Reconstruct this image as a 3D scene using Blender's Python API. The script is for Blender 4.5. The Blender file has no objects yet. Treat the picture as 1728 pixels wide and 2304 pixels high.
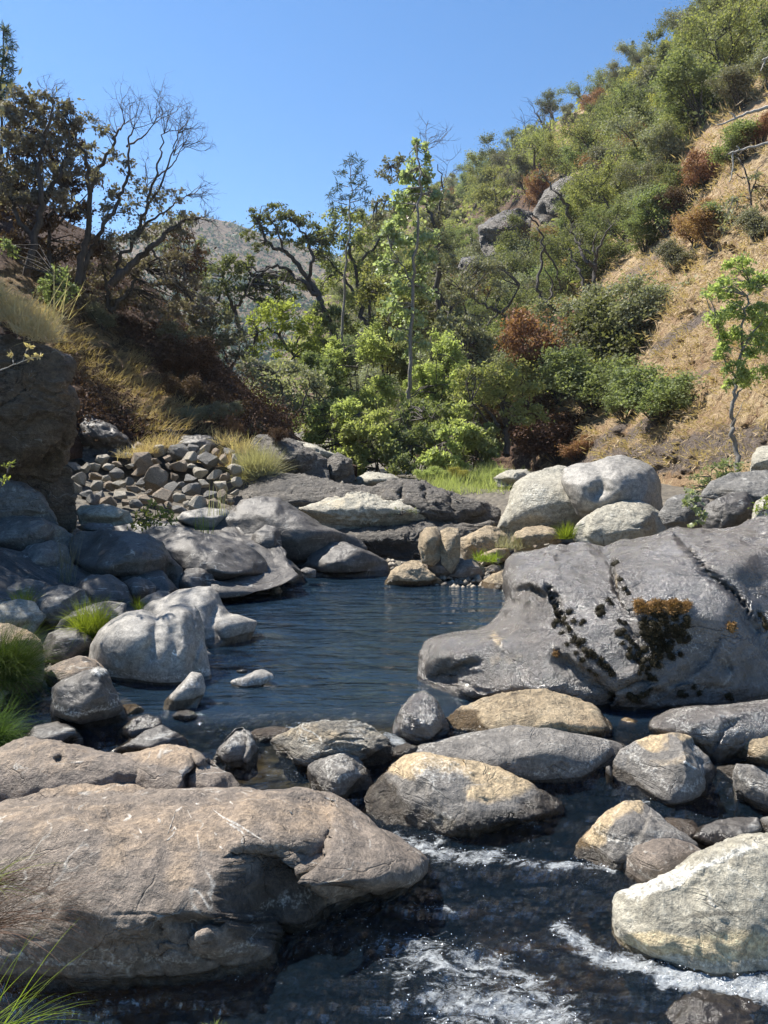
import bpy, bmesh, math, random
import numpy as np
from mathutils import Vector
from mathutils.bvhtree import BVHTree

C = bpy.context.scene.collection
SC = bpy.context.scene
# ---------------------------------------------------------------- camera, sky, sun, exposure
F = 1740.0; CX = 864.0; CY = 1152.0; CAMZ = 2.3; PITCH = math.atan(152.0/F)
cd = bpy.data.cameras.new('camera'); cam = bpy.data.objects.new('camera', cd); C.objects.link(cam)
cd.sensor_fit = 'VERTICAL'; cd.sensor_height = 24.0; cd.lens = 24.0*F/2304.0
cd.clip_start = 0.1; cd.clip_end = 5000
cam.location = (0, 0, CAMZ); cam.rotation_euler = (math.radians(90)-PITCH, 0, 0)
SC.camera = cam
SUN_EL = math.radians(55); SUN_AZ = math.radians(-60)      # azimuth from +Y, negative = left
sdir = Vector((math.sin(SUN_AZ)*math.cos(SUN_EL), math.cos(SUN_AZ)*math.cos(SUN_EL), math.sin(SUN_EL)))
w = bpy.data.worlds.new('World'); SC.world = w; w.use_nodes = True
wn = w.node_tree.nodes; wl = w.node_tree.links
bg = wn['Background']; sky = wn.new('ShaderNodeTexSky'); sky.sky_type = 'NISHITA'
sky.sun_disc = False; sky.sun_elevation = SUN_EL; sky.sun_rotation = SUN_AZ
sky.altitude = 300; sky.air_density = 1.0; sky.dust_density = 0.1; sky.ozone_density = 3.0
hs = wn.new('ShaderNodeHueSaturation'); hs.inputs['Saturation'].default_value = 1.25
wl.new(sky.outputs[0], hs.inputs['Color']); wl.new(hs.outputs[0], bg.inputs[0]); bg.inputs[1].default_value = 0.077
sd = bpy.data.lights.new('sun', 'SUN'); sun = bpy.data.objects.new('sun', sd); C.objects.link(sun)
sd.energy = 4.9; sd.angle = math.radians(0.5); sd.color = (1.0, 0.95, 0.87)
sun.rotation_euler = sdir.to_track_quat('Z', 'Y').to_euler()
SC.view_settings.view_transform = 'Standard'; SC.view_settings.look = 'None'
SC.view_settings.exposure = 1.22; SC.view_settings.gamma = 1.0
SC.view_settings.use_curve_mapping = False
SC.render.engine = 'CYCLES'
try:
    SC.cycles.max_bounces = 6; SC.cycles.transparent_max_bounces = 12
    SC.cycles.diffuse_bounces = 3; SC.cycles.glossy_bounces = 3; SC.cycles.volume_bounces = 0
except Exception: pass

# ---------------------------------------------------------------- numeric helpers
def ray(px, py):
    px = np.asarray(px, float); py = np.asarray(py, float)
    x = (px-CX)/F; u = -(py-CY)/F
    c, s = math.cos(PITCH), math.sin(PITCH)
    return np.stack([x, c+u*s+0*x, -s+u*c+0*x], -1)
def P(px, py, Y):                     # the point seen in direction (px,py) standing Y metres away
    r = ray(px, py); t = np.asarray(Y, float)/r[..., 1]
    return r*t[..., None] + np.array([0, 0, CAMZ])
def gY(py, z=0.0):                    # distance at which the level z is seen in row py
    r = ray(CX, py); return (z-CAMZ)/r[2]*r[1]
def sstep(a, b, x):
    t = np.clip((x-a)/(b-a), 0, 1); return t*t*(3-2*t)
def _h(ix, iy, iz, seed):
    with np.errstate(over='ignore'):
        n = (ix.astype(np.uint32)*np.uint32(374761393) + iy.astype(np.uint32)*np.uint32(668265263)
             + iz.astype(np.uint32)*np.uint32(2147483647) + np.uint32(seed*144665+7)*np.uint32(1274126177))
        n = (n ^ (n >> np.uint32(13)))*np.uint32(1274126177)
        n = n ^ (n >> np.uint32(16)); n = n*np.uint32(2246822519); n = n ^ (n >> np.uint32(15))
    return n
_rg = np.random.RandomState(5); _G = _rg.normal(size=(256, 3)); _G /= np.linalg.norm(_G, axis=1)[:, None]
_G = _G.astype(np.float32)
def pn(p, seed=0):
    p = np.asarray(p, np.float32); i = np.floor(p).astype(np.int64); f = p-i
    u = f*f*f*(f*(f*6-15)+10); r = np.zeros(len(p), np.float32)
    for dx in (0, 1):
        wx = u[:, 0] if dx else 1-u[:, 0]
        for dy in (0, 1):
            wy = u[:, 1] if dy else 1-u[:, 1]
            for dz in (0, 1):
                wz = u[:, 2] if dz else 1-u[:, 2]
                g = _G[(_h(i[:, 0]+dx, i[:, 1]+dy, i[:, 2]+dz, seed) & np.uint32(255)).astype(int)]
                d = g[:, 0]*(f[:, 0]-dx)+g[:, 1]*(f[:, 1]-dy)+g[:, 2]*(f[:, 2]-dz)
                r += wx*wy*wz*d
    return r*1.6
def fbm(p, oct=4, seed=0, gain=0.5, lac=2.03, ridged=False):
    a = 1.0; s = 0.0; t = 0; p = np.asarray(p, np.float32)
    for k in range(oct):
        n = pn(p, seed+k)
        if ridged: n = 0.5-np.abs(n)*1.6
        s = s+a*n; t += a; a *= gain; p = p*lac+13.7
    return s/t
def seg_dist(px, py, pts):            # distance to a polyline and the signed side
    best = np.full(np.shape(px), 1e9); side = np.zeros(np.shape(px)); par = np.zeros(np.shape(px))
    n = len(pts)-1
    for k in range(n):
        (x0, y0), (x1, y1) = pts[k], pts[k+1]
        dx, dy = x1-x0, y1-y0; L = dx*dx+dy*dy+1e-9
        t = np.clip(((px-x0)*dx+(py-y0)*dy)/L, 0, 1)
        d = np.hypot(px-x0-t*dx, py-y0-t*dy)
        cr = (dx*(py-y0)-dy*(px-x0))/math.sqrt(L)
        m = d < best; best = np.where(m, d, best); side = np.where(m, np.sign(cr)*d, side)
        par = np.where(m, (k+t)/n, par)
    return best, side, par
def inside(px, py, poly):
    r = np.zeros(np.shape(px), bool); n = len(poly)
    for k in range(n):
        x0, y0 = poly[k]; x1, y1 = poly[(k+1) % n]
        c = ((y0 > py) != (y1 > py)) & (px < (x1-x0)*(py-y0)/(y1-y0+1e-12)+x0)
        r ^= c
    return r

# ---------------------------------------------------------------- object helpers
def tag(o, label=None, cat=None, group=None, kind=None):
    if label: o['label'] = label
    if cat: o['category'] = cat
    if group: o['group'] = group
    if kind: o['kind'] = kind
    return o
def mesh_np(name, v, faces, mats=(), smooth=True, attrs=None, matidx=None):
    """faces: list of int arrays (n,3) / (n,4)"""
    me = bpy.data.meshes.new(name); v = np.asarray(v, np.float32)
    me.vertices.add(len(v)); me.vertices.foreach_set('co', v.ravel())
    faces = [np.asarray(f) for f in faces if len(f)]
    li = np.concatenate([f.ravel() for f in faces]); ls = []; s = 0
    for f in faces:
        n = f.shape[1]; ls.append(s+np.arange(len(f))*n); s += f.size
    ls = np.concatenate(ls)
    me.loops.add(len(li)); me.loops.foreach_set('vertex_index', li.astype(np.int32))
    me.polygons.add(len(ls)); me.polygons.foreach_set('loop_start', ls.astype(np.int32))
    for m in mats: me.materials.append(m)
    me.update(calc_edges=True)
    if smooth: me.polygons.foreach_set('use_smooth', np.ones(len(ls), bool))
    if matidx is not None: me.polygons.foreach_set('material_index', np.asarray(matidx, np.int32))
    for k, a in (attrs or {}).items():
        at = me.attributes.new(k, 'FLOAT_COLOR', 'POINT')
        at.data.foreach_set('color', np.asarray(a, np.float32).ravel())
    me.update(); return me
def link(name, me, loc=(0, 0, 0), parent=None):
    o = bpy.data.objects.new(name, me); C.objects.link(o); o.location = loc
    if parent: o.parent = parent
    return o
def empty(name, loc, rz=0):
    o = bpy.data.objects.new(name, None); C.objects.link(o); o.location = loc
    o.rotation_euler = (0, 0, rz); o.empty_display_size = 0.2; return o
class MB:
    def __init__(s): s.v = []; s.q = []; s.t = []; s.n = 0
    def add(s, v, q=None, t=None):
        v = np.asarray(v, float).reshape(-1, 3)
        if q is not None and len(q): s.q.append(np.asarray(q)+s.n)
        if t is not None and len(t): s.t.append(np.asarray(t)+s.n)
        s.v.append(v); s.n += len(v)
    def tube(s, pts, rad, sides=5):
        pts = np.asarray(pts, float); n = len(pts); rad = np.broadcast_to(np.asarray(rad, float), (n,))
        d = np.gradient(pts, axis=0); d /= np.linalg.norm(d, axis=1)[:, None]+1e-9
        ref = np.array([0.31, 0.87, 0.12]) if abs(d[:, 2]).mean() > 0.5 else np.array([0.1, 0.2, 1.0])
        a = np.cross(d, ref); a /= np.linalg.norm(a, axis=1)[:, None]+1e-9; b = np.cross(d, a)
        th = np.arange(sides)/sides*2*math.pi
        v = pts[:, None]+rad[:, None, None]*(np.cos(th)[None, :, None]*a[:, None]+np.sin(th)[None, :, None]*b[:, None])
        i = np.arange(n-1)[:, None]*sides; j = np.arange(sides)[None]; k = (j+1) % sides
        q = np.stack([i+j, i+k, i+sides+k, i+sides+j], -1).reshape(-1, 4)
        s.add(v.reshape(-1, 3), q)
        s.add(np.vstack([v[-1], pts[-1]+d[-1]*rad[-1]]), None, [(m, (m+1) % sides, sides) for m in range(sides)])
    def leaves(s, c, size, rng, asp=0.5, up=0.0, dirs=None):
        c = np.asarray(c, float); n = len(c)
        if not n: return
        size = np.broadcast_to(np.asarray(size, float), (n,))*rng.uniform(0.45, 1.6, n)
        a = rng.normal(size=(n, 3)) if dirs is None else dirs+0.35*rng.normal(size=(n, 3))
        a /= np.linalg.norm(a, axis=1)[:, None]
        b = rng.normal(size=(n, 3)); b[:, 2] += up; b = np.cross(a, b); b /= np.linalg.norm(b, axis=1)[:, None]+1e-9
        A = a*size[:, None]; B = b*(size*asp)[:, None]*0.5
        v = np.stack([c, c+A*0.45+B, c+A, c+A*0.45-B], 1).reshape(-1, 3)
        s.add(v, np.arange(n*4).reshape(-1, 4))
    def me(s, name, mat, smooth=True):
        f = []
        if s.q: f.append(np.concatenate(s.q))
        if s.t: f.append(np.concatenate(s.t))
        return mesh_np(name, np.concatenate(s.v), f, [mat] if mat else [], smooth)

# ---------------------------------------------------------------- materials
class NT:
    def __init__(s, name):
        s.m = bpy.data.materials.new(name); s.m.use_nodes = True
        s.t = s.m.node_tree; s.t.nodes.clear(); s.out = s.n('ShaderNodeOutputMaterial')
    def n(s, typ, **k):
        nd = s.t.nodes.new(typ)
        for a, b in k.items():
            if a.startswith('i_'):
                key = a[2:]; key = int(key) if key.isdigit() else key.replace('_', ' ')
                s.set(nd.inputs[key], b)
            else: setattr(nd, a, b)
        return nd
    def set(s, inp, v):
        if isinstance(v, bpy.types.NodeSocket): s.t.links.new(v, inp)
        elif isinstance(v, bpy.types.Node): s.t.links.new(v.outputs[0], inp)
        elif isinstance(v, tuple) and len(v) == 3 and inp.type == 'RGBA': inp.default_value = (*v, 1)
        else: inp.default_value = v
    def noise(s, vec, scale, detail=5, rough=0.55, dist=0.0):
        return s.n('ShaderNodeTexNoise', i_Vector=vec, i_Scale=scale, i_Detail=float(detail), i_Roughness=rough, i_Distortion=dist).outputs[0]
    def ramp(s, fac, *stops):
        r = s.n('ShaderNodeValToRGB', i_0=fac); e = r.color_ramp.elements
        while len(e) < len(stops): e.new(0.5)
        for k, (p, c) in enumerate(stops):
            e[k].position = p; e[k].color = (*c, 1) if isinstance(c, tuple) else (c, c, c, 1)
        return r.outputs[0]
    def math(s, op, a, b=0.0, c=None, clamp=False):
        nd = s.n('ShaderNodeMath', operation=op, use_clamp=clamp); s.set(nd.inputs[0], a); s.set(nd.inputs[1], b)
        if c is not None: s.set(nd.inputs[2], c)
        return nd.outputs[0]
    def mix(s, f, a, b, mode='MIX'):
        nd = s.n('ShaderNodeMix', data_type='RGBA', blend_type=mode)
        s.set(nd.inputs[0], f); s.set(nd.inputs[6], a); s.set(nd.inputs[7], b); return nd.outputs[2]
    def map(s, vec, scale=(1, 1, 1), rot=(0, 0, 0)):
        nd = s.n('ShaderNodeMapping', i_Vector=vec); nd.inputs['Scale'].default_value = scale
        nd.inputs['Rotation'].default_value = rot; return nd.outputs[0]
    def bump(s, h, strength=0.5, dist=0.02, normal=None):
        nd = s.n('ShaderNodeBump', i_Height=h, i_Strength=strength, i_Distance=dist)
        if normal is not None: s.set(nd.inputs['Normal'], normal)
        return nd.outputs[0]
def rock_mat(name, dark, mid, light, tan=(0.38, 0.285, 0.165), rough=0.6, scale=1.0, strata=0.0, srot=(0, 0.5, 0), vein=0.5,
             bump=1.0, crack=0.5, pale=(0.62, 0.6, 0.54), spec=0.5, coat=0.0):
    t = NT(name); o = t.n('ShaderNodeTexCoord').outputs['Object']
    at = t.n('ShaderNodeAttribute', attribute_name='paint'); sep = t.n('ShaderNodeSeparateColor', i_0=at.outputs[0])
    big = t.noise(o, 1.3*scale, 6, 0.6, 0.6); mid_n = t.noise(o, 6*scale, 8, 0.65, 0.3)
    fine = t.noise(o, 45*scale, 6, 0.7); grain = t.noise(o, 170, 3, 0.6)
    st = t.map(o, (1.2, 1.2, 7), srot); stn = t.noise(st, 2.2*scale, 7, 0.6, 0.35)
    col = t.ramp(mid_n, (0.3, dark), (0.52, mid), (0.74, light))
    col = t.mix(t.ramp(big, (0.35, 0.0), (0.68, 0.55)), col, light)
    col = t.mix(t.ramp(stn, (0.42, 0.0), (0.62, 0.45)), col, t.mix(0.5, dark, mid))
    pt_ = t.noise(o, 2.6*scale, 7, 0.7, 1.3); col = t.mix(t.math('MULTIPLY', t.ramp(pt_, (0.54, 0.0), (0.60, 1.0)), 0.45), col, light)
    pt2 = t.noise(o, 4.1*scale, 6, 0.7, 1.8); col = t.mix(t.math('MULTIPLY', t.ramp(pt2, (0.36, 1.0), (0.43, 0.0)), 0.5), col, dark)
    # ochre, dark and pale staining with irregular edges; dark also paints in shade
    e1 = t.math('ADD', sep.outputs[0], t.math('MULTIPLY', t.math('SUBTRACT', mid_n, 0.5), 1.3))
    tanc = t.mix(t.ramp(fine, (0.35, 0.0), (0.7, 1.0)), tan, tuple(min(1, x*1.35) for x in tan))
    col = t.mix(t.math('MULTIPLY', t.ramp(e1, (0.3, 0.0), (0.75, 1.0)), 0.85), col, tanc)
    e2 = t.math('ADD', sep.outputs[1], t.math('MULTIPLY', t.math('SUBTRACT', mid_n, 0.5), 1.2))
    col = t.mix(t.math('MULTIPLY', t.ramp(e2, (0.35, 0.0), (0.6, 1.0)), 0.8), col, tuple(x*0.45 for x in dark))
    e3 = t.math('ADD', sep.outputs[2], t.math('MULTIPLY', t.math('SUBTRACT', fine, 0.5), 1.1))
    col = t.mix(t.math('MULTIPLY', t.ramp(e3, (0.35, 0.0), (0.7, 1.0)), 0.8), col, pale)
    # mottling and speckle
    mot = t.noise(o, 17*scale, 6, 0.68, 0.4); col = t.mix(0.65, col, t.ramp(mot, (0.34, 0.25), (0.66, 0.76)), 'OVERLAY')
    col = t.mix(0.75, col, t.ramp(fine, (0.3, 0.28), (0.7, 0.78)), 'OVERLAY')
    col = t.mix(0.35, col, t.ramp(grain, (0.35, 0.2), (0.65, 0.8)), 'OVERLAY')
    # thin pale veins, dark hairline cracks
    vn = t.noise(t.map(o, (1, 1, 1.6), (0.4, 0.3, 0.8)), 1.1*scale, 3, 0.5, 1.2)
    va = t.math('ABSOLUTE', t.math('SUBTRACT', vn, 0.5))
    vm = t.math('MULTIPLY', t.ramp(va, (0.0, 1.0), (0.008, 0.0)), t.ramp(mid_n, (0.48, 0.0), (0.6, vein)))
    col = t.mix(vm, col, pale)
    cn = t.noise(t.map(o, (1, 1, 1.5), (0.1, 0.9, 0.2)), 1.6*scale, 4, 0.55, 0.9)
    ca = t.math('ABSOLUTE', t.math('SUBTRACT', cn, 0.47))
    cm = t.math('MULTIPLY', t.ramp(ca, (0.0, 1.0), (0.014, 0.0)), t.ramp(big, (0.45, 0.0), (0.58, crack)))
    col = t.mix(cm, col, tuple(x*0.3 for x in dark))
    wet = at.outputs['Alpha']
    wetn = t.ramp(t.math('ADD', wet, t.math('MULTIPLY', t.math('SUBTRACT', mid_n, 0.5), 0.8)), (0.35, 0.0), (0.6, 1.0))
    col = t.mix(t.math('MULTIPLY', wetn, 0.85), col, t.mix(1.0, col, (0.22, 0.18, 0.13), 'MULTIPLY'))
    h = t.math('ADD', t.math('MULTIPLY', mid_n, 1.0), t.math('ADD', t.math('MULTIPLY', fine, 0.6), t.math('MULTIPLY', mot, 0.7)))
    h = t.math('ADD', h, t.math('MULTIPLY', grain, 0.12))
    h = t.math('ADD', h, t.math('MULTIPLY', stn, 0.5+strata))
    h = t.math('SUBTRACT', h, t.math('MULTIPLY', cm, 1.4))
    r = t.math('ADD', rough-0.12, t.math('MULTIPLY', mid_n, 0.26))
    r = t.math('SUBTRACT', r, t.math('MULTIPLY', wetn, rough*0.6), clamp=True)
    b = t.n('ShaderNodeBsdfPrincipled', i_Base_Color=col, i_Roughness=r, i_Normal=t.bump(h, min(1, 0.75*bump), 0.05*bump))
    b.inputs['Specular IOR Level'].default_value = spec
    if coat: t.set(b.inputs['Coat Weight'], t.math('MULTIPLY', t.ramp(big, (0.42, 0.15), (0.58, 1.0)), coat)); b.inputs['Coat Roughness'].default_value = 0.16; t.set(b.inputs['Coat Normal'], t.bump(h, 0.6, 0.035))
    t.set(t.out.inputs[0], b); return t.m
def leaf_mat(name, a, b, trans=0.35, rough=0.65, spec=0.12, var=0.12):
    t = NT(name); g = t.n('ShaderNodeNewGeometry'); oi = t.n('ShaderNodeObjectInfo')
    rnd = g.outputs['Random Per Island']
    big = t.noise(t.n('ShaderNodeTexCoord').outputs['Object'], 0.9, 3)
    f = t.math('ADD', t.math('MULTIPLY', rnd, 0.6), t.math('MULTIPLY', big, 0.5), clamp=True)
    col = t.mix(f, a, b)
    hsv = t.n('ShaderNodeHueSaturation', i_Color=col)
    t.set(hsv.inputs['Value'], t.math('ADD', 1-var, t.math('MULTIPLY', oi.outputs['Random'], 2*var)))
    t.set(hsv.inputs['Hue'], t.math('ADD', 0.487, t.math('MULTIPLY', oi.outputs['Random'], 0.026)))
    col = hsv.outputs[0]
    d = t.n('ShaderNodeBsdfPrincipled', i_Base_Color=col, i_Roughness=rough); d.inputs['Specular IOR Level'].default_value = spec
    tr = t.n('ShaderNodeBsdfTranslucent', i_Color=t.mix(1.0, col, (1.5, 1.6, 0.8), 'MULTIPLY'))
    mx = t.n('ShaderNodeMixShader', i_0=trans, i_1=d, i_2=tr); t.set(t.out.inputs[0], mx); return t.m
def bark_mat(name, a, b):
    t = NT(name); o = t.n('ShaderNodeTexCoord').outputs['Object']
    n = t.noise(t.map(o, (6, 6, 1.5)), 3, 6, 0.65); col = t.ramp(n, (0.3, a), (0.7, b))
    bs = t.n('ShaderNodeBsdfPrincipled', i_Base_Color=col, i_Roughness=0.85, i_Normal=t.bump(n, 0.8, 0.03))
    t.set(t.out.inputs[0], bs); return t.m

M = {}
M['grey']  = rock_mat('rock_grey', (0.085, 0.078, 0.07), (0.15, 0.138, 0.122), (0.24, 0.218, 0.19), crack=0.35)
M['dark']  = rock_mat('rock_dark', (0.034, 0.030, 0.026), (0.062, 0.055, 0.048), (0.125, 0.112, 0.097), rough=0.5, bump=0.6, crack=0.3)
M['gloss'] = rock_mat('rock_polished', (0.044, 0.036, 0.029), (0.076, 0.064, 0.053), (0.14, 0.12, 0.1), coat=0.8, rough=0.24, bump=0.95, vein=0.35, crack=0.35, spec=1.0)
M['brown'] = rock_mat('rock_brown', (0.1, 0.08, 0.064), (0.165, 0.133, 0.105), (0.255, 0.205, 0.16), tan=(0.26, 0.19, 0.125), crack=0.3, vein=0.6)
M['tan']   = rock_mat('rock_tan', (0.23, 0.17, 0.1), (0.36, 0.275, 0.17), (0.47, 0.375, 0.245), tan=(0.43, 0.29, 0.16), bump=1.3, crack=0.2, vein=0.2)
M['pale']  = rock_mat('rock_pale', (0.19, 0.175, 0.135), (0.3, 0.275, 0.215), (0.42, 0.39, 0.31), tan=(0.46, 0.37, 0.22), strata=0.15, srot=(0.1, 0.25, 0), crack=0.4)
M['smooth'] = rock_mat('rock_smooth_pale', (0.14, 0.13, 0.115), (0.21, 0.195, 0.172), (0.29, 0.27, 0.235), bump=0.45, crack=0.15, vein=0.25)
M['band']  = rock_mat('rock_banded', (0.09, 0.08, 0.065), (0.19, 0.17, 0.135), (0.31, 0.275, 0.215), strata=1.6, srot=(0, 0.42, 0), bump=1.2)
M['slate'] = rock_mat('rock_slate', (0.062, 0.057, 0.05), (0.11, 0.103, 0.092), (0.21, 0.2, 0.18), rough=0.5, strata=1.2, srot=(0.2, -0.5, 0), bump=0.9)
M['crag']  = rock_mat('rock_craggy', (0.05, 0.043, 0.037), (0.105, 0.092, 0.077), (0.23, 0.2, 0.162), strata=1.0, srot=(0.3, 0.6, 0), bump=1.6, crack=0.8)
M['cliff'] = rock_mat('rock_cliff', (0.065, 0.048, 0.034), (0.13, 0.096, 0.064), (0.21, 0.16, 0.11), tan=(0.2, 0.12, 0.06), strata=1.0, srot=(0.2, 0.8, 0), bump=1.4, crack=0.7)

M['far_rock'] = rock_mat('rock_far', (0.14, 0.13, 0.115), (0.27, 0.25, 0.225), (0.45, 0.43, 0.39), tan=(0.2, 0.115, 0.07), rough=0.85, scale=0.22, bump=2.0, crack=0.8, spec=0.2)
# ---------------------------------------------------------------- rocks
def water_z(x, y):
    return -0.30*(1-sstep(5.0, 6.3, y)) - 0.10*(1-sstep(3.2, 5.0, y))
ROCK = {}
# the row where a boulder meets the water, for those that stand in it
WB = {11:2305,15:1731,16:1731,17:1806,18:1893,19:1758,22:1812,23:1767,25:1832,26:1775,27:1966,28:1900,29:2000,30:1912,31:1895,32:2178,34:1712,35:1540,36:1600,102:1694,104:1672,38:1547,39:1514,40:1652,42:1670,43:1704,44:1690,45:1620,46:1607,47:1670,24:1712}
def rock(name, label, pts, Y, mat, T=None, tilt=0.5, N=44, ext=0.26, p=2.2, feats=(), paint=(), amp=1.0, rough=1.0,
         ridged=0.0, seed=None, cat='boulder', group=None, strat=0.0, smooth_r=0.03, wetband=0.12, key=None, cen=None, backT=None, facet=None):
    """closed boulder: front outline pts (photo rows and columns), standing Y metres away, T thick towards the viewer"""
    facet = {'smooth': 0.2, 'gloss': 0.2, 'brown': 0.3}.get(mat, 0.6) if facet is None else facet
    N = int(N*0.8); pts = np.array(pts, float); seed = seed if seed is not None else (abs(hash((len(pts), int(pts.sum())))) % 9973)
    c = (pts.min(0)+pts.max(0))/2 if cen is None else np.array(cen, float)
    h = np.ptp(pts[:, 1]); wd = np.ptp(pts[:, 0])
    q = pts.copy(); low = np.clip((q[:, 1]-c[1])/(h/2+1e-6), 0, 1); q[:, 1] += ext*h*sstep(0.25, 0.9, low)
    nth = 1440; th = np.arange(nth)/nth*2*math.pi
    ux, uy = np.cos(th), np.sin(th); R = np.zeros(nth)
    for k in range(len(q)):
        a = q[k]-c; b = q[(k+1) % len(q)]-c; e = b-a
        den = ux*e[1]-uy*e[0]; den = np.where(abs(den) < 1e-9, 1e-9, den)
        r = (a[0]*e[1]-a[1]*e[0])/den; s = (a[0]*uy-a[1]*ux)/den
        ok = (r > 0) & (s >= -1e-6) & (s <= 1+1e-6); R = np.where(ok & (r > R), r, R)
    R = np.where(R <= 0, np.median(R), R)
    fr = np.fft.rfft(R); k = np.arange(len(fr)); Rs = np.fft.irfft(fr*np.exp(-(k/3.0)**2), nth)
    R = np.fft.irfft(fr*np.exp(-(k*smooth_r)**2), nth)
    wm = wd/F*Y; hm = h/F*Y
    if T is None: T = 0.42*min(wm, hm*1.3)
    bT = T*1.1 if backT is None else backT
    lowp = 0.0
    if seed in WB:
        pb = WB[seed]; Yw = gY(pb, 0.0)
        for _ in range(8): Yw = gY(pb, float(water_z(0, Yw)))
        Y = (Yw+0.38*T)/(1-tilt*(pb-c[1])/F); lowp = 0.75; ext = 0.2
    g = np.linspace(-1, 1, N+1); gu, gv = np.meshgrid(g, g)
    gx = gu*np.sqrt(1-gv*gv/2); gy = gv*np.sqrt(1-gu*gu/2)
    r0 = np.hypot(gx, gy).ravel(); a0 = np.arctan2(gy, gx).ravel(); r0 = np.clip(r0, 0, 1)
    nb = 6; rim = []
    idx = np.arange((N+1)*(N+1)).reshape(N+1, N+1)
    rim = np.concatenate([idx[0, :-1], idx[:-1, -1], idx[-1, :0:-1], idx[:0:-1, 0]])
    m = np.sin(r0*math.pi/2)
    wv = (1-np.clip(m, 0, 1)**p)**(1/p)
    rb = []; ab = []; wb = []
    for k in range(1, nb+1):
        s = k/(nb+1)*math.pi/2; rb.append(np.full(len(rim), math.cos(s))); ab.append(a0[rim]); wb.append(np.full(len(rim), -math.sin(s)))
    mm = np.concatenate([m]+rb+[[0.0]]); aa = np.concatenate([a0]+ab+[[0.0]]); ww = np.concatenate([wv]+wb+[[-1.0]])
    Ri = np.interp(aa % (2*math.pi), np.append(th, 2*math.pi), np.append(R, R[0]))
    Rj = np.interp(aa % (2*math.pi), np.append(th, 2*math.pi), np.append(Rs, Rs[0]))
    Re = Rj+(Ri-Rj)*sstep(0.15, 0.95, mm)
    px = c[0]+np.cos(aa)*Re*mm; py = c[1]+np.sin(aa)*Re*mm
    lw = lowp*sstep(0.0, 0.8, (py-c[1])/(h/2))
    ww = np.where(ww > 0, ww*(1-lw)+lw*np.clip(1-mm*mm, 0, 1), ww)
    d = Y + tilt*(c[1]-py)/F*Y - np.where(ww > 0, T, bT)*ww
    front = sstep(0.0, 0.35, ww); col = np.zeros((len(px), 4))
    nz = pn(np.stack([px/40, py/40, 0*px], -1), seed)*10; nz2 = pn(np.stack([px/14, py/14, 0*px+3], -1), seed)*4
    for ft in feats:
        kind = ft[0]
        if kind == 'line':                    # crease (+) or ridge (-): pts, width px, metres
            dd, _, par = seg_dist(px+nz*0.5+nz2, py+nz*0.5, ft[1])
            d += front*ft[3]*np.exp(-(dd/ft[2])**2)*np.sqrt(np.clip(np.sin(np.clip(par, 0.03, 0.97)*math.pi), 0, 1))
        elif kind == 'step':                  # the side to the right of travel is set back
            dd, s, par = seg_dist(px+nz+nz2, py+nz*0.6, ft[1])
            fall = np.exp(-(dd/(ft[4]))**2)
            d += front*ft[3]*(sstep(-ft[2], ft[2], s))*fall
        elif kind == 'cave':                  # a hollow with a firm edge: polygon, metres, edge width px
            dd, _, _ = seg_dist(px+nz, py+nz, list(ft[1])+[ft[1][0]]); ins_ = inside(px+nz, py+nz, ft[1])
            d += front*ft[2]*sstep(0, ft[3], np.where(ins_, dd, 0))
        elif kind == 'wall':                  # the face below row y stands upright and turns away to the right
            dd, _, _ = seg_dist(px+nz, py+nz, list(ft[1])+[ft[1][0]]); ins_ = inside(px+nz, py+nz, ft[1]); k_ = sstep(0, ft[4], np.where(ins_, dd, 0))
            d += front*k_*(ft[3]*np.clip(py-ft[2], 0, 400)+ft[5]*np.clip(px-570, 0, 500))/F*Y
        elif kind == 'lobe':                  # bulge towards the viewer
            _, x, y, rx, ry, a = ft; d -= front*a*np.exp(-((px-x)/rx)**2-((py-y)/ry)**2)
    pos = P(px, py, d)
    o0 = P(c[0], c[1], Y)
    # broken planes cut across the boulder
    rg = np.random.RandomState(seed+5000); dims = np.array([wm/2, T*1.1, hm/2*1.05]); u = (pos-o0)/dims
    for k in range(16):
        nk = rg.normal(size=3); nk[1] = -abs(nk[1])*1.1; nk /= np.linalg.norm(nk); hk = rg.uniform(0.60, 0.86)
        ex_ = u@nk-hk; ex_ = 0.5*(ex_+np.sqrt(ex_*ex_+0.0006)); u = u-(facet*front*ex_)[:, None]*nk
    pos = o0+u*dims
    # displacement along the normal
    V = mesh_np('tmp', pos, _rock_faces(N, nb, rim, idx)); nn = np.zeros(len(pos)*3, np.float32)
    V.vertices.foreach_get('normal', nn); nn = nn.reshape(-1, 3); bpy.data.meshes.remove(V)
    L = min(wm, hm); loc = (pos-o0)
    q3 = loc/(L*0.55)
    disp = 0.075*L*fbm(q3, 3, seed)
    q4 = loc/(L*0.55)+0.35*np.stack([fbm(q3*1.7, 2, seed+9), fbm(q3*1.7, 2, seed+11), fbm(q3*1.7, 2, seed+12)], -1)
    # hollows and broken facets
    fc = fbm(q4*1.6, 4, seed+20, ridged=True); disp += 0.035*L*rough*fc
    if ridged: disp += ridged*0.10*L*fbm(q4*np.array([1.4, 1.4, 2.6]), 5, seed+30, gain=0.62, ridged=True)
    if strat:
        s = q4@np.array([0.5, 0.25, 0.95])*7; disp += strat*0.035*L*(np.abs((s+0.8*fbm(q4*2, 2, seed+4)) % 1-0.5)*2-0.5)
    cr = fbm(q4*np.array([2.2, 2.2, 3.0]), 4, seed+60, gain=0.55, ridged=True); disp -= 0.05*L*rough*np.clip(cr-0.16, 0, 1)
    disp += 0.012*rough*min(1, L)*fbm(loc*11, 4, seed+40, gain=0.6)
    pos = pos+nn*(amp*disp)[:, None]
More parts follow.
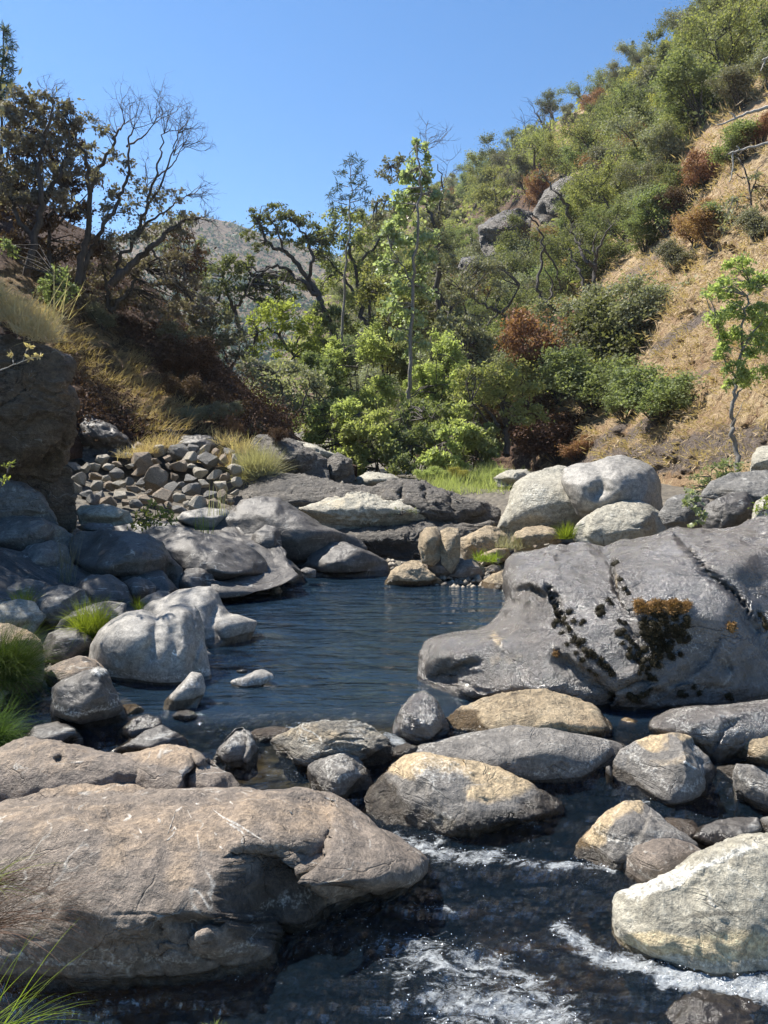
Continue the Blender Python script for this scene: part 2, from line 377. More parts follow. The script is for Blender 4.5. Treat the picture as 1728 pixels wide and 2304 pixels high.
    for pt in paint:                          # (channel, 'blob', x,y,rx,ry,a) or (channel,'line',pts,w,a)
        ch = 'rgb'.index(pt[0])
        if pt[1] == 'blob':
            _, _, x, y, rx, ry, a = pt; v = a*np.exp(-(((px-x)/rx)**2+((py-y)/ry)**2)**1.5)
        elif pt[1] == 'top':                  # upper side down to row y
            v = pt[3]*sstep(pt[2]+12, pt[2]-12, py+nz*2+nz2)
        else:
            dd, _, _ = seg_dist(px+nz*0.4, py+nz*0.4, pt[2]); v = pt[4]*np.exp(-(dd/pt[3])**2)
        col[:, ch] = np.maximum(col[:, ch], v)
    wz = water_z(pos[:, 0], pos[:, 1])
    col[:, 3] = sstep(wz+wetband*1.3, wz+wetband*0.3, pos[:, 2])
    if seed in WB: col[:, 2] = np.maximum(col[:, 2], 0.42*sstep(wz+wetband*1.2, wz+wetband*1.7, pos[:, 2])*sstep(wz+wetband*1.7+0.12, wz+wetband*1.7, pos[:, 2]))
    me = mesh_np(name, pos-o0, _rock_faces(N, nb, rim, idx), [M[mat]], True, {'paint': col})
    o = link(name, me, o0); tag(o, label, cat, group)
    if key: ROCK[key] = (o, BVHTree.FromPolygons([tuple(x) for x in pos.tolist()], [tuple(f) for f in np.concatenate([x for x in _rock_faces(N, nb, rim, idx)[:1]]).tolist()]))
    return o
def _rock_faces(N, nb, rim, idx):
    f = np.stack([idx[:-1, :-1], idx[1:, :-1], idx[1:, 1:], idx[:-1, 1:]], -1).reshape(-1, 4)
    n0 = (N+1)*(N+1); m = len(rim); rings = [rim]+[n0+k*m+np.arange(m) for k in range(nb)]
    q = [f]
    for k in range(nb):
        a, b = rings[k], rings[k+1]; q.append(np.stack([a, np.roll(a, -1), np.roll(b, -1), b], -1))
    last = rings[-1]; t = np.stack([last, np.roll(last, -1), np.full(m, n0+nb*m)], -1)
    return [np.concatenate(q), t]
def hit(key, px, py):
    o, bvh = ROCK[key]; r = Vector(ray(px, py)).normalized(); q = bvh.ray_cast(Vector((0, 0, CAMZ)), r)
    return q[0], q[1]
# ---------------------------------------------------------------- ground and stream bed
def wpt(px, py, z=0.0):
    p = P(px, py, gY(py, z)); return (float(p[0]), float(p[1]))
CH = [wpt(*q) for q in [(-300, 1720), (60, 1600), (225, 1500), (470, 1475), (540, 1400), (500, 1345), (640, 1328), (690, 1293), (870, 1293), (960, 1322), (1100, 1328), (1140, 1350), (1150, 1420), (1250, 1480)]]
CH += [wpt(1500, 1530), wpt(1900, 1560), (7.5, 5.5), (7.5, 0.2), (-6, 0.2)]
def ground_z(x, y):
    d, _, _ = seg_dist(x, y, CH+[CH[0]]); ins = inside(x, y, CH)
    cap = 1.25+np.clip(-x-2.0, 0, 8)*0.12+np.clip(y-40, 0, 400)*0.03
    out = np.minimum(0.25*d-0.1, cap)
    dep = np.clip(d/1.3, 0, 1)
    z = np.where(ins, -0.12-np.where(y < 4.8, 0.22, 0.55)*dep, out)
    shal = np.exp(-((x+2.55)**2+(y-7.4)**2)/0.5)                  # silt shelf of the still inlet
    z = np.where(ins, z*(1-shal)-0.05*shal, z)
    low = 0.35*(1-sstep(4.8, 6.2, y)); return z-low*np.where(ins, 1, 0.6)
nx, ny = 200, 260
ratio = np.linspace(-1.7, 1.7, nx); ys = 0.6*np.exp(np.linspace(0, math.log(700/0.6), ny))
xx = ratio[None]*(ys[:, None]+1.0); yy = ys[:, None]+0*xx
p2 = np.stack([xx.ravel(), yy.ravel(), 0*xx.ravel()], 1)
zz = ground_z(p2[:, 0], p2[:, 1]); near = np.clip(1-yy.ravel()/60, 0, 1)
zz = zz+0.10*fbm(p2*1.3, 5, 3)*near+0.5*fbm(p2*0.05, 3, 4)*(1-near)
ii = np.arange(nx*ny).reshape(ny, nx); gf = np.stack([ii[:-1, :-1], ii[:-1, 1:], ii[1:, 1:], ii[1:, :-1]], -1).reshape(-1, 4)
t = NT('ground_stones'); o = t.n('ShaderNodeTexCoord').outputs['Object']
geo = t.n('ShaderNodeSeparateXYZ', i_0=t.n('ShaderNodeNewGeometry').outputs['Position'])
vo = t.n('ShaderNodeTexVoronoi', i_Vector=o, i_Scale=7.0); vo.inputs['Randomness'].default_value = 1
n1 = t.noise(o, 2.0, 8, 0.65); n2 = t.noise(o, 30, 5, 0.7)
cbase = t.mix(0.5, t.ramp(n1, (0.3, (0.07, 0.06, 0.046)), (0.55, (0.14, 0.12, 0.09)), (0.75, (0.24, 0.2, 0.15))), t.mix(1.0, t.ramp(n2, (0.3, 0.35), (0.7, 0.9)), t.ramp(t.n('ShaderNodeSeparateColor', i_0=vo.outputs['Color']).outputs[0], (0.0, 0.35), (1.0, 0.8)), 'MULTIPLY'), 'SOFT_LIGHT')
bed = t.mix(1.0, t.ramp(n1, (0.35, (0.14, 0.095, 0.05)), (0.65, (0.46, 0.34, 0.2))), t.ramp(vo.outputs['Distance'], (0.0, 1.0), (0.6, 0.35)), 'MULTIPLY')
under = t.ramp(t.math('ADD', t.math('MULTIPLY', geo.outputs[2], -5.0), 0.5, clamp=True), (0.45, 0.0), (0.55, 1.0))
col = t.mix(under, cbase, bed)
hh = t.math('SUBTRACT', t.math('ADD', n1, t.math('MULTIPLY', n2, 0.3)), t.math('MULTIPLY', vo.outputs['Distance'], 0.9))
b = t.n('ShaderNodeBsdfPrincipled', i_Base_Color=col, i_Roughness=0.8, i_Normal=t.bump(hh, 0.8, 0.06)); t.set(t.out.inputs[0], b); M['ground'] = t.m
g = link('ground', mesh_np('ground', np.stack([p2[:, 0], p2[:, 1], zz], 1), [gf], [M['ground']])); tag(g, kind='structure')

# ---------------------------------------------------------------- water
FOAM_SPARKLE = [ ([(890, 1880), (930, 1900), (1000, 1895)], 16, 0.6), # (pts on the photo, half width px, strength), some lines painting sun sparkle
 ([(840, 1668), (880, 1662), (930, 1690)], 13, 0.9), ([(700, 1628), (640, 1640), (600, 1690)], 12, 0.45), ([(430, 1622), (480, 1640), (520, 1655)], 14, 0.35),
 ([(580, 1700), (600, 1690)], 14, 0.3), ([(610, 1740), (670, 1750)], 25, 0.25),
 ([(930, 1900), (1000, 1925), (1070, 1935), (1120, 1925)], 22, 0.75), ([(960, 1890), (1060, 1870), (1130, 1855), (1200, 1850)], 18, 0.5), ([(1120, 1930), (1230, 1955), (1290, 1955)], 14, 0.6), ([(1240, 1955), (1300, 1950), (1390, 1960)], 10, 0.8),
 ([(1400, 1805), (1470, 1808)], 8, 0.6), ([(1390, 2140), (1500, 2165), (1560, 2180)], 10, 0.6),
 ([(1260, 2090), (1340, 2150), (1450, 2180), (1580, 2195), (1728, 2215), (1850, 2240)], 26, 0.85), ([(1500, 2200), (1620, 2215), (1760, 2245)], 28, 1.4),
 ([(860, 2140), (960, 2150), (1060, 2180), (1150, 2210), (1230, 2260), (1290, 2320)], 60, 0.64), ([(1000, 2260), (1130, 2270), (1250, 2290)], 75, 0.7),
 ([(820, 2150), (900, 2160), (980, 2155)], 24, 0.42), ([(880, 2200), (920, 2240), (860, 2290)], 30, 0.42), ([(900, 2050), (1000, 2040), (1030, 2060)], 12, 0.5),
 ([(880, 2105), (960, 2070)], 8, 0.4), ([(1160, 2120), (1260, 2160)], 16, 0.45), ([(240, 2255), (310, 2262)], 6, 0.8), ([(100, 2240), (200, 2252)], 5, 0.5), ([(360, 2262), (520, 2255)], 8, 0.3)]
wy = 2.2*np.exp(np.linspace(0, math.log(34/2.2), 360)); wr = np.linspace(-0.66, 0.66, 310)
X = wr[None]*wy[:, None]; Y_ = wy[:, None]+0*X; x = X.ravel(); y = Y_.ravel()
z = water_z(x, y)
fast = 1-sstep(5.6, 6.8, y); drop = np.exp(-((y-5.6)/0.5)**2)
q = np.stack([x, y, 0*x], 1)
w1 = fbm(q*np.array([2.2, 4.2, 1])+0.8*np.stack([fbm(q*0.9, 2, 8), fbm(q*0.9, 2, 9), 0*x], 1), 4, 50, 0.55)
w2 = fbm(q*np.array([9, 18, 1]), 3, 51, 0.6, ridged=True); w3 = fbm(q*np.array([3.5, 10, 1]), 3, 55)
z = z+fast*(0.075*w1+0.020*w2)+0.0035*w3*(1-fast)+drop*0.03*w1
# photo-plane coordinates only to say where in the stream the white water and painted sparkle lie
tt = (y*math.cos(PITCH)-(z-CAMZ)*math.sin(PITCH)); fx = CX+F*x/tt; fy = CY-F*(y*math.sin(PITCH)+(z-CAMZ)*math.cos(PITCH))/tt
foam_sparkle = np.zeros(len(x)); wob = 18*w1
for pts, wd, a in FOAM_SPARKLE:
    dd, _, _ = seg_dist(fx+wob*1.5, fy+wob*0.8, pts); foam_sparkle = np.maximum(foam_sparkle, a*np.exp(-(dd/wd)**2))
foam_sparkle = np.maximum(foam_sparkle, fast*0.10)
tur = np.clip(fast+drop, 0, 1)
z = z+0.02*foam_sparkle*np.clip(w2+0.3, 0, 1)
t = NT('water'); geo = t.n('ShaderNodeNewGeometry').outputs['Position']
at = t.n('ShaderNodeAttribute', attribute_name='paint'); sp = t.n('ShaderNodeSeparateColor', i_0=at.outputs[0])
m1 = t.noise(t.map(geo, (4.0, 13.0, 1)), 1.0, 5, 0.6, 0.6); m2 = t.noise(t.map(geo, (1.3, 3.2, 1)), 1.0, 3, 0.5); m0 = t.noise(t.map(geo, (1.7, 6.0, 1), (0, 0, 0.12)), 1.0, 4, 0.55, 0.5)
m3 = t.noise(t.map(geo, (16, 30, 1)), 1.0, 6, 0.7, 0.8); m4 = t.noise(t.map(geo, (60, 90, 10)), 1.0, 4, 0.75)
calm = t.bump(t.math('MULTIPLY', t.math('ADD', t.math('MULTIPLY', m0, 2.2), t.math('MULTIPLY', m1, 0.45)), t.ramp(m2, (0.35, 0.25), (0.65, 1.0))), 0.6, 0.05)
rapid = t.bump(t.math('ADD', t.math('ADD', m1, t.math('MULTIPLY', m3, 0.9)), t.math('MULTIPLY', m4, 0.25)), 1.0, 0.16, calm)
nm = t.n('ShaderNodeMix', data_type='VECTOR', i_0=sp.outputs[1]); t.set(nm.inputs[4], calm); t.set(nm.inputs[5], rapid); nrm = nm.outputs[1]
fr = t.n('ShaderNodeFresnel', i_IOR=1.5, i_Normal=nrm).outputs[0]
gl = t.n('ShaderNodeBsdfGlossy', i_Roughness=0.035, i_Normal=nrm)
tr = t.n('ShaderNodeBsdfTransparent', i_Color=t.mix(sp.outputs[2], t.mix(sp.outputs[1], (0.30, 0.36, 0.33), (0.8, 0.72, 0.55)), (0.9, 0.88, 0.82))); body = t.n('ShaderNodeBsdfDiffuse', i_Color=(0.028, 0.062, 0.105), i_Normal=nrm)
inner = t.n('ShaderNodeMixShader', i_0=0.28, i_1=tr, i_2=body)
wat = t.n('ShaderNodeMixShader', i_0=fr, i_1=inner, i_2=gl)
fn = t.noise(t.map(geo, (22, 40, 14)), 1.0, 8, 0.75, 1.2); fn2 = t.noise(t.map(geo, (5, 11, 5)), 1.0, 6, 0.65, 1.5)
fa = t.math('ADD', sp.outputs[0], t.math('ADD', t.math('MULTIPLY', t.math('SUBTRACT', fn, 0.5), 1.5), t.math('MULTIPLY', t.math('SUBTRACT', fn2, 0.5), 1.9)))
fm = t.math('MULTIPLY', t.ramp(fa, (0.48, 0.0), (0.95, 1.0)), 0.85)
fo = t.n('ShaderNodeBsdfPrincipled', i_Base_Color=(0.72, 0.76, 0.78), i_Roughness=0.35, i_Normal=t.bump(fn, 0.7, 0.04, nrm))
t.set(t.out.inputs[0], t.n('ShaderNodeMixShader', i_0=fm, i_1=wat, i_2=fo)); M['water'] = t.m
n0, n1_ = X.shape; ii = np.arange(n0*n1_).reshape(n0, n1_); wf = np.stack([ii[:-1, :-1], ii[:-1, 1:], ii[1:, 1:], ii[1:, :-1]], -1).reshape(-1, 4)
o = link('water', mesh_np('water', np.stack([x, y, z], 1), [wf], [M['water']], True, {'paint': np.stack([foam_sparkle, tur, np.exp(-((x+2.55)**2/0.5+(y-7.3)**2/0.5)), 0*x+1], 1)})); tag(o, kind='structure')

# ---------------------------------------------------------------- hillsides
class Slope:
    def __init__(s, cols, noise, seed, t0=-0.12): s.t0 = t0; s.c = np.array(cols, float); s.k = noise; s.seed = seed
    def par(s, px): return [np.interp(px, s.c[:, 0], s.c[:, k]) for k in (1, 2, 3, 4)]
    def Y(s, px, py):
        px = np.asarray(px, float); py = np.asarray(py, float)
        a, ya, b, yb = s.par(px); t = (a-py)/(a-b); inv = (1-t)/ya+t/yb
        inv = np.maximum(inv, 1/(yb*2.0))
        q = np.stack([px/220, py/220, 0*px], -1).reshape(-1, 3)
        n = fbm(q, 4, s.seed).reshape(np.shape(px)); q2 = np.stack([px/70+py/110, (py-px*0.55)/26, 0*px], -1).reshape(-1, 3)
        n2 = fbm(q2, 4, s.seed+5, ridged=True).reshape(np.shape(px))
        return 1/inv*(1+s.k*n+s.k*0.30*n2)
    def at(s, px, py): return P(px, py, s.Y(px, py))
    def mesh(s, name, mat, n, m, attr=None, back=(0.15, 30, -25)):
        cx = np.linspace(s.c[0, 0], s.c[-1, 0], n); t = np.linspace(s.t0, 1, m)
        a, ya, b, yb = s.par(cx); py = a[None]+(b-a)[None]*t[:, None]; px = cx[None]+0*py
        pts = s.at(px, py); last = pts[-1]
        ex = [last+np.array([0, back[1]*k*(yb/60)[:, None][0, 0]*0, 0]) for k in ()]
        r1 = last.copy(); r1[:, 1] += yb*0.05; r1[:, 2] += yb*0.0; r2 = last.copy(); r2[:, 1] += yb*0.5; r2[:, 2] -= yb*0.35
        V = np.concatenate([pts.reshape(-1, 3), r1, r2]); k = m+2
        ii = np.arange(n*k).reshape(k, n); f = np.stack([ii[:-1, :-1], ii[:-1, 1:], ii[1:, 1:], ii[1:, :-1]], -1).reshape(-1, 4)
        at = None
        if attr is not None:
            col = attr(px.ravel(), py.ravel()); col = np.concatenate([col, np.tile(col[-n:], (2, 1))]); at = {'paint': col}
        o = link(name, mesh_np(name, V, [f], [mat], True, at)); tag(o, kind='structure'); return o
RH = Slope([(480,1030,120,900,330),(620,1035,95,820,300),(720,1038,75,690,270),(820,1040,60, 500,240),(950,1035,48, 440,215),(1050,1035,42, 412,190),(1200,1050,32, 300,160),(1350,1060,26, 222,135),(1500,1075,21, 112,112),(1650,1085,17, 28,98),(1728,1090,15, -15,92),(1900,1110,12.5,-150,84),(2300,1150,9.5,-420,70),(2800,1200,8,-700,60)], 0.12, 200)
LH = Slope([(-1600,1200,6.5,-420,26),(-900,1120,8.5,-150,30),(-300,1060,13,160,34),(0,1030,14.5,380,32),(150,1015,17.2,500,31),(200,1008,18.6,520,31),(330,1000,18.9,640,30),(440,992,19.2,760,28),(505,990,19,828,25.5),(600,993,19.7,925,22.6),(665,1000,20,987,20.8),(780,1052,20.5,1042,21),(800,1058,21,1050,21.2)], 0.10, 230, -0.04)
FH = Slope([(60,900,300,600,560),(300,900,300,520,600),(430,900,300,484,620),(520,900,300,500,640),(600,900,300,530,640),(760,900,300,575,640),(1000,900,300,640,640),(1300,900,300,700,640)], 0.05, 260)
def hill_mat(name, gold, gold2, earth, rockc, hs=1.0, scrub=None):
    t = NT(name); o = t.n('ShaderNodeTexCoord').outputs['Object']
    at = t.n('ShaderNodeAttribute', attribute_name='paint'); sp = t.n('ShaderNodeSeparateColor', i_0=at.outputs[0])
    a = t.noise(o, 0.25*hs, 8, 0.65, 0.4); f = t.noise(t.map(o, (1.2, 1.2, 1.2), (0.2, 0.5, 0.3)), 3.2*hs, 9, 0.72, 0.6)
    st = t.noise(t.map(o, (3.2, 3.2, 0.7), (0.0, 0.85, 0.2)), 1.0*hs, 8, 0.72, 0.7); g = t.noise(o, 16*hs, 5, 0.75)
    col = t.mix(t.ramp(f, (0.35, 0.0), (0.65, 1.0)), gold, gold2)
    col = t.mix(t.ramp(st, (0.47, 0.0), (0.58, 0.95)), col, earth); col = t.mix(t.ramp(a, (0.5, 0.0), (0.62, 0.7)), col, tuple(x*1.25 for x in earth))
    e = t.math('ADD', sp.outputs[0], t.math('MULTIPLY', t.math('SUBTRACT', f, 0.5), 1.4)); e = t.math('ADD', e, t.math('MULTIPLY', t.math('SUBTRACT', a, 0.5), 0.8))
    col = t.mix(t.ramp(e, (0.4, 0.0), (0.62, 1.0)), col, t.mix(t.ramp(g, (0.35, 0.0), (0.65, 1.0)), tuple(x*0.55 for x in rockc), rockc))
    e = t.math('ADD', sp.outputs[1], t.math('MULTIPLY', t.math('SUBTRACT', f, 0.5), 1.2))
    col = t.mix(t.ramp(e, (0.4, 0.0), (0.7, 1.0)), col, scrub or (0.09, 0.055, 0.04))
    col = t.mix(0.6, col, t.ramp(g, (0.3, 0.25), (0.7, 0.8)), 'OVERLAY')
    h = t.math('ADD', t.math('ADD', f, t.math('MULTIPLY', st, 0.8)), t.math('MULTIPLY', g, 0.35))
    b = t.n('ShaderNodeBsdfPrincipled', i_Base_Color=col, i_Roughness=0.9, i_Normal=t.bump(h, 1.0, 0.3/hs)); b.inputs['Specular IOR Level'].default_value = 0.15
    t.set(t.out.inputs[0], b); return t.m
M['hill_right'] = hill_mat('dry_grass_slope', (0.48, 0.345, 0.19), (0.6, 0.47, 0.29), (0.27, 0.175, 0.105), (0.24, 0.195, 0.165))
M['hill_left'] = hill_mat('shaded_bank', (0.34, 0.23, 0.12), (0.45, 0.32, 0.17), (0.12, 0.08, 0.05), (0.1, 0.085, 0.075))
M['hill_far'] = hill_mat('far_hill', (0.26, 0.2, 0.13), (0.34, 0.26, 0.17), (0.18, 0.13, 0.09), (0.24, 0.19, 0.15), hs=0.06, scrub=(0.07, 0.08, 0.04))
def pr(px, py):
    c = np.zeros((len(px), 4)); c[:, 3] = 1
    for pts, w_, a in [([(1250,1080),(1400,1040),(1600,1010),(1728,985)],45,1.0),([(1400,1000),(1520,900)],20,0.7),([(1330,1010),(1400,960)],14,0.8),([(1660,840),(1700,720),(1728,650)],16,0.6),([(1470,790),(1540,740),(1600,700)],16,0.75),([(1530,560),(1600,420)],18,0.4),([(1420,620),(1480,570)],25,0.5),([(1560,860),(1640,800)],12,0.5)]:
        d, _, _ = seg_dist(px, py, pts); c[:, 0] = np.maximum(c[:, 0], a*np.exp(-(d/w_)**2))
    up = sstep(1330, 1180, px)*0.7; c[:, 1] = up+0.45*sstep(400, 150, py)
    return c
def pl(px, py):
    c = np.zeros((len(px), 4)); c[:, 3] = 1
    band, _, _ = seg_dist(px, py, [(60,650),(160,740),(290,850),(440,945)]); gold = np.exp(-(band/55)**2)
    c[:, 1] = np.clip(0.85-1.4*gold, 0, 1); rk, _, _ = seg_dist(px, py, [(500,830),(600,930),(700,1015)]); c[:, 0] = np.exp(-(rk/14)**2)*0.9
    rk, _, _ = seg_dist(px, py, [(160,900),(300,960),(430,990)]); c[:, 0] = np.maximum(c[:, 0], np.exp(-(rk/40)**2)*0.8)
    return c
def pf(px, py):
    c = np.zeros((len(px), 4)); c[:, 3] = 1; c[:, 1] = 0.42; return c
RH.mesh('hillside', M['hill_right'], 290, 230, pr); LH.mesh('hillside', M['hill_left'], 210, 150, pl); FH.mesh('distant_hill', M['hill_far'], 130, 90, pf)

# drops and bubbles of the broken water, plus flecks painted as sun glints
t = NT('spray'); b = t.n('ShaderNodeBsdfPrincipled', i_Base_Color=(0.85, 0.88, 0.9), i_Roughness=0.15); t.set(t.out.inputs[0], b)
rr = np.random.RandomState(88); mb = MB(); wgt = np.clip(foam_sparkle-0.12, 0, 1)**1.5*np.clip(6.5-y, 0, 1)*(1/(1+0*y)); wgt = wgt*(y**1.3); ix = rr.choice(len(x), 1700, p=wgt/wgt.sum())
bg_ = np.where((y < 6.0) & (y > 2.9))[0]; clus = np.clip(fbm(np.stack([x[bg_]*1.7, y[bg_]*3, 0*bg_], 1), 3, 71)+0.12, 0.001, 1)**2; ix = np.concatenate([ix, rr.choice(bg_, 2200, p=clus/clus.sum())])  # wide scatter of white flecks standing in for sun glints
q = np.stack([x[ix], y[ix], z[ix]+0.004+0.02*rr.uniform(0, 1, len(ix))**3], 1)+rr.normal(size=(len(ix), 3))*np.array([0.012, 0.012, 0.002])
mb.leaves(q, np.concatenate([rr.choice([0.003, 0.005, 0.008], 1700), rr.choice([0.0025, 0.004], 2200)]), rr, 0.8, 0.8)
tag(link('spray', mb.me('spray', t.m, False)), 'white drops and bubbles with flecks standing in for sun glints along the rapids', 'spray', kind='stuff')
# ---------------------------------------------------------------- boulders, nearest first
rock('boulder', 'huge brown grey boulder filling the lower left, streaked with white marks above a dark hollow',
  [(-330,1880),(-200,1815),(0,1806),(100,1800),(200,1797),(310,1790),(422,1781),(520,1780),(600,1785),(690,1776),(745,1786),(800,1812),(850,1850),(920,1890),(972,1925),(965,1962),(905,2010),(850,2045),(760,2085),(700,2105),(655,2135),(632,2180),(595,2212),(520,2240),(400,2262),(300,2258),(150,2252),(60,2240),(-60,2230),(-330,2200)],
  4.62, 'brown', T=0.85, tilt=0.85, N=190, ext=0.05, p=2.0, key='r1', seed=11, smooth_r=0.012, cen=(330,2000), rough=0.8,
  feats=[('lobe',860,1990,120,80,0.42),('lobe',700,2110,110,70,0.48),('cave',[(572,1905),(610,1890),(660,1900),(705,1935),(735,1985),(790,2010),(860,1985),(930,2010),(860,2120),(700,2200),(650,2160),(612,2100),(578,2060)],0.10,14),('wall',[(572,1900),(620,1868),(680,1872),(730,1900),(770,1860),(800,1900),(850,1960),(930,1975),(1000,1985),(1000,2300),(640,2300),(612,2100),(578,2060)],1890,0.75,26,0.35),('cave',[(572,1905),(610,1890),(660,1900),(705,1935),(735,1985),(760,2040),(740,2110),(650,2160),(612,2100),(578,2060)],0.07,12),('cave',[(480,2085),(490,2060),(570,2070),(575,2000),(560,1960),(590,2090),(495,2140),(490,2165),(400,2150),(375,2165),(390,2110),(410,2082)],0.06,8),('line',[(640,1880),(670,1980),(650,2080)],26,-0.02),
   ('step',[(760,1810),(800,1880),(850,1960),(860,2010)],22,0.16,90),('line',[(725,1800),(745,1850),(735,1900)],16,0.05),('lobe',690,1840,70,60,0.12),
   ('line',[(690,1890),(700,1940),(740,1990)],12,-0.05),
   ('line',[(240,2082),(330,2078),(400,2070),(500,2080),(560,2086)],3.5,0.05),('line',[(410,2070),(405,2110),(375,2150)],5,0.05),
   ('step',[(345,2175),(370,2125),(410,2080),(560,2086)],7,0.10,70),('lobe',560,2150,55,50,0.20),('lobe',430,2110,40,26,0.08),
   ('line',[(490,2080),(480,2140),(470,2170)],5,0.05),('line',[(370,2172),(440,2160),(520,2190),(540,2230)],6,0.06),('line',[(400,2230),(385,2190),(360,2170)],6,0.05),
   ('line',[(430,1985),(490,1990),(560,2010)],10,0.03),('line',[(460,2020),(470,2070)],7,0.03),
   ('line',[(265,1930),(290,1900),(305,1880)],8,0.02),('lobe',120,2040,150,110,0.12),('line',[(30,1840),(150,1850),(280,1835)],16,0.05),
   ('line',[(90,2100),(120,2090),(140,2120),(110,2140)],6,0.025)],
  paint=[('r','blob',420,1850,330,60,0.6),('r','blob',560,1830,200,60,0.55),('r','blob',480,1950,50,80,0.65),('r','blob',280,1910,60,60,0.55),('r','blob',60,1850,200,60,0.45),
   ('r','blob',720,1840,110,60,0.6),('r','blob',700,2000,70,80,0.45),('g','blob',480,2060,70,60,0.5),('g','blob',650,2030,95,130,0.9),('g','blob',860,1960,110,70,0.45)], wetband=0.10)  # dark blobs paint shade into the hollow and the overhung right side
rock('boulder', 'humped grey tan boulder behind the huge lower left boulder, at the left edge',
  [(-150,1720),(-60,1700),(0,1683),(55,1657),(110,1655),(150,1672),(200,1686),(260,1696),(330,1706),(385,1738),(420,1780),(400,1830),(200,1850),(-150,1850)],
  5.5, 'brown', T=0.35, tilt=0.6, N=90, key='r2', seed=12, feats=[('line',[(60,1700),(120,1705),(180,1730),(250,1735)],12,0.06),('line',[(120,1660),(140,1700),(110,1730)],9,0.05),('lobe',300,1730,70,30,0.1)],
  paint=[('r','blob',100,1700,160,60,0.5)])
rock('boulder', 'low smooth mound of tan rock between the two larger lower left boulders',
  [(-60,1800),(20,1800),(45,1788),(80,1757),(150,1742),(220,1740),(300,1756),(370,1766),(424,1783),(440,1830),(300,1860),(20,1860),(-60,1850)],
  5.3, 'brown', T=0.3, tilt=0.6, N=70, seed=13, paint=[('r','blob',200,1760,200,40,0.7)])
rock('boulder', 'tan topped split boulder with a grey angular right side, left of the pointed rock',
  [(270,1700),(320,1684),(370,1674),(412,1680),(450,1698),(480,1718),(520,1745),(556,1782),(540,1820),(430,1830),(330,1810),(280,1760)],
  5.45, 'brown', T=0.3, tilt=0.6, N=70, seed=14, feats=[('line',[(425,1690),(440,1725),(415,1750),(420,1800)],7,0.13),('step',[(415,1820),(412,1750),(460,1715)],10,0.1,60)],
  paint=[('r','blob',370,1690,90,30,0.9)])
rock('boulder', 'dark pointed wedge of rock standing alone in the stream',
  [(476,1708),(488,1690),(510,1661),(530,1640),(545,1636),(566,1650),(582,1690),(580,1720),(560,1732),(518,1728),(482,1716)],
  5.85, 'grey', T=0.24, tilt=0.4, N=60, seed=15, smooth_r=0.006, feats=[('step',[(548,1634),(558,1680),(552,1735)],6,0.13,60),('line',[(520,1650),(510,1725)],10,-0.03)], paint=[('g','blob',575,1700,20,50,0.5)])
rock('boulder', 'tilted tan and grey boulder with parallel dark grooves, in the middle of the stream',
  [(609,1666),(622,1655),(645,1645),(681,1627),(723,1621),(765,1624),(802,1621),(844,1640),(874,1660),(889,1690),(880,1708),(844,1724),(808,1731),(741,1732),(663,1730),(639,1720),(621,1692)],
  6.05, 'band', T=0.32, tilt=0.5, N=100, seed=16, smooth_r=0.01, strat=0.5,
  feats=[('line',[(690,1690),(760,1668),(830,1662),(875,1680)],4,0.05),('line',[(680,1705),(750,1685),(830,1682),(885,1700)],4,0.05),('line',[(690,1722),(770,1702),(850,1705)],4,0.05),('line',[(720,1660),(790,1645),(850,1650)],4,0.035),('step',[(860,1640),(820,1700),(780,1735)],18,0.08,60)],
  paint=[('r','blob',700,1650,110,30,0.5),('b','line',[(668,1640),(690,1655),(705,1668)],2.5,0.9),('g','blob',850,1705,50,25,0.6)])
rock('boulder', 'blocky grey rock in front of the grooved boulder',
  [(693,1723),(723,1708),(778,1690),(808,1699),(832,1733),(835,1757),(828,1790),(800,1806),(750,1804),(698,1780)],
  5.55, 'grey', T=0.28, tilt=0.6, N=64, seed=17, p=2.6, smooth_r=0.006, feats=[('line',[(700,1722),(770,1728),(830,1735)],7,-0.04),('step',[(700,1735),(830,1742)],6,-0.05,60)])
rock('boulder', 'broad wet sided boulder with a pale tan crest, in the middle of the rapids',
  [(820,1800),(827,1775),(849,1748),(885,1721),(927,1701),(969,1693),(1029,1699),(1090,1716),(1138,1739),(1186,1760),(1240,1787),(1266,1808),(1266,1828),(1240,1842),(1198,1844),(1138,1850),(1090,1858),(1029,1878),(987,1895),(957,1903),(927,1890),(900,1868),(840,1838)],
  5.45, 'grey', T=0.5, tilt=0.85, N=130, key='r7', seed=18, smooth_r=0.01, wetband=0.2,
  feats=[('line',[(960,1700),(980,1760),(960,1850)],40,-0.04),('step',[(1050,1720),(1090,1770),(1060,1860)],14,0.08,70),('line',[(1085,1775),(1150,1780),(1230,1800)],10,-0.04)],
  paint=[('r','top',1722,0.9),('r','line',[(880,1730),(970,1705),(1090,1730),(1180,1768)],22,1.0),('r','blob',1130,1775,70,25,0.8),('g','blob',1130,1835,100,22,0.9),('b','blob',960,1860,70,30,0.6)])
rock('boulder', 'long low whale backed grey boulder lying below the tan rounded rock',
  [(820,1765),(835,1735),(864,1713),(916,1690),(984,1664),(1046,1653),(1088,1643),(1135,1630),(1176,1627),(1229,1637),(1307,1653),(1385,1664),(1437,1690),(1463,1712),(1440,1745),(1380,1757),(1250,1762),(1150,1758),(1000,1770)],
  5.85, 'grey', T=0.45, tilt=0.9, N=120, key='r8', seed=19, amp=0.6, rough=0.5,
  feats=[('lobe',1200,1670,160,40,0.12),('line',[(930,1700),(1010,1685),(1090,1700),(1150,1740)],20,0.05),('line',[(1275,1660),(1310,1700),(1280,1745)],2.5,-0.008)],
  paint=[('r','top',1650,0.25),('b','blob',1236,1719,5,4,1.0)], wetband=0.05)
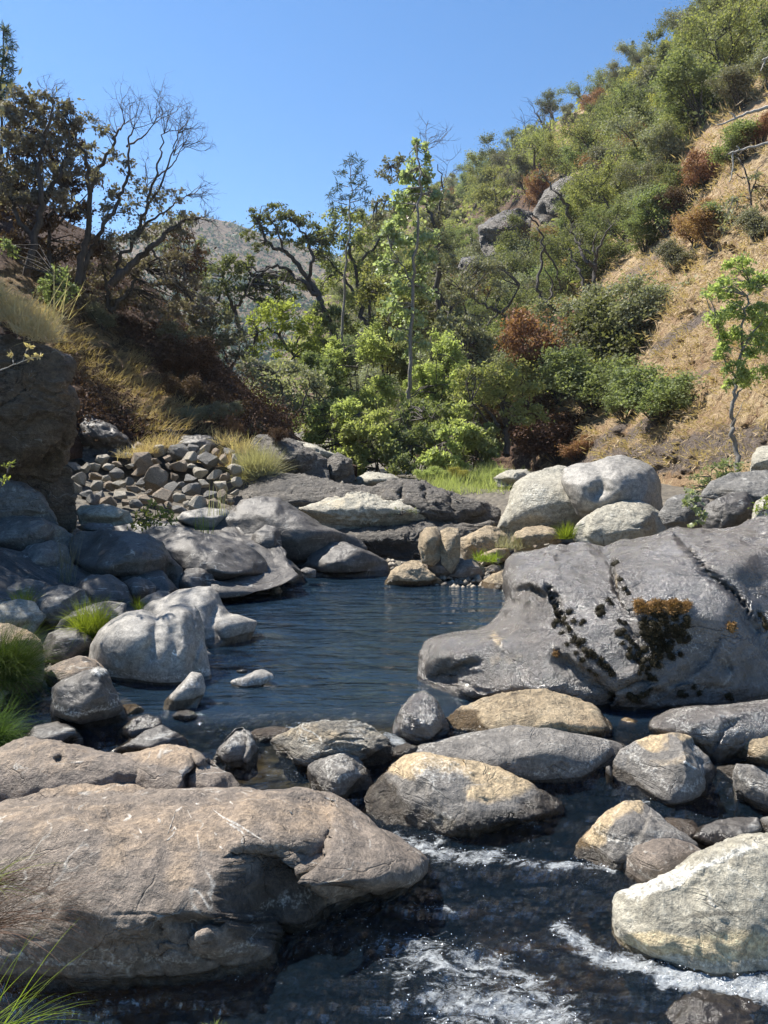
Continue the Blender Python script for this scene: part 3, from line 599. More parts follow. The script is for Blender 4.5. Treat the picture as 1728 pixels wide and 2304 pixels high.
rock('boulder', 'rounded golden tan boulder leaning against the great dark rock',
  [(984,1675),(999,1632),(1020,1601),(1057,1580),(1098,1567),(1156,1557),(1197,1551),(1229,1552),(1270,1562),(1307,1576),(1343,1594),(1364,1617),(1388,1640),(1380,1680),(1200,1690),(1040,1690)],
  6.25, 'tan', T=0.4, tilt=0.8, N=100, seed=20, rough=1.4, ridged=0.25, paint=[('r','blob',1300,1640,90,30,0.5)])
rock('boulder', 'small flat grey tan rock showing between the tan boulder and the round boulder',
  [(1290,1662),(1320,1652),(1350,1645),(1400,1645),(1450,1655),(1470,1690),(1330,1700)], 6.1, 'grey', T=0.3, tilt=0.8, N=40, seed=21, paint=[('r','blob',1380,1650,90,18,0.5)])
rock('boulder', 'round grey boulder flecked with tan, standing in the dark side pool',
  [(1377,1742),(1380,1710),(1395,1690),(1426,1669),(1463,1654),(1505,1650),(1541,1652),(1556,1658),(1562,1674),(1593,1700),(1609,1731),(1616,1773),(1616,1799),(1572,1814),(1512,1812),(1451,1801),(1409,1783),(1379,1765)],
  5.6, 'grey', T=0.42, tilt=0.55, N=110, key='r11', seed=22, amp=0.6, smooth_r=0.012, wetband=0.1,
  feats=[('line',[(1560,1675),(1575,1700),(1600,1720)],8,0.06)],
  paint=[('r','top',1664,0.9),('r','blob',1500,1700,90,30,0.42),('b','line',[(1535,1712),(1575,1727)],4,1.0),('b','blob',1550,1780,40,15,0.5)])
rock('pebble', 'small upright smooth grey stone wedged beside the round flecked boulder',
  [(1363,1725),(1372,1722),(1379,1740),(1379,1762),(1368,1767),(1362,1745)], 5.65, 'dark', T=0.06, tilt=0.2, N=24, seed=23, cat='stone', amp=0.4)
rock('boulder', 'rounded tan boulder with cream cracks at the right edge beside the dark pool',
  [(1628,1704),(1644,1668),(1674,1646),(1728,1635),(1780,1640),(1800,1690),(1728,1712),(1670,1712)], 6.2, 'tan', T=0.35, tilt=0.5, N=50, seed=24, ridged=0.5, paint=[('g','blob',1650,1695,40,30,0.4)])
rock('boulder', 'dark angular block standing in water at the right edge',
  [(1648,1745),(1656,1719),(1692,1723),(1728,1745),(1790,1760),(1800,1830),(1728,1826),(1690,1832),(1653,1813)], 5.6, 'grey', T=0.3, tilt=0.3, N=50, seed=25, p=3, smooth_r=0.006,
  feats=[('line',[(1700,1725),(1690,1780),(1700,1830)],6,-0.05),('step',[(1694,1722),(1690,1830)],6,0.05,40)])
rock('boulder', 'low pale slab awash behind the dark angular block',
  [(1610,1725),(1650,1722),(1700,1728),(1728,1735),(1700,1775),(1640,1760)], 5.95, 'grey', T=0.1, tilt=1.2, N=24, seed=26)
rock('boulder', 'arched tan grey boulder leaning in the rapids, left of the smooth round stone',
  [(1272,1950),(1295,1901),(1331,1859),(1367,1823),(1409,1806),(1439,1805),(1469,1826),(1512,1859),(1536,1877),(1572,1901),(1560,1935),(1403,1965),(1330,1968)],
  5.15, 'grey', T=0.38, tilt=0.6, N=90, seed=27, smooth_r=0.01, wetband=0.1, feats=[('line',[(1440,1808),(1470,1840),(1455,1890)],8,-0.05),('step',[(1462,1820),(1450,1870),(1425,1930)],9,0.13,60)],
  paint=[('r','line',[(1300,1900),(1370,1826),(1435,1812)],16,0.9),('g','blob',1470,1870,30,30,0.4)])
rock('boulder', 'brown submerged shoulder of rock right of the arched boulder',
  [(1475,1850),(1500,1838),(1560,1845),(1580,1870),(1560,1900),(1490,1890)], 5.35, 'brown', T=0.15, tilt=1.2, N=24, seed=28, wetband=0.25)
rock('boulder', 'smooth rounded mauve grey stone behind the pale slab',
  [(1400,1962),(1403,1925),(1421,1897),(1463,1883),(1512,1885),(1554,1898),(1585,1918),(1590,1960),(1500,2005),(1405,2000)],
  4.95, 'brown', T=0.3, tilt=0.5, N=70, seed=29, amp=0.35, rough=0.4, paint=[('g','blob',1440,1960,60,25,0.3),('r','blob',1500,1905,60,18,0.4)], wetband=0.05)
rock('boulder', 'low dark polished boulder between round boulder and pale slab',
  [(1554,1885),(1572,1862),(1614,1847),(1668,1838),(1705,1841),(1718,1865),(1690,1905),(1602,1915),(1565,1908)], 5.3, 'dark', T=0.2, tilt=0.7, N=50, seed=30)
rock('boulder', 'small grey lump of rock at the right edge above the pale slab',
  [(1702,1862),(1715,1840),(1760,1832),(1790,1880),(1740,1900),(1710,1890)], 4.9, 'grey', T=0.15, tilt=0.5, N=30, seed=31)
rock('boulder', 'big pale cream slab with a brown wet foot at the right edge',
  [(1382,2046),(1385,2016),(1409,1992),(1451,1980),(1494,1962),(1542,1937),(1602,1907),(1662,1889),(1698,1877),(1760,1875),(1900,1890),(1960,2000),(1940,2120),(1728,2165),(1632,2185),(1572,2180),(1451,2162),(1385,2135),(1380,2095)],
  4.55, 'pale', T=0.55, tilt=0.6, N=130, seed=32, smooth_r=0.008, p=2.6, wetband=0.03, cen=(1640,2040),
  feats=[('line',[(1400,2010),(1480,2000),(1600,1990),(1728,1995)],14,-0.02),('line',[(1390,2080),(1500,2070),(1600,2085),(1728,2060)],8,0.015),('step',[(1385,2100),(1500,2105),(1600,2090),(1760,2080)],14,-0.06,60),('line',[(1490,2060),(1560,2030),(1650,2035)],10,0.012)],
  paint=[('g','line',[(1480,2105),(1560,2095),(1640,2085),(1760,2080)],14,0.7),('r','line',[(1400,2140),(1500,2150),(1600,2165),(1760,2145)],26,1.3),('g','blob',1650,2120,120,18,0.5),('b','line',[(1400,2000),(1560,1950),(1728,1900)],22,0.6)])
rock('boulder', 'dark wet rock breaking the white water at the bottom right corner',
  [(1420,2345),(1457,2300),(1500,2267),(1542,2244),(1596,2232),(1656,2238),(1705,2257),(1735,2280),(1790,2345),(1600,2420)], 3.45, 'dark', T=0.25, tilt=0.7, N=60, seed=33, wetband=0.5, ridged=0.6)
rock('boulder', 'little rounded dark rock at the lip of the small fall, right of the grooved boulder',
  [(880,1700),(890,1678),(915,1672),(940,1680),(950,1700),(910,1712)], 6.1, 'grey', T=0.12, tilt=0.6, N=24, seed=34, wetband=0.2)
# ---- left shore, mid distance
rock('boulder', 'sunlit smooth pale grey boulder with a fin shaped peak on the left shore',
  [(200,1485),(203,1450),(219,1419),(250,1393),(286,1377),(318,1372),(354,1384),(385,1364),(411,1357),(437,1360),(450,1374),(458,1408),(462,1445),(470,1481),(478,1512),(470,1545),(420,1552),(365,1545),(312,1535),(292,1520),(266,1512),(224,1506)],
  8.1, 'smooth', T=0.45, tilt=0.6, N=130, key='l1', seed=35, amp=0.45, rough=0.4, smooth_r=0.01, wetband=0.04,
  feats=[('line',[(411,1360),(420,1420),(430,1500),(440,1550)],18,-0.10),('step',[(436,1362),(450,1420),(456,1500),(466,1550)],14,0.13,50),('line',[(365,1400),(340,1450),(312,1520)],16,0.09),('line',[(252,1480),(265,1490),(262,1508)],6,0.06),('lobe',290,1430,50,50,0.08),('line',[(385,1400),(395,1450),(380,1520)],14,0.04)],
  paint=[('b','line',[(387,1492),(385,1478),(392,1462)],2.5,0.9),('b','line',[(395,1475),(405,1478)],2.5,0.9),('b','line',[(403,1420),(412,1445)],2,0.5)])
rock('boulder', 'small grey foot of rock running into the pool from the fin shaped boulder',
  [(362,1592),(370,1573),(406,1541),(430,1510),(452,1515),(463,1545),(458,1565),(437,1588),(401,1602),(370,1600)], 7.15, 'smooth', T=0.18, tilt=0.8, N=50, seed=36, amp=0.6, paint=[('g','blob',445,1560,20,40,0.45)])
rock('boulder', 'grey shadowed boulder with a rounded crest behind the fin shaped boulder',
  [(312,1375),(333,1356),(365,1346),(406,1325),(443,1319),(474,1320),(490,1335),(500,1361),(516,1380),(547,1384),(581,1398),(566,1429),(568,1455),(552,1468),(530,1475),(530,1512),(500,1520),(469,1540),(430,1530),(380,1480),(330,1420)],
  9.1, 'smooth', T=0.5, tilt=0.6, N=100, seed=37, amp=0.5, smooth_r=0.008, cen=(430,1430), feats=[('lobe',540,1420,30,40,0.15),('line',[(480,1350),(480,1420),(520,1450)],14,0.12),('lobe',508,1470,20,18,0.12)],
  paint=[('g','blob',500,1440,100,100,0.25)])
rock('boulder', 'small low pale stone alone in the pool off the left shore',
  [(518,1533),(530,1526),(547,1523),(560,1516),(575,1508),(592,1506),(614,1515),(617,1526),(598,1535),(583,1540),(552,1548),(530,1545)], 7.6, 'smooth', T=0.1, tilt=0.9, N=40, seed=38, amp=0.6, wetband=0.02)
rock('boulder', 'tiny pale stone tip just above the pool water',
  [(531,1509),(545,1505),(557,1508),(550,1513),(536,1514)], 7.95, 'smooth', T=0.04, tilt=0.9, N=14, seed=39, cat='stone')
rock('boulder', 'shadow dappled dark boulder on the left shore in front of the grass clump',
  [(109,1622),(117,1575),(120,1549),(156,1528),(193,1507),(224,1497),(242,1507),(250,1539),(266,1575),(286,1606),(296,1626),(260,1650),(208,1655),(156,1645),(112,1638)],
  6.75, 'dark', T=0.38, tilt=0.4, N=80, seed=40, smooth_r=0.008, key='l4', feats=[('line',[(240,1510),(215,1560),(220,1640)],14,-0.05)], paint=[('b','blob',225,1510,30,14,0.6)])
rock('boulder', 'flat pinkish slab between the pale boulder and the grassy bank',
  [(95,1522),(110,1503),(135,1492),(177,1476),(219,1484),(244,1502),(230,1540),(150,1550),(100,1545)], 7.4, 'brown', T=0.25, tilt=1.0, N=44, seed=41, ridged=0.3, paint=[('r','blob',170,1500,80,30,0.5)])
rock('boulder', 'small black wet rock beside the dappled boulder', [(258,1662),(271,1637),(302,1614),(333,1607),(359,1617),(366,1634),(340,1660),(292,1672)], 6.3, 'dark', T=0.16, tilt=0.6, N=40, seed=42, wetband=0.3)
rock('boulder', 'low dark wet rock just above the brown boulders at left', [(235,1700),(245,1688),(292,1664),(333,1643),(365,1632),(396,1648),(422,1664),(426,1692),(365,1705)], 6.05, 'dark', T=0.2, tilt=0.8, N=50, seed=43, ridged=0.4)
rock('boulder', 'low black slab in shade at the foot of the left grass clump', [(50,1665),(78,1632),(130,1622),(172,1637),(190,1669),(156,1690),(70,1690)], 6.15, 'dark', T=0.2, tilt=0.7, N=40, seed=44)
rock('stone', 'small rounded stone breaking the water below the pale foot of rock', [(386,1612),(400,1600),(420,1597),(436,1601),(446,1612),(417,1622)], 6.75, 'grey', T=0.08, tilt=0.8, N=24, seed=45, cat='stone')
rock('stone', 'small pinkish stone at the edge of the still inlet', [(273,1590),(282,1584),(305,1584),(325,1595),(318,1606),(280,1608)], 6.9, 'tan', T=0.07, tilt=0.8, N=24, seed=46, cat='stone')
rock('boulder', 'submerged brown slab just behind the grooved boulder', [(562,1650),(575,1640),(610,1634),(650,1638),(650,1665),(580,1672)], 6.45, 'brown', T=0.1, tilt=1.2, N=24, seed=47, wetband=0.3)
rock('boulder', 'tan sunlit boulder behind the big grass clump at the left edge', [(-60,1420),(-20,1408),(20,1402),(60,1416),(92,1440),(102,1480),(98,1520),(40,1540),(-60,1530)], 7.2, 'tan', T=0.3, tilt=0.5, N=60, seed=48, ridged=0.4, paint=[('r','blob',60,1450,60,60,0.6)])
# ---- left bank, shaded group
G = 'water smoothed grey boulders packed on the left bank'
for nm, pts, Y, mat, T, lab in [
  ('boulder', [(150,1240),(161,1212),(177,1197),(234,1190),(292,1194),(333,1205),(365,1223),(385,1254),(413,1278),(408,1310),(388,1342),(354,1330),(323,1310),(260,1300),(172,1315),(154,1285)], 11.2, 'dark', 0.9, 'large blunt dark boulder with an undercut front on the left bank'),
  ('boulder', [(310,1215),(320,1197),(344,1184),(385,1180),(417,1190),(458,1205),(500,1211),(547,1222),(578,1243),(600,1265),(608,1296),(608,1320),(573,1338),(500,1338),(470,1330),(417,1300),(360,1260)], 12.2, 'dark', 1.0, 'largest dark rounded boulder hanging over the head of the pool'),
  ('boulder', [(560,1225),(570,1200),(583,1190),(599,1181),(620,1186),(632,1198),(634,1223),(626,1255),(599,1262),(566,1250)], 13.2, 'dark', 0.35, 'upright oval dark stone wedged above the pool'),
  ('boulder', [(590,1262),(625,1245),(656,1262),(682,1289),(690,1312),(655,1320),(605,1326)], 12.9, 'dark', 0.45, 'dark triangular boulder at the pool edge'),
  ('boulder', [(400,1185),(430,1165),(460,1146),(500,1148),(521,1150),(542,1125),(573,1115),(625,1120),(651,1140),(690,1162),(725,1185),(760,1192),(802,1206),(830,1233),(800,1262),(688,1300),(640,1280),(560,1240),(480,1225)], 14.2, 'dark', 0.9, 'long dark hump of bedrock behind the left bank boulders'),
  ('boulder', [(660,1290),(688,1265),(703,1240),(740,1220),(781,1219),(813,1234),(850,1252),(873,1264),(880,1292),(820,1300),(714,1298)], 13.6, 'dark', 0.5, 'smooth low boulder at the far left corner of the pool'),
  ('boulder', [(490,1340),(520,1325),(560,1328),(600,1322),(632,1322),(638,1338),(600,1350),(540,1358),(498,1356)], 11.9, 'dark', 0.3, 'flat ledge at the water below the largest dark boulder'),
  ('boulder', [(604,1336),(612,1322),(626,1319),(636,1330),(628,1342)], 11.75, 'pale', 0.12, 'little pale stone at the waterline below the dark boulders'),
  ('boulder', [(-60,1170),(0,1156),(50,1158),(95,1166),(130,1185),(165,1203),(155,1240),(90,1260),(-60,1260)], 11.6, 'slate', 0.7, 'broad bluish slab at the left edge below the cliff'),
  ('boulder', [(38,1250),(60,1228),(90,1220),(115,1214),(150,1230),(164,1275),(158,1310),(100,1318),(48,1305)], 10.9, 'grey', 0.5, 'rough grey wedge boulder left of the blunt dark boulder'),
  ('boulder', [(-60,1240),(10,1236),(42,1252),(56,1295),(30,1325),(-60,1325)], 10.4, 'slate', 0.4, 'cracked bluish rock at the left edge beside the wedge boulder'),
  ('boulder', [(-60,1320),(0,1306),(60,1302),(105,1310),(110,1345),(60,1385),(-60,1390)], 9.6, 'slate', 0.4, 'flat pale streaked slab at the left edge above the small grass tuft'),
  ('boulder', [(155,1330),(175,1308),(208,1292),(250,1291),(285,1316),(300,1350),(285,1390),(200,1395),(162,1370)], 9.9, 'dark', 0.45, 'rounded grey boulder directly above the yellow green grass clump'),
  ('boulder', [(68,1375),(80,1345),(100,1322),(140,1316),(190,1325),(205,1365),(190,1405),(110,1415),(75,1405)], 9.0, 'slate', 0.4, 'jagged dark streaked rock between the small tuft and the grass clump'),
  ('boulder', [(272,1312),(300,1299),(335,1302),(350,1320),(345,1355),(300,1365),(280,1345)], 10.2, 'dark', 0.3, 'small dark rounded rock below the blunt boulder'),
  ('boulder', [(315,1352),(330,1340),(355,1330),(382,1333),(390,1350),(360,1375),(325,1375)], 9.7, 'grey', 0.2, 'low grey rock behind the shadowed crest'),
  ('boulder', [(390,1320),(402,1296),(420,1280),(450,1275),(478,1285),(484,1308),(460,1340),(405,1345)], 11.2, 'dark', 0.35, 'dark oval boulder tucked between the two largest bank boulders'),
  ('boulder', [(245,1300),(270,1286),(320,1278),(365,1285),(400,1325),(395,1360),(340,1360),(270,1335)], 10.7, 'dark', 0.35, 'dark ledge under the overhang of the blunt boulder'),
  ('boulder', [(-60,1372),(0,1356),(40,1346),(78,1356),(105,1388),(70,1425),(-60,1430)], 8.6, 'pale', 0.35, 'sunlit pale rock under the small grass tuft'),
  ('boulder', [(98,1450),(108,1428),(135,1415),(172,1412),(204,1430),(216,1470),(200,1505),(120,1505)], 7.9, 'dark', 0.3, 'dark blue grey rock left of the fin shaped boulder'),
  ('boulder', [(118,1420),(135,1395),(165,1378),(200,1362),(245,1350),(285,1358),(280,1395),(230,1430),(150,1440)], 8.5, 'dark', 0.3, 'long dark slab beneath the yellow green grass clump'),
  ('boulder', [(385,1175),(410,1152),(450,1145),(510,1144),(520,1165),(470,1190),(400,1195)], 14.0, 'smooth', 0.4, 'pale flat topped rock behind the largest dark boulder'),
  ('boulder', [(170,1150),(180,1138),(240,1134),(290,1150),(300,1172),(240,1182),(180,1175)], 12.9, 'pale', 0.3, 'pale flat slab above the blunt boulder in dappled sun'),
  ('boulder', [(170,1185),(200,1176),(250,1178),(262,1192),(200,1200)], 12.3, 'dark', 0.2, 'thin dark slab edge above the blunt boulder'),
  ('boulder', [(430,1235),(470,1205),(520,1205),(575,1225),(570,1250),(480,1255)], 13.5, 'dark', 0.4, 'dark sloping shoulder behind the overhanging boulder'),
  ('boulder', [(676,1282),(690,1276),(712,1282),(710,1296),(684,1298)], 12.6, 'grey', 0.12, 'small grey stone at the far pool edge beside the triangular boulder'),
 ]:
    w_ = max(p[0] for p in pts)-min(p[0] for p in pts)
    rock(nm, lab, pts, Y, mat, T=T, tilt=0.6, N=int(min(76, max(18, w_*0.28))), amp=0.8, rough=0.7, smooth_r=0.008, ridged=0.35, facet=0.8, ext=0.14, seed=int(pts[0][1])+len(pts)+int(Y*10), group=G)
rock('bedrock', 'dark fractured bedrock between and beneath the left bank boulders', [(-200,1190),(60,1172),(300,1180),(520,1172),(640,1240),(672,1300),(600,1328),(480,1345),(400,1372),(300,1400),(150,1475),(-200,1490)],
  11.3, 'dark', T=0.2, tilt=2.9, N=120, seed=58, ridged=0.9, facet=0.5, ext=0.0, smooth_r=0.008, cat='rock', cen=(230,1325), amp=0.8)
# ---- craggy outcrop in the middle
rock('rock_outcrop', 'dark grained crest of the craggy outcrop beyond the pool', [(500,1150),(520,1125),(545,1103),(570,1085),(600,1070),(640,1065),(690,1070),(760,1086),(820,1098),(900,1100),(960,1120),(960,1170),(800,1180),(600,1170)],
  16.6, 'crag', T=1.2, tilt=1.2, N=90, seed=60, ridged=0.7, strat=0.5, cat='rock', paint=[('g','blob',620,1090,120,30,0.5)])
rock('rock_outcrop', 'pale sunlit broken face of the outcrop beyond the pool', [(630,1150),(650,1120),(690,1108),(740,1100),(800,1108),(860,1118),(930,1125),(980,1140),(1010,1170),(940,1195),(840,1190),(740,1200),(690,1185)],
  15.7, 'pale', T=0.8, tilt=1.2, N=110, seed=61, ridged=1.1, smooth_r=0.006, cat='rock', paint=[('g','blob',900,1165,80,20,0.5),('r','blob',750,1130,80,30,0.4)])
rock('rock_outcrop', 'dark undercut crag over the water at the head of the pool', [(740,1205),(780,1190),(840,1185),(900,1180),(960,1172),(1020,1180),(1060,1180),(1100,1185),(1115,1170),(1100,1205),(1050,1215),(1000,1235),(965,1262),(900,1290),(860,1280),(820,1240),(790,1222)],
  15.1, 'crag', T=0.8, tilt=0.3, N=110, seed=62, ridged=1.0, smooth_r=0.006, cat='rock', feats=[('line',[(830,1220),(900,1240),(960,1230)],22,0.3)], paint=[('g','blob',880,1240,120,50,0.8),('g','blob',1020,1195,60,20,0.4)])  # dark patches put the shade under the overhang into the colour
rock('rock_outcrop', 'row of rounded dark crags on the right end of the outcrop', [(800,1110),(850,1088),(900,1079),(950,1084),(1000,1105),(1040,1122),(1090,1128),(1122,1150),(1120,1190),(1060,1205),(960,1190),(860,1160),(820,1140)],
  16.0, 'crag', T=0.9, tilt=0.8, N=110, seed=63, ridged=1.0, smooth_r=0.006, cat='rock', feats=[('line',[(905,1085),(900,1130)],7,0.25),('line',[(955,1090),(960,1135)],7,0.25),('line',[(1010,1115),(1030,1170)],7,0.25)], paint=[('g','blob',1020,1150,90,40,0.5)])
for i, (pts, Y, mt, lab) in enumerate([
  ([(560,1005),(575,985),(610,977),(650,988),(700,1008),(735,1035),(745,1075),(690,1085),(620,1060)], 18.5, 'crag', 'dark wedge of rock behind the pale dry bush'),
  ([(735,1035),(760,1018),(790,1036),(800,1070),(770,1082),(738,1078)], 18.8, 'crag', 'black knob of rock at the foot of the green willows'),
  ([(385,1000),(400,985),(440,978),(485,984),(505,1003),(480,1025),(410,1022)], 18.6, 'dark', 'grey slab at the head of the rubble'),
  ([(660,990),(700,1000),(760,1025),(790,1045),(740,1045),(690,1022)], 19.5, 'pale', 'pale rib of rock at the toe of the left slope'),
  ([(160,940),(200,934),(260,962),(310,1003),(290,1022),(200,1022),(160,1000)], 15.5, 'dark', 'dark blue grey slab in shade under the left slope'),
  ([(800,1075),(830,1062),(880,1066),(905,1080),(860,1095),(810,1092)], 19.0, 'pale', 'pale flat stones strip under the willows'),
  ([(1110,1075),(1140,1058),(1185,1056),(1200,1070),(1160,1085),(1120,1088)], 19.0, 'pale', 'flat pale ledge left of the big pale boulder')]):
    if i in (2, 4): Y = float(LH.Y(pts[3][0], pts[3][1]+25))+0.35
    rock('rock_outcrop', lab, pts, Y, mt, T=0.6, tilt=0.8, N=50, seed=170+i, ridged=0.9, smooth_r=0.008, cat='rock')
# ---- right shore
rock('boulder', 'big pale rounded boulder with streaked sides above the right shore',
  [(1105,1200),(1125,1165),(1138,1145),(1146,1108),(1156,1082),(1187,1062),(1225,1054),(1260,1050),(1310,1060),(1360,1090),(1400,1150),(1400,1200),(1290,1215),(1180,1220)],
  14.4, 'pale', T=0.9, tilt=0.6, N=100, seed=80, amp=0.7, cen=(1250,1140), paint=[('b','blob',1200,1120,60,60,0.4)])
rock('boulder', 'rounded dark shouldered boulder on top of the big pale boulder',
  [(1262,1085),(1268,1055),(1296,1042),(1333,1043),(1364,1031),(1400,1024),(1437,1033),(1468,1051),(1486,1082),(1489,1119),(1499,1155),(1453,1170),(1400,1150),(1350,1150),(1300,1140),(1275,1115)],
  13.6, 'smooth', T=0.8, tilt=0.4, N=100, seed=81, amp=0.6, smooth_r=0.01, feats=[('line',[(1350,1060),(1350,1100),(1330,1130)],18,0.22),('lobe',1400,1060,50,30,0.15),('line',[(1390,1050),(1400,1090),(1380,1120)],16,-0.1)],
  paint=[('g','blob',1340,1110,50,40,0.35),('g','blob',1430,1130,50,30,0.3)])
rock('boulder', 'layered pale boulder with bedding lines in front of the big rounded pair',
  [(1288,1200),(1295,1185),(1307,1171),(1359,1140),(1406,1124),(1440,1126),(1460,1136),(1489,1155),(1502,1181),(1500,1215),(1400,1240),(1310,1235)],
  12.6, 'pale', T=0.55, tilt=0.6, N=90, seed=82, strat=0.3, amp=0.7, feats=[('line',[(1300,1190),(1380,1160),(1450,1160)],5,0.07),('line',[(1320,1205),(1400,1185),(1490,1180)],5,0.07),('line',[(1300,1175),(1370,1150),(1420,1145)],4,0.05)])
for i, (pts, Y, mt, T, lab) in enumerate([
  ([(1030,1225),(1036,1210),(1062,1197),(1093,1184),(1124,1189),(1143,1207),(1140,1240),(1100,1262),(1045,1255)], 13.9, 'tan', 0.4, 'cream sunlit boulder right of the split tan stone'),
  ([(942,1215),(944,1200),(958,1187),(984,1184),(993,1212),(990,1254),(973,1266),(950,1258),(942,1235)], 12.9, 'tan', 0.25, 'left half of the upright split tan stone'),
  ([(985,1200),(1005,1185),(1031,1188),(1037,1212),(1034,1258),(1015,1280),(992,1262)], 12.9, 'tan', 0.25, 'right half of the upright split tan stone'),
  ([(866,1312),(880,1285),(911,1265),(942,1259),(968,1285),(996,1308),(990,1320),(916,1324),(872,1322)], 12.7, 'tan', 0.35, 'low tan boulder in the water left of the split stone'),
  ([(935,1275),(960,1262),(994,1256),(1040,1257),(1055,1268),(1020,1300),(980,1304)], 13.0, 'brown', 0.3, 'brown rock that carries the split tan stone'),
  ([(1010,1295),(1020,1278),(1038,1265),(1062,1257),(1088,1275),(1100,1302),(1078,1322),(1018,1318)], 12.9, 'brown', 0.3, 'mauve grey boulder at the waterline right of the split stone'),
  ([(1080,1325),(1085,1308),(1109,1291),(1145,1280),(1175,1300),(1170,1345),(1110,1338)], 12.4, 'tan', 0.3, 'tan ledge at the waterline against the great dark rock'),
  ([(1148,1220),(1160,1198),(1182,1186),(1218,1181),(1249,1192),(1265,1218),(1210,1240),(1158,1240)], 13.3, 'tan', 0.4, 'cream boulder behind the great dark rock'),
  ([(1072,1256),(1090,1242),(1115,1234),(1145,1234),(1152,1256),(1110,1268),(1080,1266)], 13.4, 'tan', 0.2, 'small cream slab among the shore stones'),
  ([(1090,1282),(1105,1270),(1125,1272),(1130,1290),(1105,1296)], 12.9, 'brown', 0.15, 'small brown stone in the gap of the right shore'),
  ([(1480,1160),(1500,1125),(1520,1113),(1560,1110),(1595,1125),(1600,1160),(1560,1200),(1510,1200)], 11.6, 'slate', 0.4, 'grey slab between layered boulder and dark block'),
  ([(1575,1160),(1583,1145),(1593,1129),(1645,1108),(1676,1106),(1694,1130),(1692,1160),(1635,1196),(1590,1204)], 10.2, 'dark', 0.35, 'dark angular block under the pale slab at upper right'),
  ([(1575,1120),(1585,1100),(1604,1082),(1645,1064),(1697,1060),(1780,1064),(1820,1110),(1760,1170),(1692,1160),(1640,1130)], 10.9, 'slate', 0.6, 'blue grey streaked slab at the right edge under the slim tree'),
  ([(1685,1065),(1692,1030),(1705,1008),(1740,1000),(1800,1000),(1810,1070),(1740,1085)], 12.4, 'pale', 0.4, 'pale boulder at the right edge behind the streaked slab'),
  ([(1690,1180),(1700,1130),(1728,1115),(1800,1110),(1820,1220),(1740,1230)], 9.5, 'pale', 0.3, 'cream rock at the right edge above the great dark rock')]):
    w_ = max(p[0] for p in pts)-min(p[0] for p in pts)
    rock('boulder', lab, pts, Y, mt, T=T, tilt=0.5, N=int(min(80, max(24, w_*0.5))), seed=190+i, ext=0.12, p=2.6, smooth_r=0.01, ridged=0.3 if mt in ('tan', 'dark') else 0.0, facet=0.95 if i in (1, 2) else 0.7)
rock('bedrock', 'great dark polished rock with black moss and long cracks on the right shore',
  [(1136,1330),(1134,1290),(1138,1262),(1154,1245),(1197,1231),(1240,1221),(1280,1224),(1320,1220),(1359,1228),(1400,1213),(1470,1200),(1520,1186),(1570,1190),(1640,1185),(1720,1165),(1850,1150),(1950,1250),(2000,1450),(1950,1640),(1728,1640),(1600,1650),(1500,1660),(1380,1665),(1200,1680),(1000,1690),(930,1672),(912,1645),(914,1622),(935,1580),(950,1555),(942,1520),(943,1470),(962,1440),(1000,1425),(1050,1428),(1095,1413),(1125,1382),(1140,1352)],
  7.75, 'gloss', T=1.15, tilt=0.75, N=210, ext=0.03, key='q1', seed=101, smooth_r=0.006, cen=(1400,1440), amp=0.65, ridged=0.16, facet=0.22, rough=1.1, cat='rock',
  feats=[('step',[(1365,1232),(1380,1290),(1395,1350),(1420,1400)],8,0.085,70),('line',[(1368,1232),(1380,1290),(1395,1350),(1430,1400)],6,0.153),
   ('line',[(1530,1215),(1560,1245),(1600,1290),(1660,1340),(1700,1390),(1760,1450)],6,0.170),('step',[(1530,1215),(1600,1290),(1700,1390),(1760,1450)],8,-0.102,90),
   ('line',[(1228,1310),(1245,1350),(1262,1400),(1300,1450)],6,0.136),('line',[(1190,1320),(1225,1345)],6,0.085),
   ('line',[(950,1545),(985,1530),(1020,1510),(1050,1490)],7,0.170),('lobe',1000,1480,60,40,0.12),('lobe',1240,1290,90,50,0.16),
   ('line',[(1150,1340),(1175,1325),(1190,1322),(1215,1340)],9,0.085),('line',[(1095,1413),(1105,1450),(1110,1470)],7,-0.051),
   ('step',[(1310,1500),(1370,1540),(1400,1580),(1380,1620)],14,0.204,60),('line',[(1400,1540),(1440,1530),(1480,1490)],12,-0.102),
   ('line',[(1384,1600),(1400,1570),(1440,1545),(1475,1540)],7,0.204),('line',[(1430,1420),(1450,1480),(1475,1530)],18,0.085),
   ('line',[(1560,1560),(1620,1480),(1640,1440)],16,0.085),('line',[(1490,1605),(1540,1560),(1600,1540)],10,0.085),('line',[(1660,1500),(1700,1520)],12,0.085),
   ('line',[(960,1560),(990,1600),(1000,1640)],9,0.085),('line',[(1470,1620),(1500,1560),(1600,1560)],12,-0.085),('lobe',1640,1260,120,50,0.1),('lobe',1480,1300,70,60,0.08)],
  paint=[('g','line',[(1235,1320),(1262,1400),(1300,1450),(1370,1510)],12,0.7),('g','blob',1460,1480,50,60,0.45),('g','line',[(1366,1240),(1395,1340)],5,0.7),('g','line',[(1530,1215),(1600,1290),(1720,1400)],5,0.6),
   ('r','blob',1140,1470,70,60,0.3),('r','blob',1110,1435,10,22,0.9),('r','blob',1390,1310,8,26,0.6),('b','blob',1590,1450,80,50,0.33),('b','blob',1190,1290,90,60,0.3),('g','blob',1640,1540,60,50,0.25),('g','blob',1390,1590,24,50,0.7)], wetband=0.05)
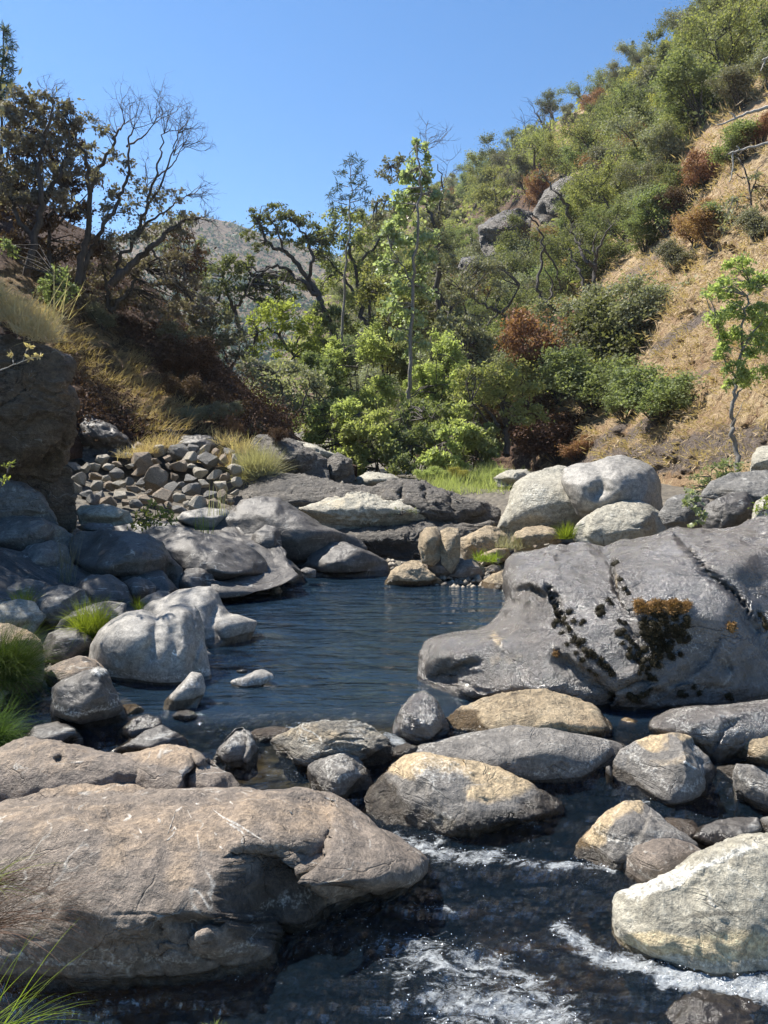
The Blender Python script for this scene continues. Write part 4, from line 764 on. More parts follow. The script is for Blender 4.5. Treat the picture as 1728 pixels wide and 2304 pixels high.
rock('boulder', 'dark block at the left foot of the great dark rock in the pool outlet', [(878,1660),(884,1625),(905,1590),(930,1560),(955,1548),(990,1580),(1010,1640),(990,1690),(930,1685),(895,1678)],
  6.6, 'gloss', T=0.3, tilt=0.5, N=60, seed=104, amp=0.9, ridged=0.3, facet=0.7, feats=[('line',[(940,1560),(950,1610),(975,1660)],6,0.06)])
rock('boulder', 'smooth grey slab running along the foot of the great dark rock', [(1455,1640),(1463,1615),(1515,1594),(1593,1588),(1728,1575),(1850,1570),(1850,1670),(1700,1680),(1640,1690),(1614,1705),(1560,1680),(1500,1670)],
  6.5, 'gloss', T=0.35, tilt=0.8, N=90, seed=102, amp=0.6, feats=[('line',[(1600,1690),(1625,1660),(1640,1640),(1670,1620)],6,0.08),('line',[(1540,1640),(1600,1620),(1700,1600)],12,-0.03)], paint=[])
rock('boulder', 'small dark rock with a rusty brown end behind the whale backed boulder', [(1386,1645),(1395,1622),(1406,1614),(1447,1626),(1489,1629),(1518,1648),(1490,1668),(1400,1665)],
  6.3, 'dark', T=0.16, tilt=0.6, N=40, seed=103, paint=[('r','blob',1405,1630,20,24,1.3)])
# ---- left cliff
rock('cliff', 'brown overhanging cliff block in shade at the left edge',
  [(-400,700),(-100,745),(0,762),(52,780),(99,792),(132,803),(153,820),(143,862),(161,915),(168,967),(156,1003),(120,1030),(78,1045),(-100,1060),(-400,1060)],
  12.6, 'cliff', T=1.3, tilt=-0.15, N=130, seed=110, ridged=0.9, strat=0.6, smooth_r=0.006, key='cliff', p=2.8, cat='cliff', cen=(-60,910), amp=0.8,
  feats=[('line',[(-60,1000),(30,930),(90,885),(140,860)],9,0.16),('step',[(-60,1000),(30,930),(90,885),(150,850)],16,-0.18,90),('line',[(0,850),(70,810),(130,805)],8,0.06)],
  paint=[('r','blob',60,880,160,70,0.4),('g','blob',0,860,80,20,0.5)])
rock('cliff', 'undercut lower stonework of the cliff beneath the overhanging block', [(-100,1060),(20,1045),(80,1042),(130,1030),(165,1060),(170,1110),(172,1155),(140,1180),(60,1165),(-100,1150)],
  12.9, 'cliff', T=0.6, tilt=0.2, N=70, seed=111, ridged=1.1, cat='cliff', smooth_r=0.006)
rock('boulder', 'pale streaked leaning slab at the left edge under the cliff', [(-60,1090),(-10,1062),(30,1080),(62,1086),(95,1115),(130,1160),(140,1180),(60,1185),(-60,1180)], 12.0, 'slate', T=0.4, tilt=0.4, N=60, seed=112)
# ---- hillside outcrops
for i, (pts, Y, lab) in enumerate([
  ([(1076,545),(1078,510),(1100,492),(1140,474),(1175,468),(1200,480),(1196,510),(1190,545),(1160,560),(1120,570),(1090,575)], 62, 'domed grey outcrop with a rust brown face on the right hillside'),
  ([(1200,480),(1225,430),(1260,405),(1300,392),(1330,410),(1325,440),(1290,450),(1270,500),(1240,510)], 70, 'jagged grey crag above the domed outcrop'),
  ([(1030,600),(1040,580),(1075,575),(1095,600),(1070,615),(1040,615)], 56, 'small pale crag below the domed outcrop'),
  ([(1505,995),(1540,960),(1575,930),(1605,915),(1620,935),(1590,960),(1550,1000),(1520,1015)], 17, 'dark slanting slab in the dry grass slope'),
  ([(1695,945),(1715,915),(1740,905),(1770,920),(1760,955),(1715,955)], 15, 'black rock knob at the right edge of the dry slope'),
  ([(1420,610),(1440,580),(1470,575),(1480,610),(1455,640),(1430,635)], 45, 'rusty rock in the upper dry slope'),
  ([(1455,1035),(1500,1010),(1560,980),(1600,985),(1560,1020),(1500,1060),(1460,1070)], 18, 'grey ribbed slab at the foot of the dry slope'),
  ([(1345,1010),(1370,985),(1400,965),(1412,975),(1390,1005),(1360,1020)], 23, 'small dark slab low on the dry slope'),
  ([(1630,800),(1660,765),(1680,735),(1692,745),(1680,780),(1650,810)], 27, 'bluish slanting rock high on the dry slope')]):
    px_, py_ = pts[0][0], sum(q[1] for q in pts)/len(pts); Ys = float(RH.Y(px_, py_)); tl = 0.9
    if i >= 3: Y = Ys*1.005; tl = float(np.clip((RH.Y(px_, py_-25)-RH.Y(px_, py_+25))/(50/F*Y), 0.5, 4))
    rock('rock_outcrop', lab, pts, Y if i != 0 else 66, 'far_rock', T=Y*(0.03 if i < 3 else 0.014), tilt=tl, N=60, seed=120+i, ridged=0.45, ext=0.05, smooth_r=0.008, cat='rock', wetband=0,
         paint=[('r','blob',1160,520,40,30,1.2),('g','blob',1165,515,45,30,0.6)] if i == 0 else ([('r','blob',1450,610,40,40,1.2)] if i == 5 else []))
# ---------------------------------------------------------------- vegetation
M['bark'] = bark_mat('bark_dark', (0.035, 0.029, 0.024), (0.11, 0.092, 0.078))
M['bark_grey'] = bark_mat('bark_grey', (0.12, 0.11, 0.095), (0.27, 0.25, 0.22))
M['bark_pale'] = bark_mat('bark_bleached', (0.3, 0.27, 0.23), (0.5, 0.46, 0.4))
LM = dict(
 oak=leaf_mat('leaf_oak', (0.085, 0.095, 0.045), (0.2, 0.205, 0.11)),
 olive=leaf_mat('leaf_olive', (0.146, 0.155, 0.065), (0.341, 0.341, 0.155)),
 green=leaf_mat('leaf_green', (0.115, 0.14, 0.065), (0.27, 0.3, 0.16)),
 willow=leaf_mat('leaf_willow', (0.18, 0.215, 0.08), (0.4, 0.43, 0.22), trans=0.5),
 bright=leaf_mat('leaf_bright', (0.17, 0.2, 0.055), (0.34, 0.37, 0.13), trans=0.5),
 cotton=leaf_mat('leaf_cotton', (0.17, 0.2, 0.1), (0.4, 0.43, 0.28), trans=0.4, rough=0.45, spec=0.3),
 grey=leaf_mat('leaf_grey', (0.163, 0.171, 0.114), (0.357, 0.357, 0.244), trans=0.25),
 dim=leaf_mat('leaf_dim', (0.122, 0.122, 0.081), (0.293, 0.276, 0.195), trans=0.2),
 red=leaf_mat('leaf_red', (0.17, 0.085, 0.055), (0.37, 0.21, 0.13), trans=0.25),
 orange=leaf_mat('leaf_orange', (0.26, 0.15, 0.08), (0.42, 0.28, 0.17), trans=0.3),
 brown=leaf_mat('leaf_brown', (0.05, 0.032, 0.023), (0.16, 0.095, 0.06), trans=0.15),
 yellow=leaf_mat('leaf_yellow', (0.2, 0.18, 0.05), (0.33, 0.29, 0.1), trans=0.35),
 pine=leaf_mat('leaf_pine', (0.046, 0.072, 0.046), (0.13, 0.169, 0.111), trans=0.15),
 grass=leaf_mat('leaf_grass', (0.1, 0.15, 0.015), (0.28, 0.33, 0.05), trans=0.45),
 darkgrass=leaf_mat('leaf_darkgrass', (0.03, 0.06, 0.012), (0.12, 0.17, 0.04), trans=0.35),
 dead=leaf_mat('leaf_dead', (0.12, 0.1, 0.08), (0.3, 0.26, 0.21), trans=0.2),
 straw=leaf_mat('leaf_straw', (0.46, 0.355, 0.2), (0.66, 0.54, 0.35), trans=0.25, var=0.05),
 sage=leaf_mat('leaf_sage', (0.28, 0.26, 0.16), (0.45, 0.42, 0.28), trans=0.3, var=0.05))

def arc(p0, d, L, n, rng, wig=0.18, up=0.0):
    p = [np.array(p0, float)]; d = np.array(d, float); d /= np.linalg.norm(d)+1e-9
    for k in range(n):
        d = d+wig*rng.normal(size=3); d[2] += up; d /= np.linalg.norm(d); p.append(p[-1]+d*L/n)
    return np.array(p), d
def spray(mb, p0, d, L, r, rng, depth, out, wig=0.25, up=0.03, kids=4, sides=3):
    """a branch with side twigs; the points where leaves sit go to out"""
    pts, _ = arc(p0, d, L, 6, rng, wig, up); mb.tube(pts, np.linspace(r, r*0.3, 7), sides)
    if depth == 0: out.extend([pts[3], pts[4], pts[5], pts[6]]); return
    for k in range(kids):
        i = rng.randint(2, 7); q = pts[i]; dd = pts[i]-pts[i-1]; dd = dd/np.linalg.norm(dd)+0.75*rng.normal(size=3)
        spray(mb, q, dd, L*rng.uniform(0.45, 0.7), r*0.5, rng, depth-1, out, wig, up, kids, 3)
def finish(name, label, cat, base, wood, crown, wm, cm, group=None, crown_name='crown', wood_name='trunk'):
    root = empty(name, base); tag(root, label, cat, group)
    for mb, nm, m in ((wood, wood_name, wm), (crown, crown_name, cm)):
        if mb is None or not mb.n: continue
        mb.v = [v-np.array(base) for v in mb.v]; link(nm, mb.me(nm, m, nm != crown_name), (0, 0, 0), root)
    return root
def fill(crown, c, rad, n, leaf, rng, sub=14, tight=0.28, asp=0.5, shell=0.55):
    """n leaves in lumpy sub-clusters through an ellipsoid; returns the cluster centres"""
    u = rng.normal(size=(sub, 3)); u /= np.linalg.norm(u, axis=1)[:, None]; u *= (rng.uniform(shell**3, 1, sub)**(1/3))[:, None]*0.85
    u[:, 2] = np.where(u[:, 2] < -0.55, -u[:, 2]*0.6, u[:, 2])
    cs = c+u*rad; k = rng.randint(0, sub, n); g = rng.normal(size=(n, 3))*tight*np.asarray(rad)*rng.uniform(0.3, 1.0, n)[:, None]
    crown.leaves(cs[k]+g*np.array([1, 1, 0.75]), leaf, rng, asp, up=0.5); return cs
def px_tree(name, label, Y, base, limbs, clumps, leaf=0.07, lm='oak', wm='bark', cat='tree', dens=1.0, tw=0.6, twig=True, group=None,
            seed=1, flat=0.8, bare=(), asp=0.5, sub=14, tight=0.28):
    """tree whose limbs and leaf masses are measured on the photograph and given real size at distance Y"""
    rng = np.random.RandomState(seed); s = Y/F; wood = MB(); crown = MB(); nodes = []; leaf = leaf*(1.22 if cat == 'tree' else 1); dens = dens*(1.35 if cat == 'tree' else 1)
    for L in limbs:
        pts, r0, r1 = L[0], L[1], L[2]; dy = L[3] if len(L) > 3 else 0.0; n = len(pts)
        xs = np.array(pts, float); tt = np.linspace(0, n-1, n*4); q = np.stack([np.interp(tt, range(n), xs[:, 0]), np.interp(tt, range(n), xs[:, 1])], 1)
        for it in range(2): q[1:-1] = (q[:-2]+2*q[1:-1]+q[2:])/4
        q[1:-1] += rng.normal(size=(len(q)-2, 2))*min(3, 0.6*max(r0, 1)); dep = Y+dy*np.linspace(0, 1, len(q))+np.cumsum(rng.normal(size=len(q)))*0.03*Y*0.12
        W = P(q[:, 0], q[:, 1], dep); wood.tube(W, np.linspace(r0, r1, len(q))*s, 7 if r0 > 4 else 5); nodes += list(W)
    nodes_a = np.array(nodes) if nodes else P(np.array([base[0]]), np.array([base[1]]), Y).reshape(-1, 3)
    for (px, py, rx, ry, *ex) in clumps:
        dz = ex[0] if ex else rng.uniform(-0.6, 0.6)*rx*s; a = math.pi*rx*ry; n = int(a*dens/((leaf/s)**2*asp)*2.3)+16
        rad = np.array([rx*s, max(rx, ry)*s*flat, ry*s]); c = P(px, py, Y+dz)
        cs = fill(crown, c, rad, n, leaf, rng, max(4, int(sub*min(1.6, rx/45))), tight, asp)
        if twig:
            for p in cs[:: (1 if len(cs) < 10 else 2)]:
                j = np.argmin(np.linalg.norm(nodes_a-p, axis=1)); q0 = nodes_a[j]; d = p-q0; L_ = np.linalg.norm(d)
                if L_ < 1e-3: continue
                m = (q0+p)/2+rng.normal(size=3)*0.1*L_; m[2] += 0.05*L_; wood.tube(np.array([q0, m, p]), np.array([1.6, 1.0, 0.5])*tw*s*min(2.0, 0.7+L_/(60*s)), 4)
    for (px, py, ang, L_, n, spreadw) in bare:                      # fans of leafless twigs
        o = P(px, py, Y)
        for k in range(n):
            a = math.radians(ang+rng.uniform(-spreadw, spreadw)); d = np.array([math.cos(a), rng.uniform(-0.5, 0.5), math.sin(a)])
            spray(wood, o, d, L_*s*rng.uniform(0.7, 1.1), 1.1*s, rng, 2, [], 0.2, 0.04, 4)
    b = P(base[0], base[1], Y); return finish(name, label, cat, tuple(float(x) for x in b), wood, crown, M[wm], LM[lm], group)

# ---- library trees for the slopes, built once and copied
def proto_oak(seed, H=6.0, W=3.2, leaf=0.135, n=9500, trunks=2, lean=0.3):
    rng = np.random.RandomState(seed); wood = MB(); crown = MB(); tips = []
    for k in range(trunks):
        a = rng.uniform(0, 6.28); d = np.array([math.cos(a)*lean, math.sin(a)*lean, 1]); pts, dd = arc((0, 0, -0.4), d, H*0.62, 7, rng, 0.14, 0.02)
        wood.tube(pts, np.linspace(0.17, 0.07, 8)*H/6, 6)
        for j in range(6):
            i = rng.randint(3, 8); a = rng.uniform(0, 6.28); d = np.array([math.cos(a), math.sin(a), rng.uniform(0.1, 0.9)])
            spray(wood, pts[i], d, W*rng.uniform(0.4, 0.72), 0.055*H/6, rng, 1, tips, 0.25, 0.06, 3)
    tips = np.array(tips); k = rng.randint(0, len(tips), n); cl = rng.normal(size=(n, 3))*rng.uniform(0.1, 0.5, n)[:, None]*np.array([1, 1, 0.7])*H/6
    crown.leaves(tips[k]+cl, leaf, rng, 0.6, 0.4); return wood, crown
def proto_bush(seed, H=3.0, W=2.0, leaf=0.105, n=12500):
    rng = np.random.RandomState(seed); wood = MB(); crown = MB()
    for k in range(6):
        c = np.array([rng.uniform(-.5, .5)*W, rng.uniform(-.5, .5)*W, H*rng.uniform(0.24, 0.68)])
        cs = fill(crown, c, np.array([W*0.5, W*0.5, H*0.33]), n//6, leaf, rng, 12, 0.3, 0.6)
        for p in cs[::3]: wood.tube(np.array([[0, 0, -0.3], (p*0.5+rng.normal(size=3)*0.1)*np.array([1, 1, 0.9]), p]), np.array([0.04, 0.025, 0.01]), 4)
    return wood, crown
def proto_conifer(seed, H=9.0, leaf=0.34, n=4200, W=1.5):
    rng = np.random.RandomState(seed); wood = MB(); crown = MB(); wood.tube(np.array([[0, 0, -0.5], [0.1, 0, H*0.5], [0, 0.05, H]]), [0.16, 0.1, 0.02], 6); c = []; dr = []
    for k in range(60):
        z = H*(0.22+0.78*rng.uniform()); a = rng.uniform(0, 6.28); L = W*(1.08-z/H)*rng.uniform(0.6, 1.15)+0.2; d = np.array([math.cos(a), math.sin(a), 0.25])
        wood.tube(np.array([[0, 0, z], d*L*0.5+[0, 0, z], d*L+[0, 0, z+0.1]]), [0.03, 0.02, 0.01], 3)
        m = n//60; t_ = rng.uniform(0.1, 1.05, m); c.append(np.array([0, 0, z])+d*L*t_[:, None]+rng.normal(size=(m, 3))*0.13); dr.append(np.tile(d, (m, 1))+rng.normal(size=(m, 3))*0.7)
    crown.leaves(np.concatenate(c), leaf, rng, 0.22, 0.3, np.concatenate(dr)); return wood, crown
def proto_dead(seed, H=5.0):
    rng = np.random.RandomState(seed); wood = MB(); o = []
    for k in range(3):
        a = rng.uniform(0, 6.28); pts, _ = arc((0, 0, -0.3), (math.cos(a)*0.35, math.sin(a)*0.35, 1), H*0.75, 7, rng, 0.14, 0.02); wood.tube(pts, np.linspace(0.11, 0.04, 8), 5)
        for j in range(7): a = rng.uniform(0, 6.28); spray(wood, pts[rng.randint(3, 8)], (math.cos(a), math.sin(a), 0.8), H*0.3, 0.03, rng, 1, o, 0.22, 0.05, 4)
    return wood, None
LIB = {}
def lib(kind, k, fn):
    w_, c_ = fn; LIB.setdefault(kind, []).append((w_.me('trunk', M['bark']), c_.me('crown', LM['oak'], False) if c_ else None))
for k in range(4): lib('oak', k, proto_oak(300+k, trunks=1+k % 3, W=3.0+0.3*k))
for k in range(3): lib('bush', k, proto_bush(320+k))
for k in range(2): lib('fine', k, proto_oak(330+k, trunks=2, W=3.4, leaf=0.085, n=15000))
for k in range(2): lib('conifer', k, proto_conifer(340+k))
for k in range(2): lib('dead', k, proto_dead(350+k))
HH = dict(fine=5.6, oak=5.6, bush=3.0, conifer=9.0, dead=5.0)
plant_rng = np.random.RandomState(77)
def plant(kind, name, label, cat, loc, height, lm, group=None, wide=1.0):
    v = plant_rng.randint(len(LIB[kind])); wm_, cm_ = LIB[kind][v]; s = height/HH[kind]
    root = empty(name, tuple(float(x) for x in loc), plant_rng.uniform(0, 6.28)); tag(root, label, cat, group); root.scale = (s*wide, s*wide, s)
    a = link('trunk', wm_, (0, 0, 0), root)
    if cm_:
        b = link('crown', cm_, (0, 0, 0), root); b.material_slots[0].link = 'OBJECT'; b.material_slots[0].material = LM[lm]
    return root
WORD = dict(oak='dark green', olive='olive green', green='deep green', grey='grey green', dim='dusty grey', red='rust red', orange='tan orange', brown='brown', yellow='yellowing', pine='blue green')
# base column, base row, height px, kind, leaf, width factor, where it stands
HT = [
 (1421,176,70,'conifer','pine',1.0,'tall pine standing clear of the skyline high on the right ridge'),
 (1530,128,58,'conifer','pine',1.3,'round topped pine on the ridge, second below the big oaks'),
 (1585,78,42,'conifer','pine',1.2,'small dark pine peeping over the top of the ridge near the frame top'),
 (1044,428,36,'conifer','pine',1.1,'little pine on the ridge where it dips behind the cottonwood'),
 (1302,240,32,'conifer','pine',1.2,'small pine on the ridge left of the tall clear pine'),
 (1390,190,34,'bush','pine',1.2,'low shrub leaning on the foot of the tall ridge pine'),
 (1715,190,215,'oak','oak',1.0,'largest dark oak in the upper right corner'), (1640,215,185,'oak','olive',0.9,'broad olive oak left of the corner oak'),
 (1598,118,96,'oak','green',1.0,'green oak crown on the skyline near the frame top'), (1530,222,140,'oak','oak',0.9,'oak with a forked dark trunk high on the slope'),
 (1590,275,125,'bush','green',1.3,'dense round green shrub above the bare gold slope'), (1492,250,100,'oak','oak',1.0,'dark oak just left of the forked oak'),
 (1452,250,75,'bush','yellow',1.2,'yellowing shrub between the oaks high on the slope'), (1505,285,60,'bush','yellow',1.4,'straw yellow shrub at the top of the bare slope'),
 (1672,245,85,'bush','dim',1.3,'dusty leafless looking shrub under the corner oaks'), (1395,335,120,'oak','olive',1.0,'olive oak in the middle of the upper slope'),
 (1350,335,95,'oak','oak',1.0,'dark oak below the rust coloured tree on the ridge'), (1335,268,62,'bush','red',0.9,'rust red tree on the ridge line'),
 (1385,262,70,'oak','oak',1.0,'ridge oak right of the rust red tree'), (1288,292,66,'oak','dim',1.0,'dusty ridge oak left of the rust red tree'),
 (1240,325,100,'dead','dim',1.0,'leafless tree standing up against the sky on the ridge'), (1180,352,90,'dead','dim',0.9,'broken leafless tree on the ridge left of the larger bare one'),
 (1160,382,70,'oak','oak',1.1,'low oak on the ridge under the broken bare tree'), (1212,412,115,'oak','olive',1.1,'wide olive oak below the bare ridge trees'),
 (1110,432,100,'oak','oak',1.0,'rounded oak on the ridge with sky between its limbs'), (1060,480,105,'oak','olive',1.1,'olive oak on the lower ridge beside the cottonwood'),
 (1132,492,110,'oak','olive',1.1,'pale olive oak above the domed outcrop'), (1190,440,95,'oak','dim',1.0,'dusty oak directly above the domed outcrop'),
 (1285,425,115,'oak','oak',1.1,'dark oak overhanging the jagged crag'), (1332,400,110,'oak','green',1.0,'green oak right of the jagged crag'),
 (1462,385,135,'oak','grey',1.2,'big grey green oak on the edge of the gold slope'), (1500,390,95,'bush','grey',1.2,'grey green shrub on the gold slope edge'),
 (1425,345,100,'oak','olive',1.0,'olive oak above the big grey green oak'), (1400,440,110,'oak','grey',1.1,'grey oak in the centre of the wooded slope'),
 (1475,470,95,'oak','oak',1.1,'dark oak under the grey green oak'), (1670,365,75,'bush','green',1.5,'isolated green shrub on the gold slope at right'),
 (1592,425,95,'bush','red',1.0,'rust red shrub below the isolated green shrub'), (1562,450,85,'bush','oak',1.1,'dark shrub pressed against the rust red one'),
 (1505,530,110,'bush','green',1.3,'bright green shrub low on the wooded slope'), (1442,505,95,'oak','grey',1.1,'greyish oak over the lower wooded slope'),
 (1405,565,110,'oak','green',1.1,'leafy green oak low on the wooded slope'), (1352,510,105,'oak','olive',1.1,'olive oak right of the leaning bare trunks'),
 (1335,610,115,'oak','oak',1.0,'dark oak behind the standing bare trunks'), (1452,570,85,'bush','green',1.2,'green shrub beside the rusty rock'),
 (1562,545,85,'bush','red',1.2,'red leaved thicket in the middle of the right slope'), (1605,560,90,'bush','orange',1.3,'tan orange thicket in the middle of the right slope'),
 (1530,500,70,'bush','brown',1.2,'brown burnt looking thicket on the right slope'), (1702,545,75,'bush','dim',1.2,'dusty shrub at the right edge above the slim tree'),
 (1615,520,62,'bush','green',1.2,'low green shrub beside the small bare topped tree'), (1710,330,60,'bush','red',1.3,'dark red shrub at the right edge of the gold slope'),
 (1515,615,75,'bush','dim',1.2,'small dusty shrub below the red thicket'), (1222,468,72,'bush','red',1.1,'red shrub between the two outcrops'),
 (1215,600,80,'bush','red',1.1,'red shrub under the domed outcrop'), (1275,645,78,'bush','orange',1.3,'orange brown shrub among the bare trunks'),
 (1372,870,210,'bush','oak',1.15,'big rounded dark shrub on the lower gold slope'), (1420,780,150,'bush','grey',1.2,'grey green shrub behind the big rounded shrub'),
 (1330,925,150,'bush','green',1.2,'deep green shrub low on the slope left of the isolated round bush'), (1486,950,135,'bush','green',1.35,'isolated round deep green bush at the foot of the gold slope'),
 (1405,945,90,'bush','green',1.2,'low green shrub touching the isolated round bush'), (1300,770,130,'bush','grey',1.2,'grey shrub below the standing bare trunks'),
 (1262,900,190,'bush','red',1.0,'tall rust and tan thicket left of the big rounded shrub'), (1235,800,110,'bush','orange',1.2,'tan thicket above the tall rust thicket'),
 (1215,770,90,'bush','yellow',1.0,'yellowish shrub under the leaning bare trunks'), (1130,820,100,'bush','green',1.2,'green shrub behind the dark leaning trunks'),
 (1205,860,120,'bush','grey',1.2,'grey green shrub left of the rust thicket'), (1185,1010,120,'bush','brown',1.3,'dark brown bramble at the foot of the spreading olive oak'),
 (1260,1040,120,'bush','brown',1.5,'rusty brown bramble mound above the pale boulder'), (1300,1035,55,'bush','red',1.5,'low red brown scrub right of the bramble mound'),
 (1010,640,130,'oak','oak',1.0,'dark oak behind the cottonwood leaves'), (1000,760,150,'oak','dim',1.0,'dusty oak behind the leaning trunks'),
 (1080,700,130,'oak','dim',1.1,'grey twiggy oak below the small pale crag'), (1120,650,110,'oak','grey',1.1,'grey oak just under the domed outcrop')]
for (px, py, hp, kind, lm, wd, lab) in HT:
    Yp = float(RH.Y(px, py)); plant(kind, 'pine_tree' if kind == 'conifer' else ('dead_tree' if kind == 'dead' else ('oak_tree' if kind == 'oak' else 'shrub')),
        lab, 'tree' if kind != 'bush' else 'shrub', P(px, py, Yp), hp/F*Yp*1.05, lm, None, wd)
# scrub that fills the wooded part
def near_label(px, py, h_, lm, kd):
    b = min(HT, key=lambda q: abs(q[0]-px)+abs(q[1]-py)); w_ = b[6].split()[:8]
    while w_[-1] in ('the', 'of', 'a', 'on', 'in', 'at', 'with', 'and', 'to', 'its', 'between', 'where', 'under', 'above', 'left', 'right', 'over', 'by', 'up', 'it', 'below', 'high', 'low', 'big', 'upper', 'dark', 'bare', 'against', 'second', 'beside', 'just', 'standing', 'directly', 'behind', 'small', 'lower', 'peeping', 'among', 'gold', 'middle', 'touching', 'looking', 'near'): w_.pop()
    dx, dy = px-b[0], py-b[1]; s_ = ('right of' if dx > 0 else 'left of') if abs(dx) > abs(dy) else ('below' if dy > 0 else 'above')
    return '%s %s %s %s the %s' % ('smaller' if h_ < 3.4 else 'mid sized', WORD[lm], 'oak' if kd == 'oak' else 'shrub', s_, ' '.join(w_))
rr = np.random.RandomState(9); nfill = 0
cov = [(p[0], p[1]) for p in HT]
for k in range(1500):
    px = rr.uniform(760, 1740); rid = float(np.interp(px, RH.c[:, 0], RH.c[:, 3])); toe = float(np.interp(px, RH.c[:, 0], RH.c[:, 1]))
    py = rid+(toe-rid)*rr.uniform(0.0, 1.0)**1.25
    edge = np.interp(px, [760, 1150, 1250, 1300, 1450, 1560, 1740], [1040, 1010, 930, 700, 500, 330, 205])
    if py > edge+rr.normal()*12 or min(abs(px-a)*0.9+abs(py-b) for a, b in cov) < 20: continue
    if inside(np.array([px]), np.array([py-10]), [(1060,640),(1070,480),(1180,450),(1230,410),(1330,385),(1335,450),(1270,530),(1200,590)])[0]: continue
    cov.append((px, py)); Yp = float(RH.Y(px, py)); kd = rr.choice(['oak', 'oak', 'bush']); lm = rr.choice(['oak', 'olive', 'grey', 'dim', 'green', 'oak', 'olive', 'red', 'yellow'], p=[.2, .18, .13, .14, .12, .1, .08, .03, .02])
    hgt = (2.3 if kd == 'bush' else 4.8)*rr.uniform(0.75, 1.25)*(1.0 if Yp > 60 else 0.75)
    plant(kd, 'oak_tree' if kd == 'oak' else 'shrub', near_label(px, py, hgt, lm, kd), 'tree' if kd == 'oak' else 'shrub', P(px, py, Yp), hgt, lm, 'scrub %s covering the right hillside' % WORD[lm]+' '+('oaks' if kd == 'oak' else 'shrubs'), 1.1)
    nfill += 1
    if nfill >= 300: break
# distant hill: scrub that reads as one mass, and the few trees on its skyline
mb = MB(); rr = np.random.RandomState(10)
px = rr.uniform(150, 900, 2600); t_ = rr.uniform(0.0, 1, 2600); a_, ya_, b_, yb_ = FH.par(px); py = a_+(b_-a_)*t_; Yf = FH.Y(px, py); keep = fbm(np.stack([px/40, py/25, 0*px], 1), 3, 5) > -0.12
W = P(px, py, Yf)[keep]; mb.leaves(np.repeat(W, 12, 0)+rr.normal(size=(len(W)*12, 3))*np.array([2.2, 2.2, 1.1])+[0, 0, 1.0], 2.0, rr, 0.8, 1.0)
tag(link('scrub', mb.me('scrub', LM['pine'], False)), 'grey green scrub dotted over the distant blue hill', 'scrub', kind='stuff')
for px, hp, lab in [(462, 17, 'single tiny pine on the skyline of the distant hill'), (480, 9, 'low tree right of the tiny pine on the distant skyline'), (446, 9, 'low tree left of the tiny pine on the distant skyline')]:
    py = float(np.interp(px, FH.c[:, 0], FH.c[:, 3]))+2; Yp = float(FH.Y(px, py)); plant('conifer', 'pine_tree', lab, 'tree', P(px, py, Yp), hp/F*Yp, 'pine', None, 1.3)
# ---------------------------------------------------------------- trees of the valley floor and the left bank
T_ = px_tree
T_('cottonwood', 'tall slim cottonwood with a pale straight trunk and fluttering bright leaves', 27, (917, 985),
   [([(917,985),(920,900),(923,800),(930,680),(937,560),(944,450),(946,380),(935,330)], 5.5, 1.5), ([(930,640),(900,590),(880,560)],2,1), ([(925,760),(895,740),(870,720)],2,1), ([(935,600),(965,560),(975,520)],2,1)],
   [(930,330,14,22),(955,345,16,20),(940,375,28,24),(965,400,22,20),(915,400,22,20),(945,435,34,28),(900,450,26,24),(975,450,20,24),(925,490,40,30),(880,520,28,26),(955,530,34,30),(905,560,44,34),(960,590,28,28),(870,600,26,28),(915,640,44,32),(960,660,26,26),(880,690,26,26),(920,720,38,30),(895,760,22,22),(950,770,22,24),(915,800,20,22)],
   leaf=0.09, lm='cotton', wm='bark_grey', dens=1.8, seed=2, asp=0.85, flat=0.9)
T_('oak_tree', 'dark limbed oak behind the cottonwood, its leafy head left of the cottonwood top', 33, (1010, 800),
   [([(1010,800),(985,690),(985,560),(985,480),(965,420),(930,400),(905,400),(880,375)],7,2.5),([(985,520),(960,460),(930,450),(890,455),(850,450)],4,1.5),([(985,480),(1000,430),(985,370)],3,1)],
   [(880,370,24,20),(905,355,18,16),(870,395,26,16),(900,400,26,20),(860,455,30,16),(880,480,34,22),(850,500,24,20),(985,470,30,40),(975,540,30,50),(1000,600,34,40)], leaf=0.10, lm='dim', dens=0.75, seed=3,
   bare=[(955,345,75,62,5,28),(985,430,70,70,3,35)])
T_('pine_tree', 'very slender young pine with tufted sparse top beside the leaning oak', 30, (770, 800),
   [([(770,800),(772,700),(778,600),(783,520),(789,440),(793,360)],3.6,0.8)]+[([(785+dx*0.1,y),(785+dx*0.6,y-4),(785+dx,y-abs(dx)*0.35)],1.2,0.5) for dx,y in [(-40,460),(38,455),(-30,420),(42,430),(30,395),(-22,390),(18,372),(-45,480),(30,480),(-12,365),(-25,500)]],
   [(793,358,10,9),(778,368,10,7),(812,372,11,7),(765,388,12,8),(805,392,14,8),(815,412,16,9),(762,418,14,9),(790,415,10,9),(825,430,13,8),(748,440,13,8),(775,445,13,9),(805,440,14,8),(745,465,12,9),(765,470,10,8),(822,458,12,8),(798,470,10,7),(755,488,9,7),(815,482,9,6)],
   leaf=0.16, lm='pine', wm='bark_grey', dens=0.75, seed=4, asp=0.13, twig=False, sub=10)
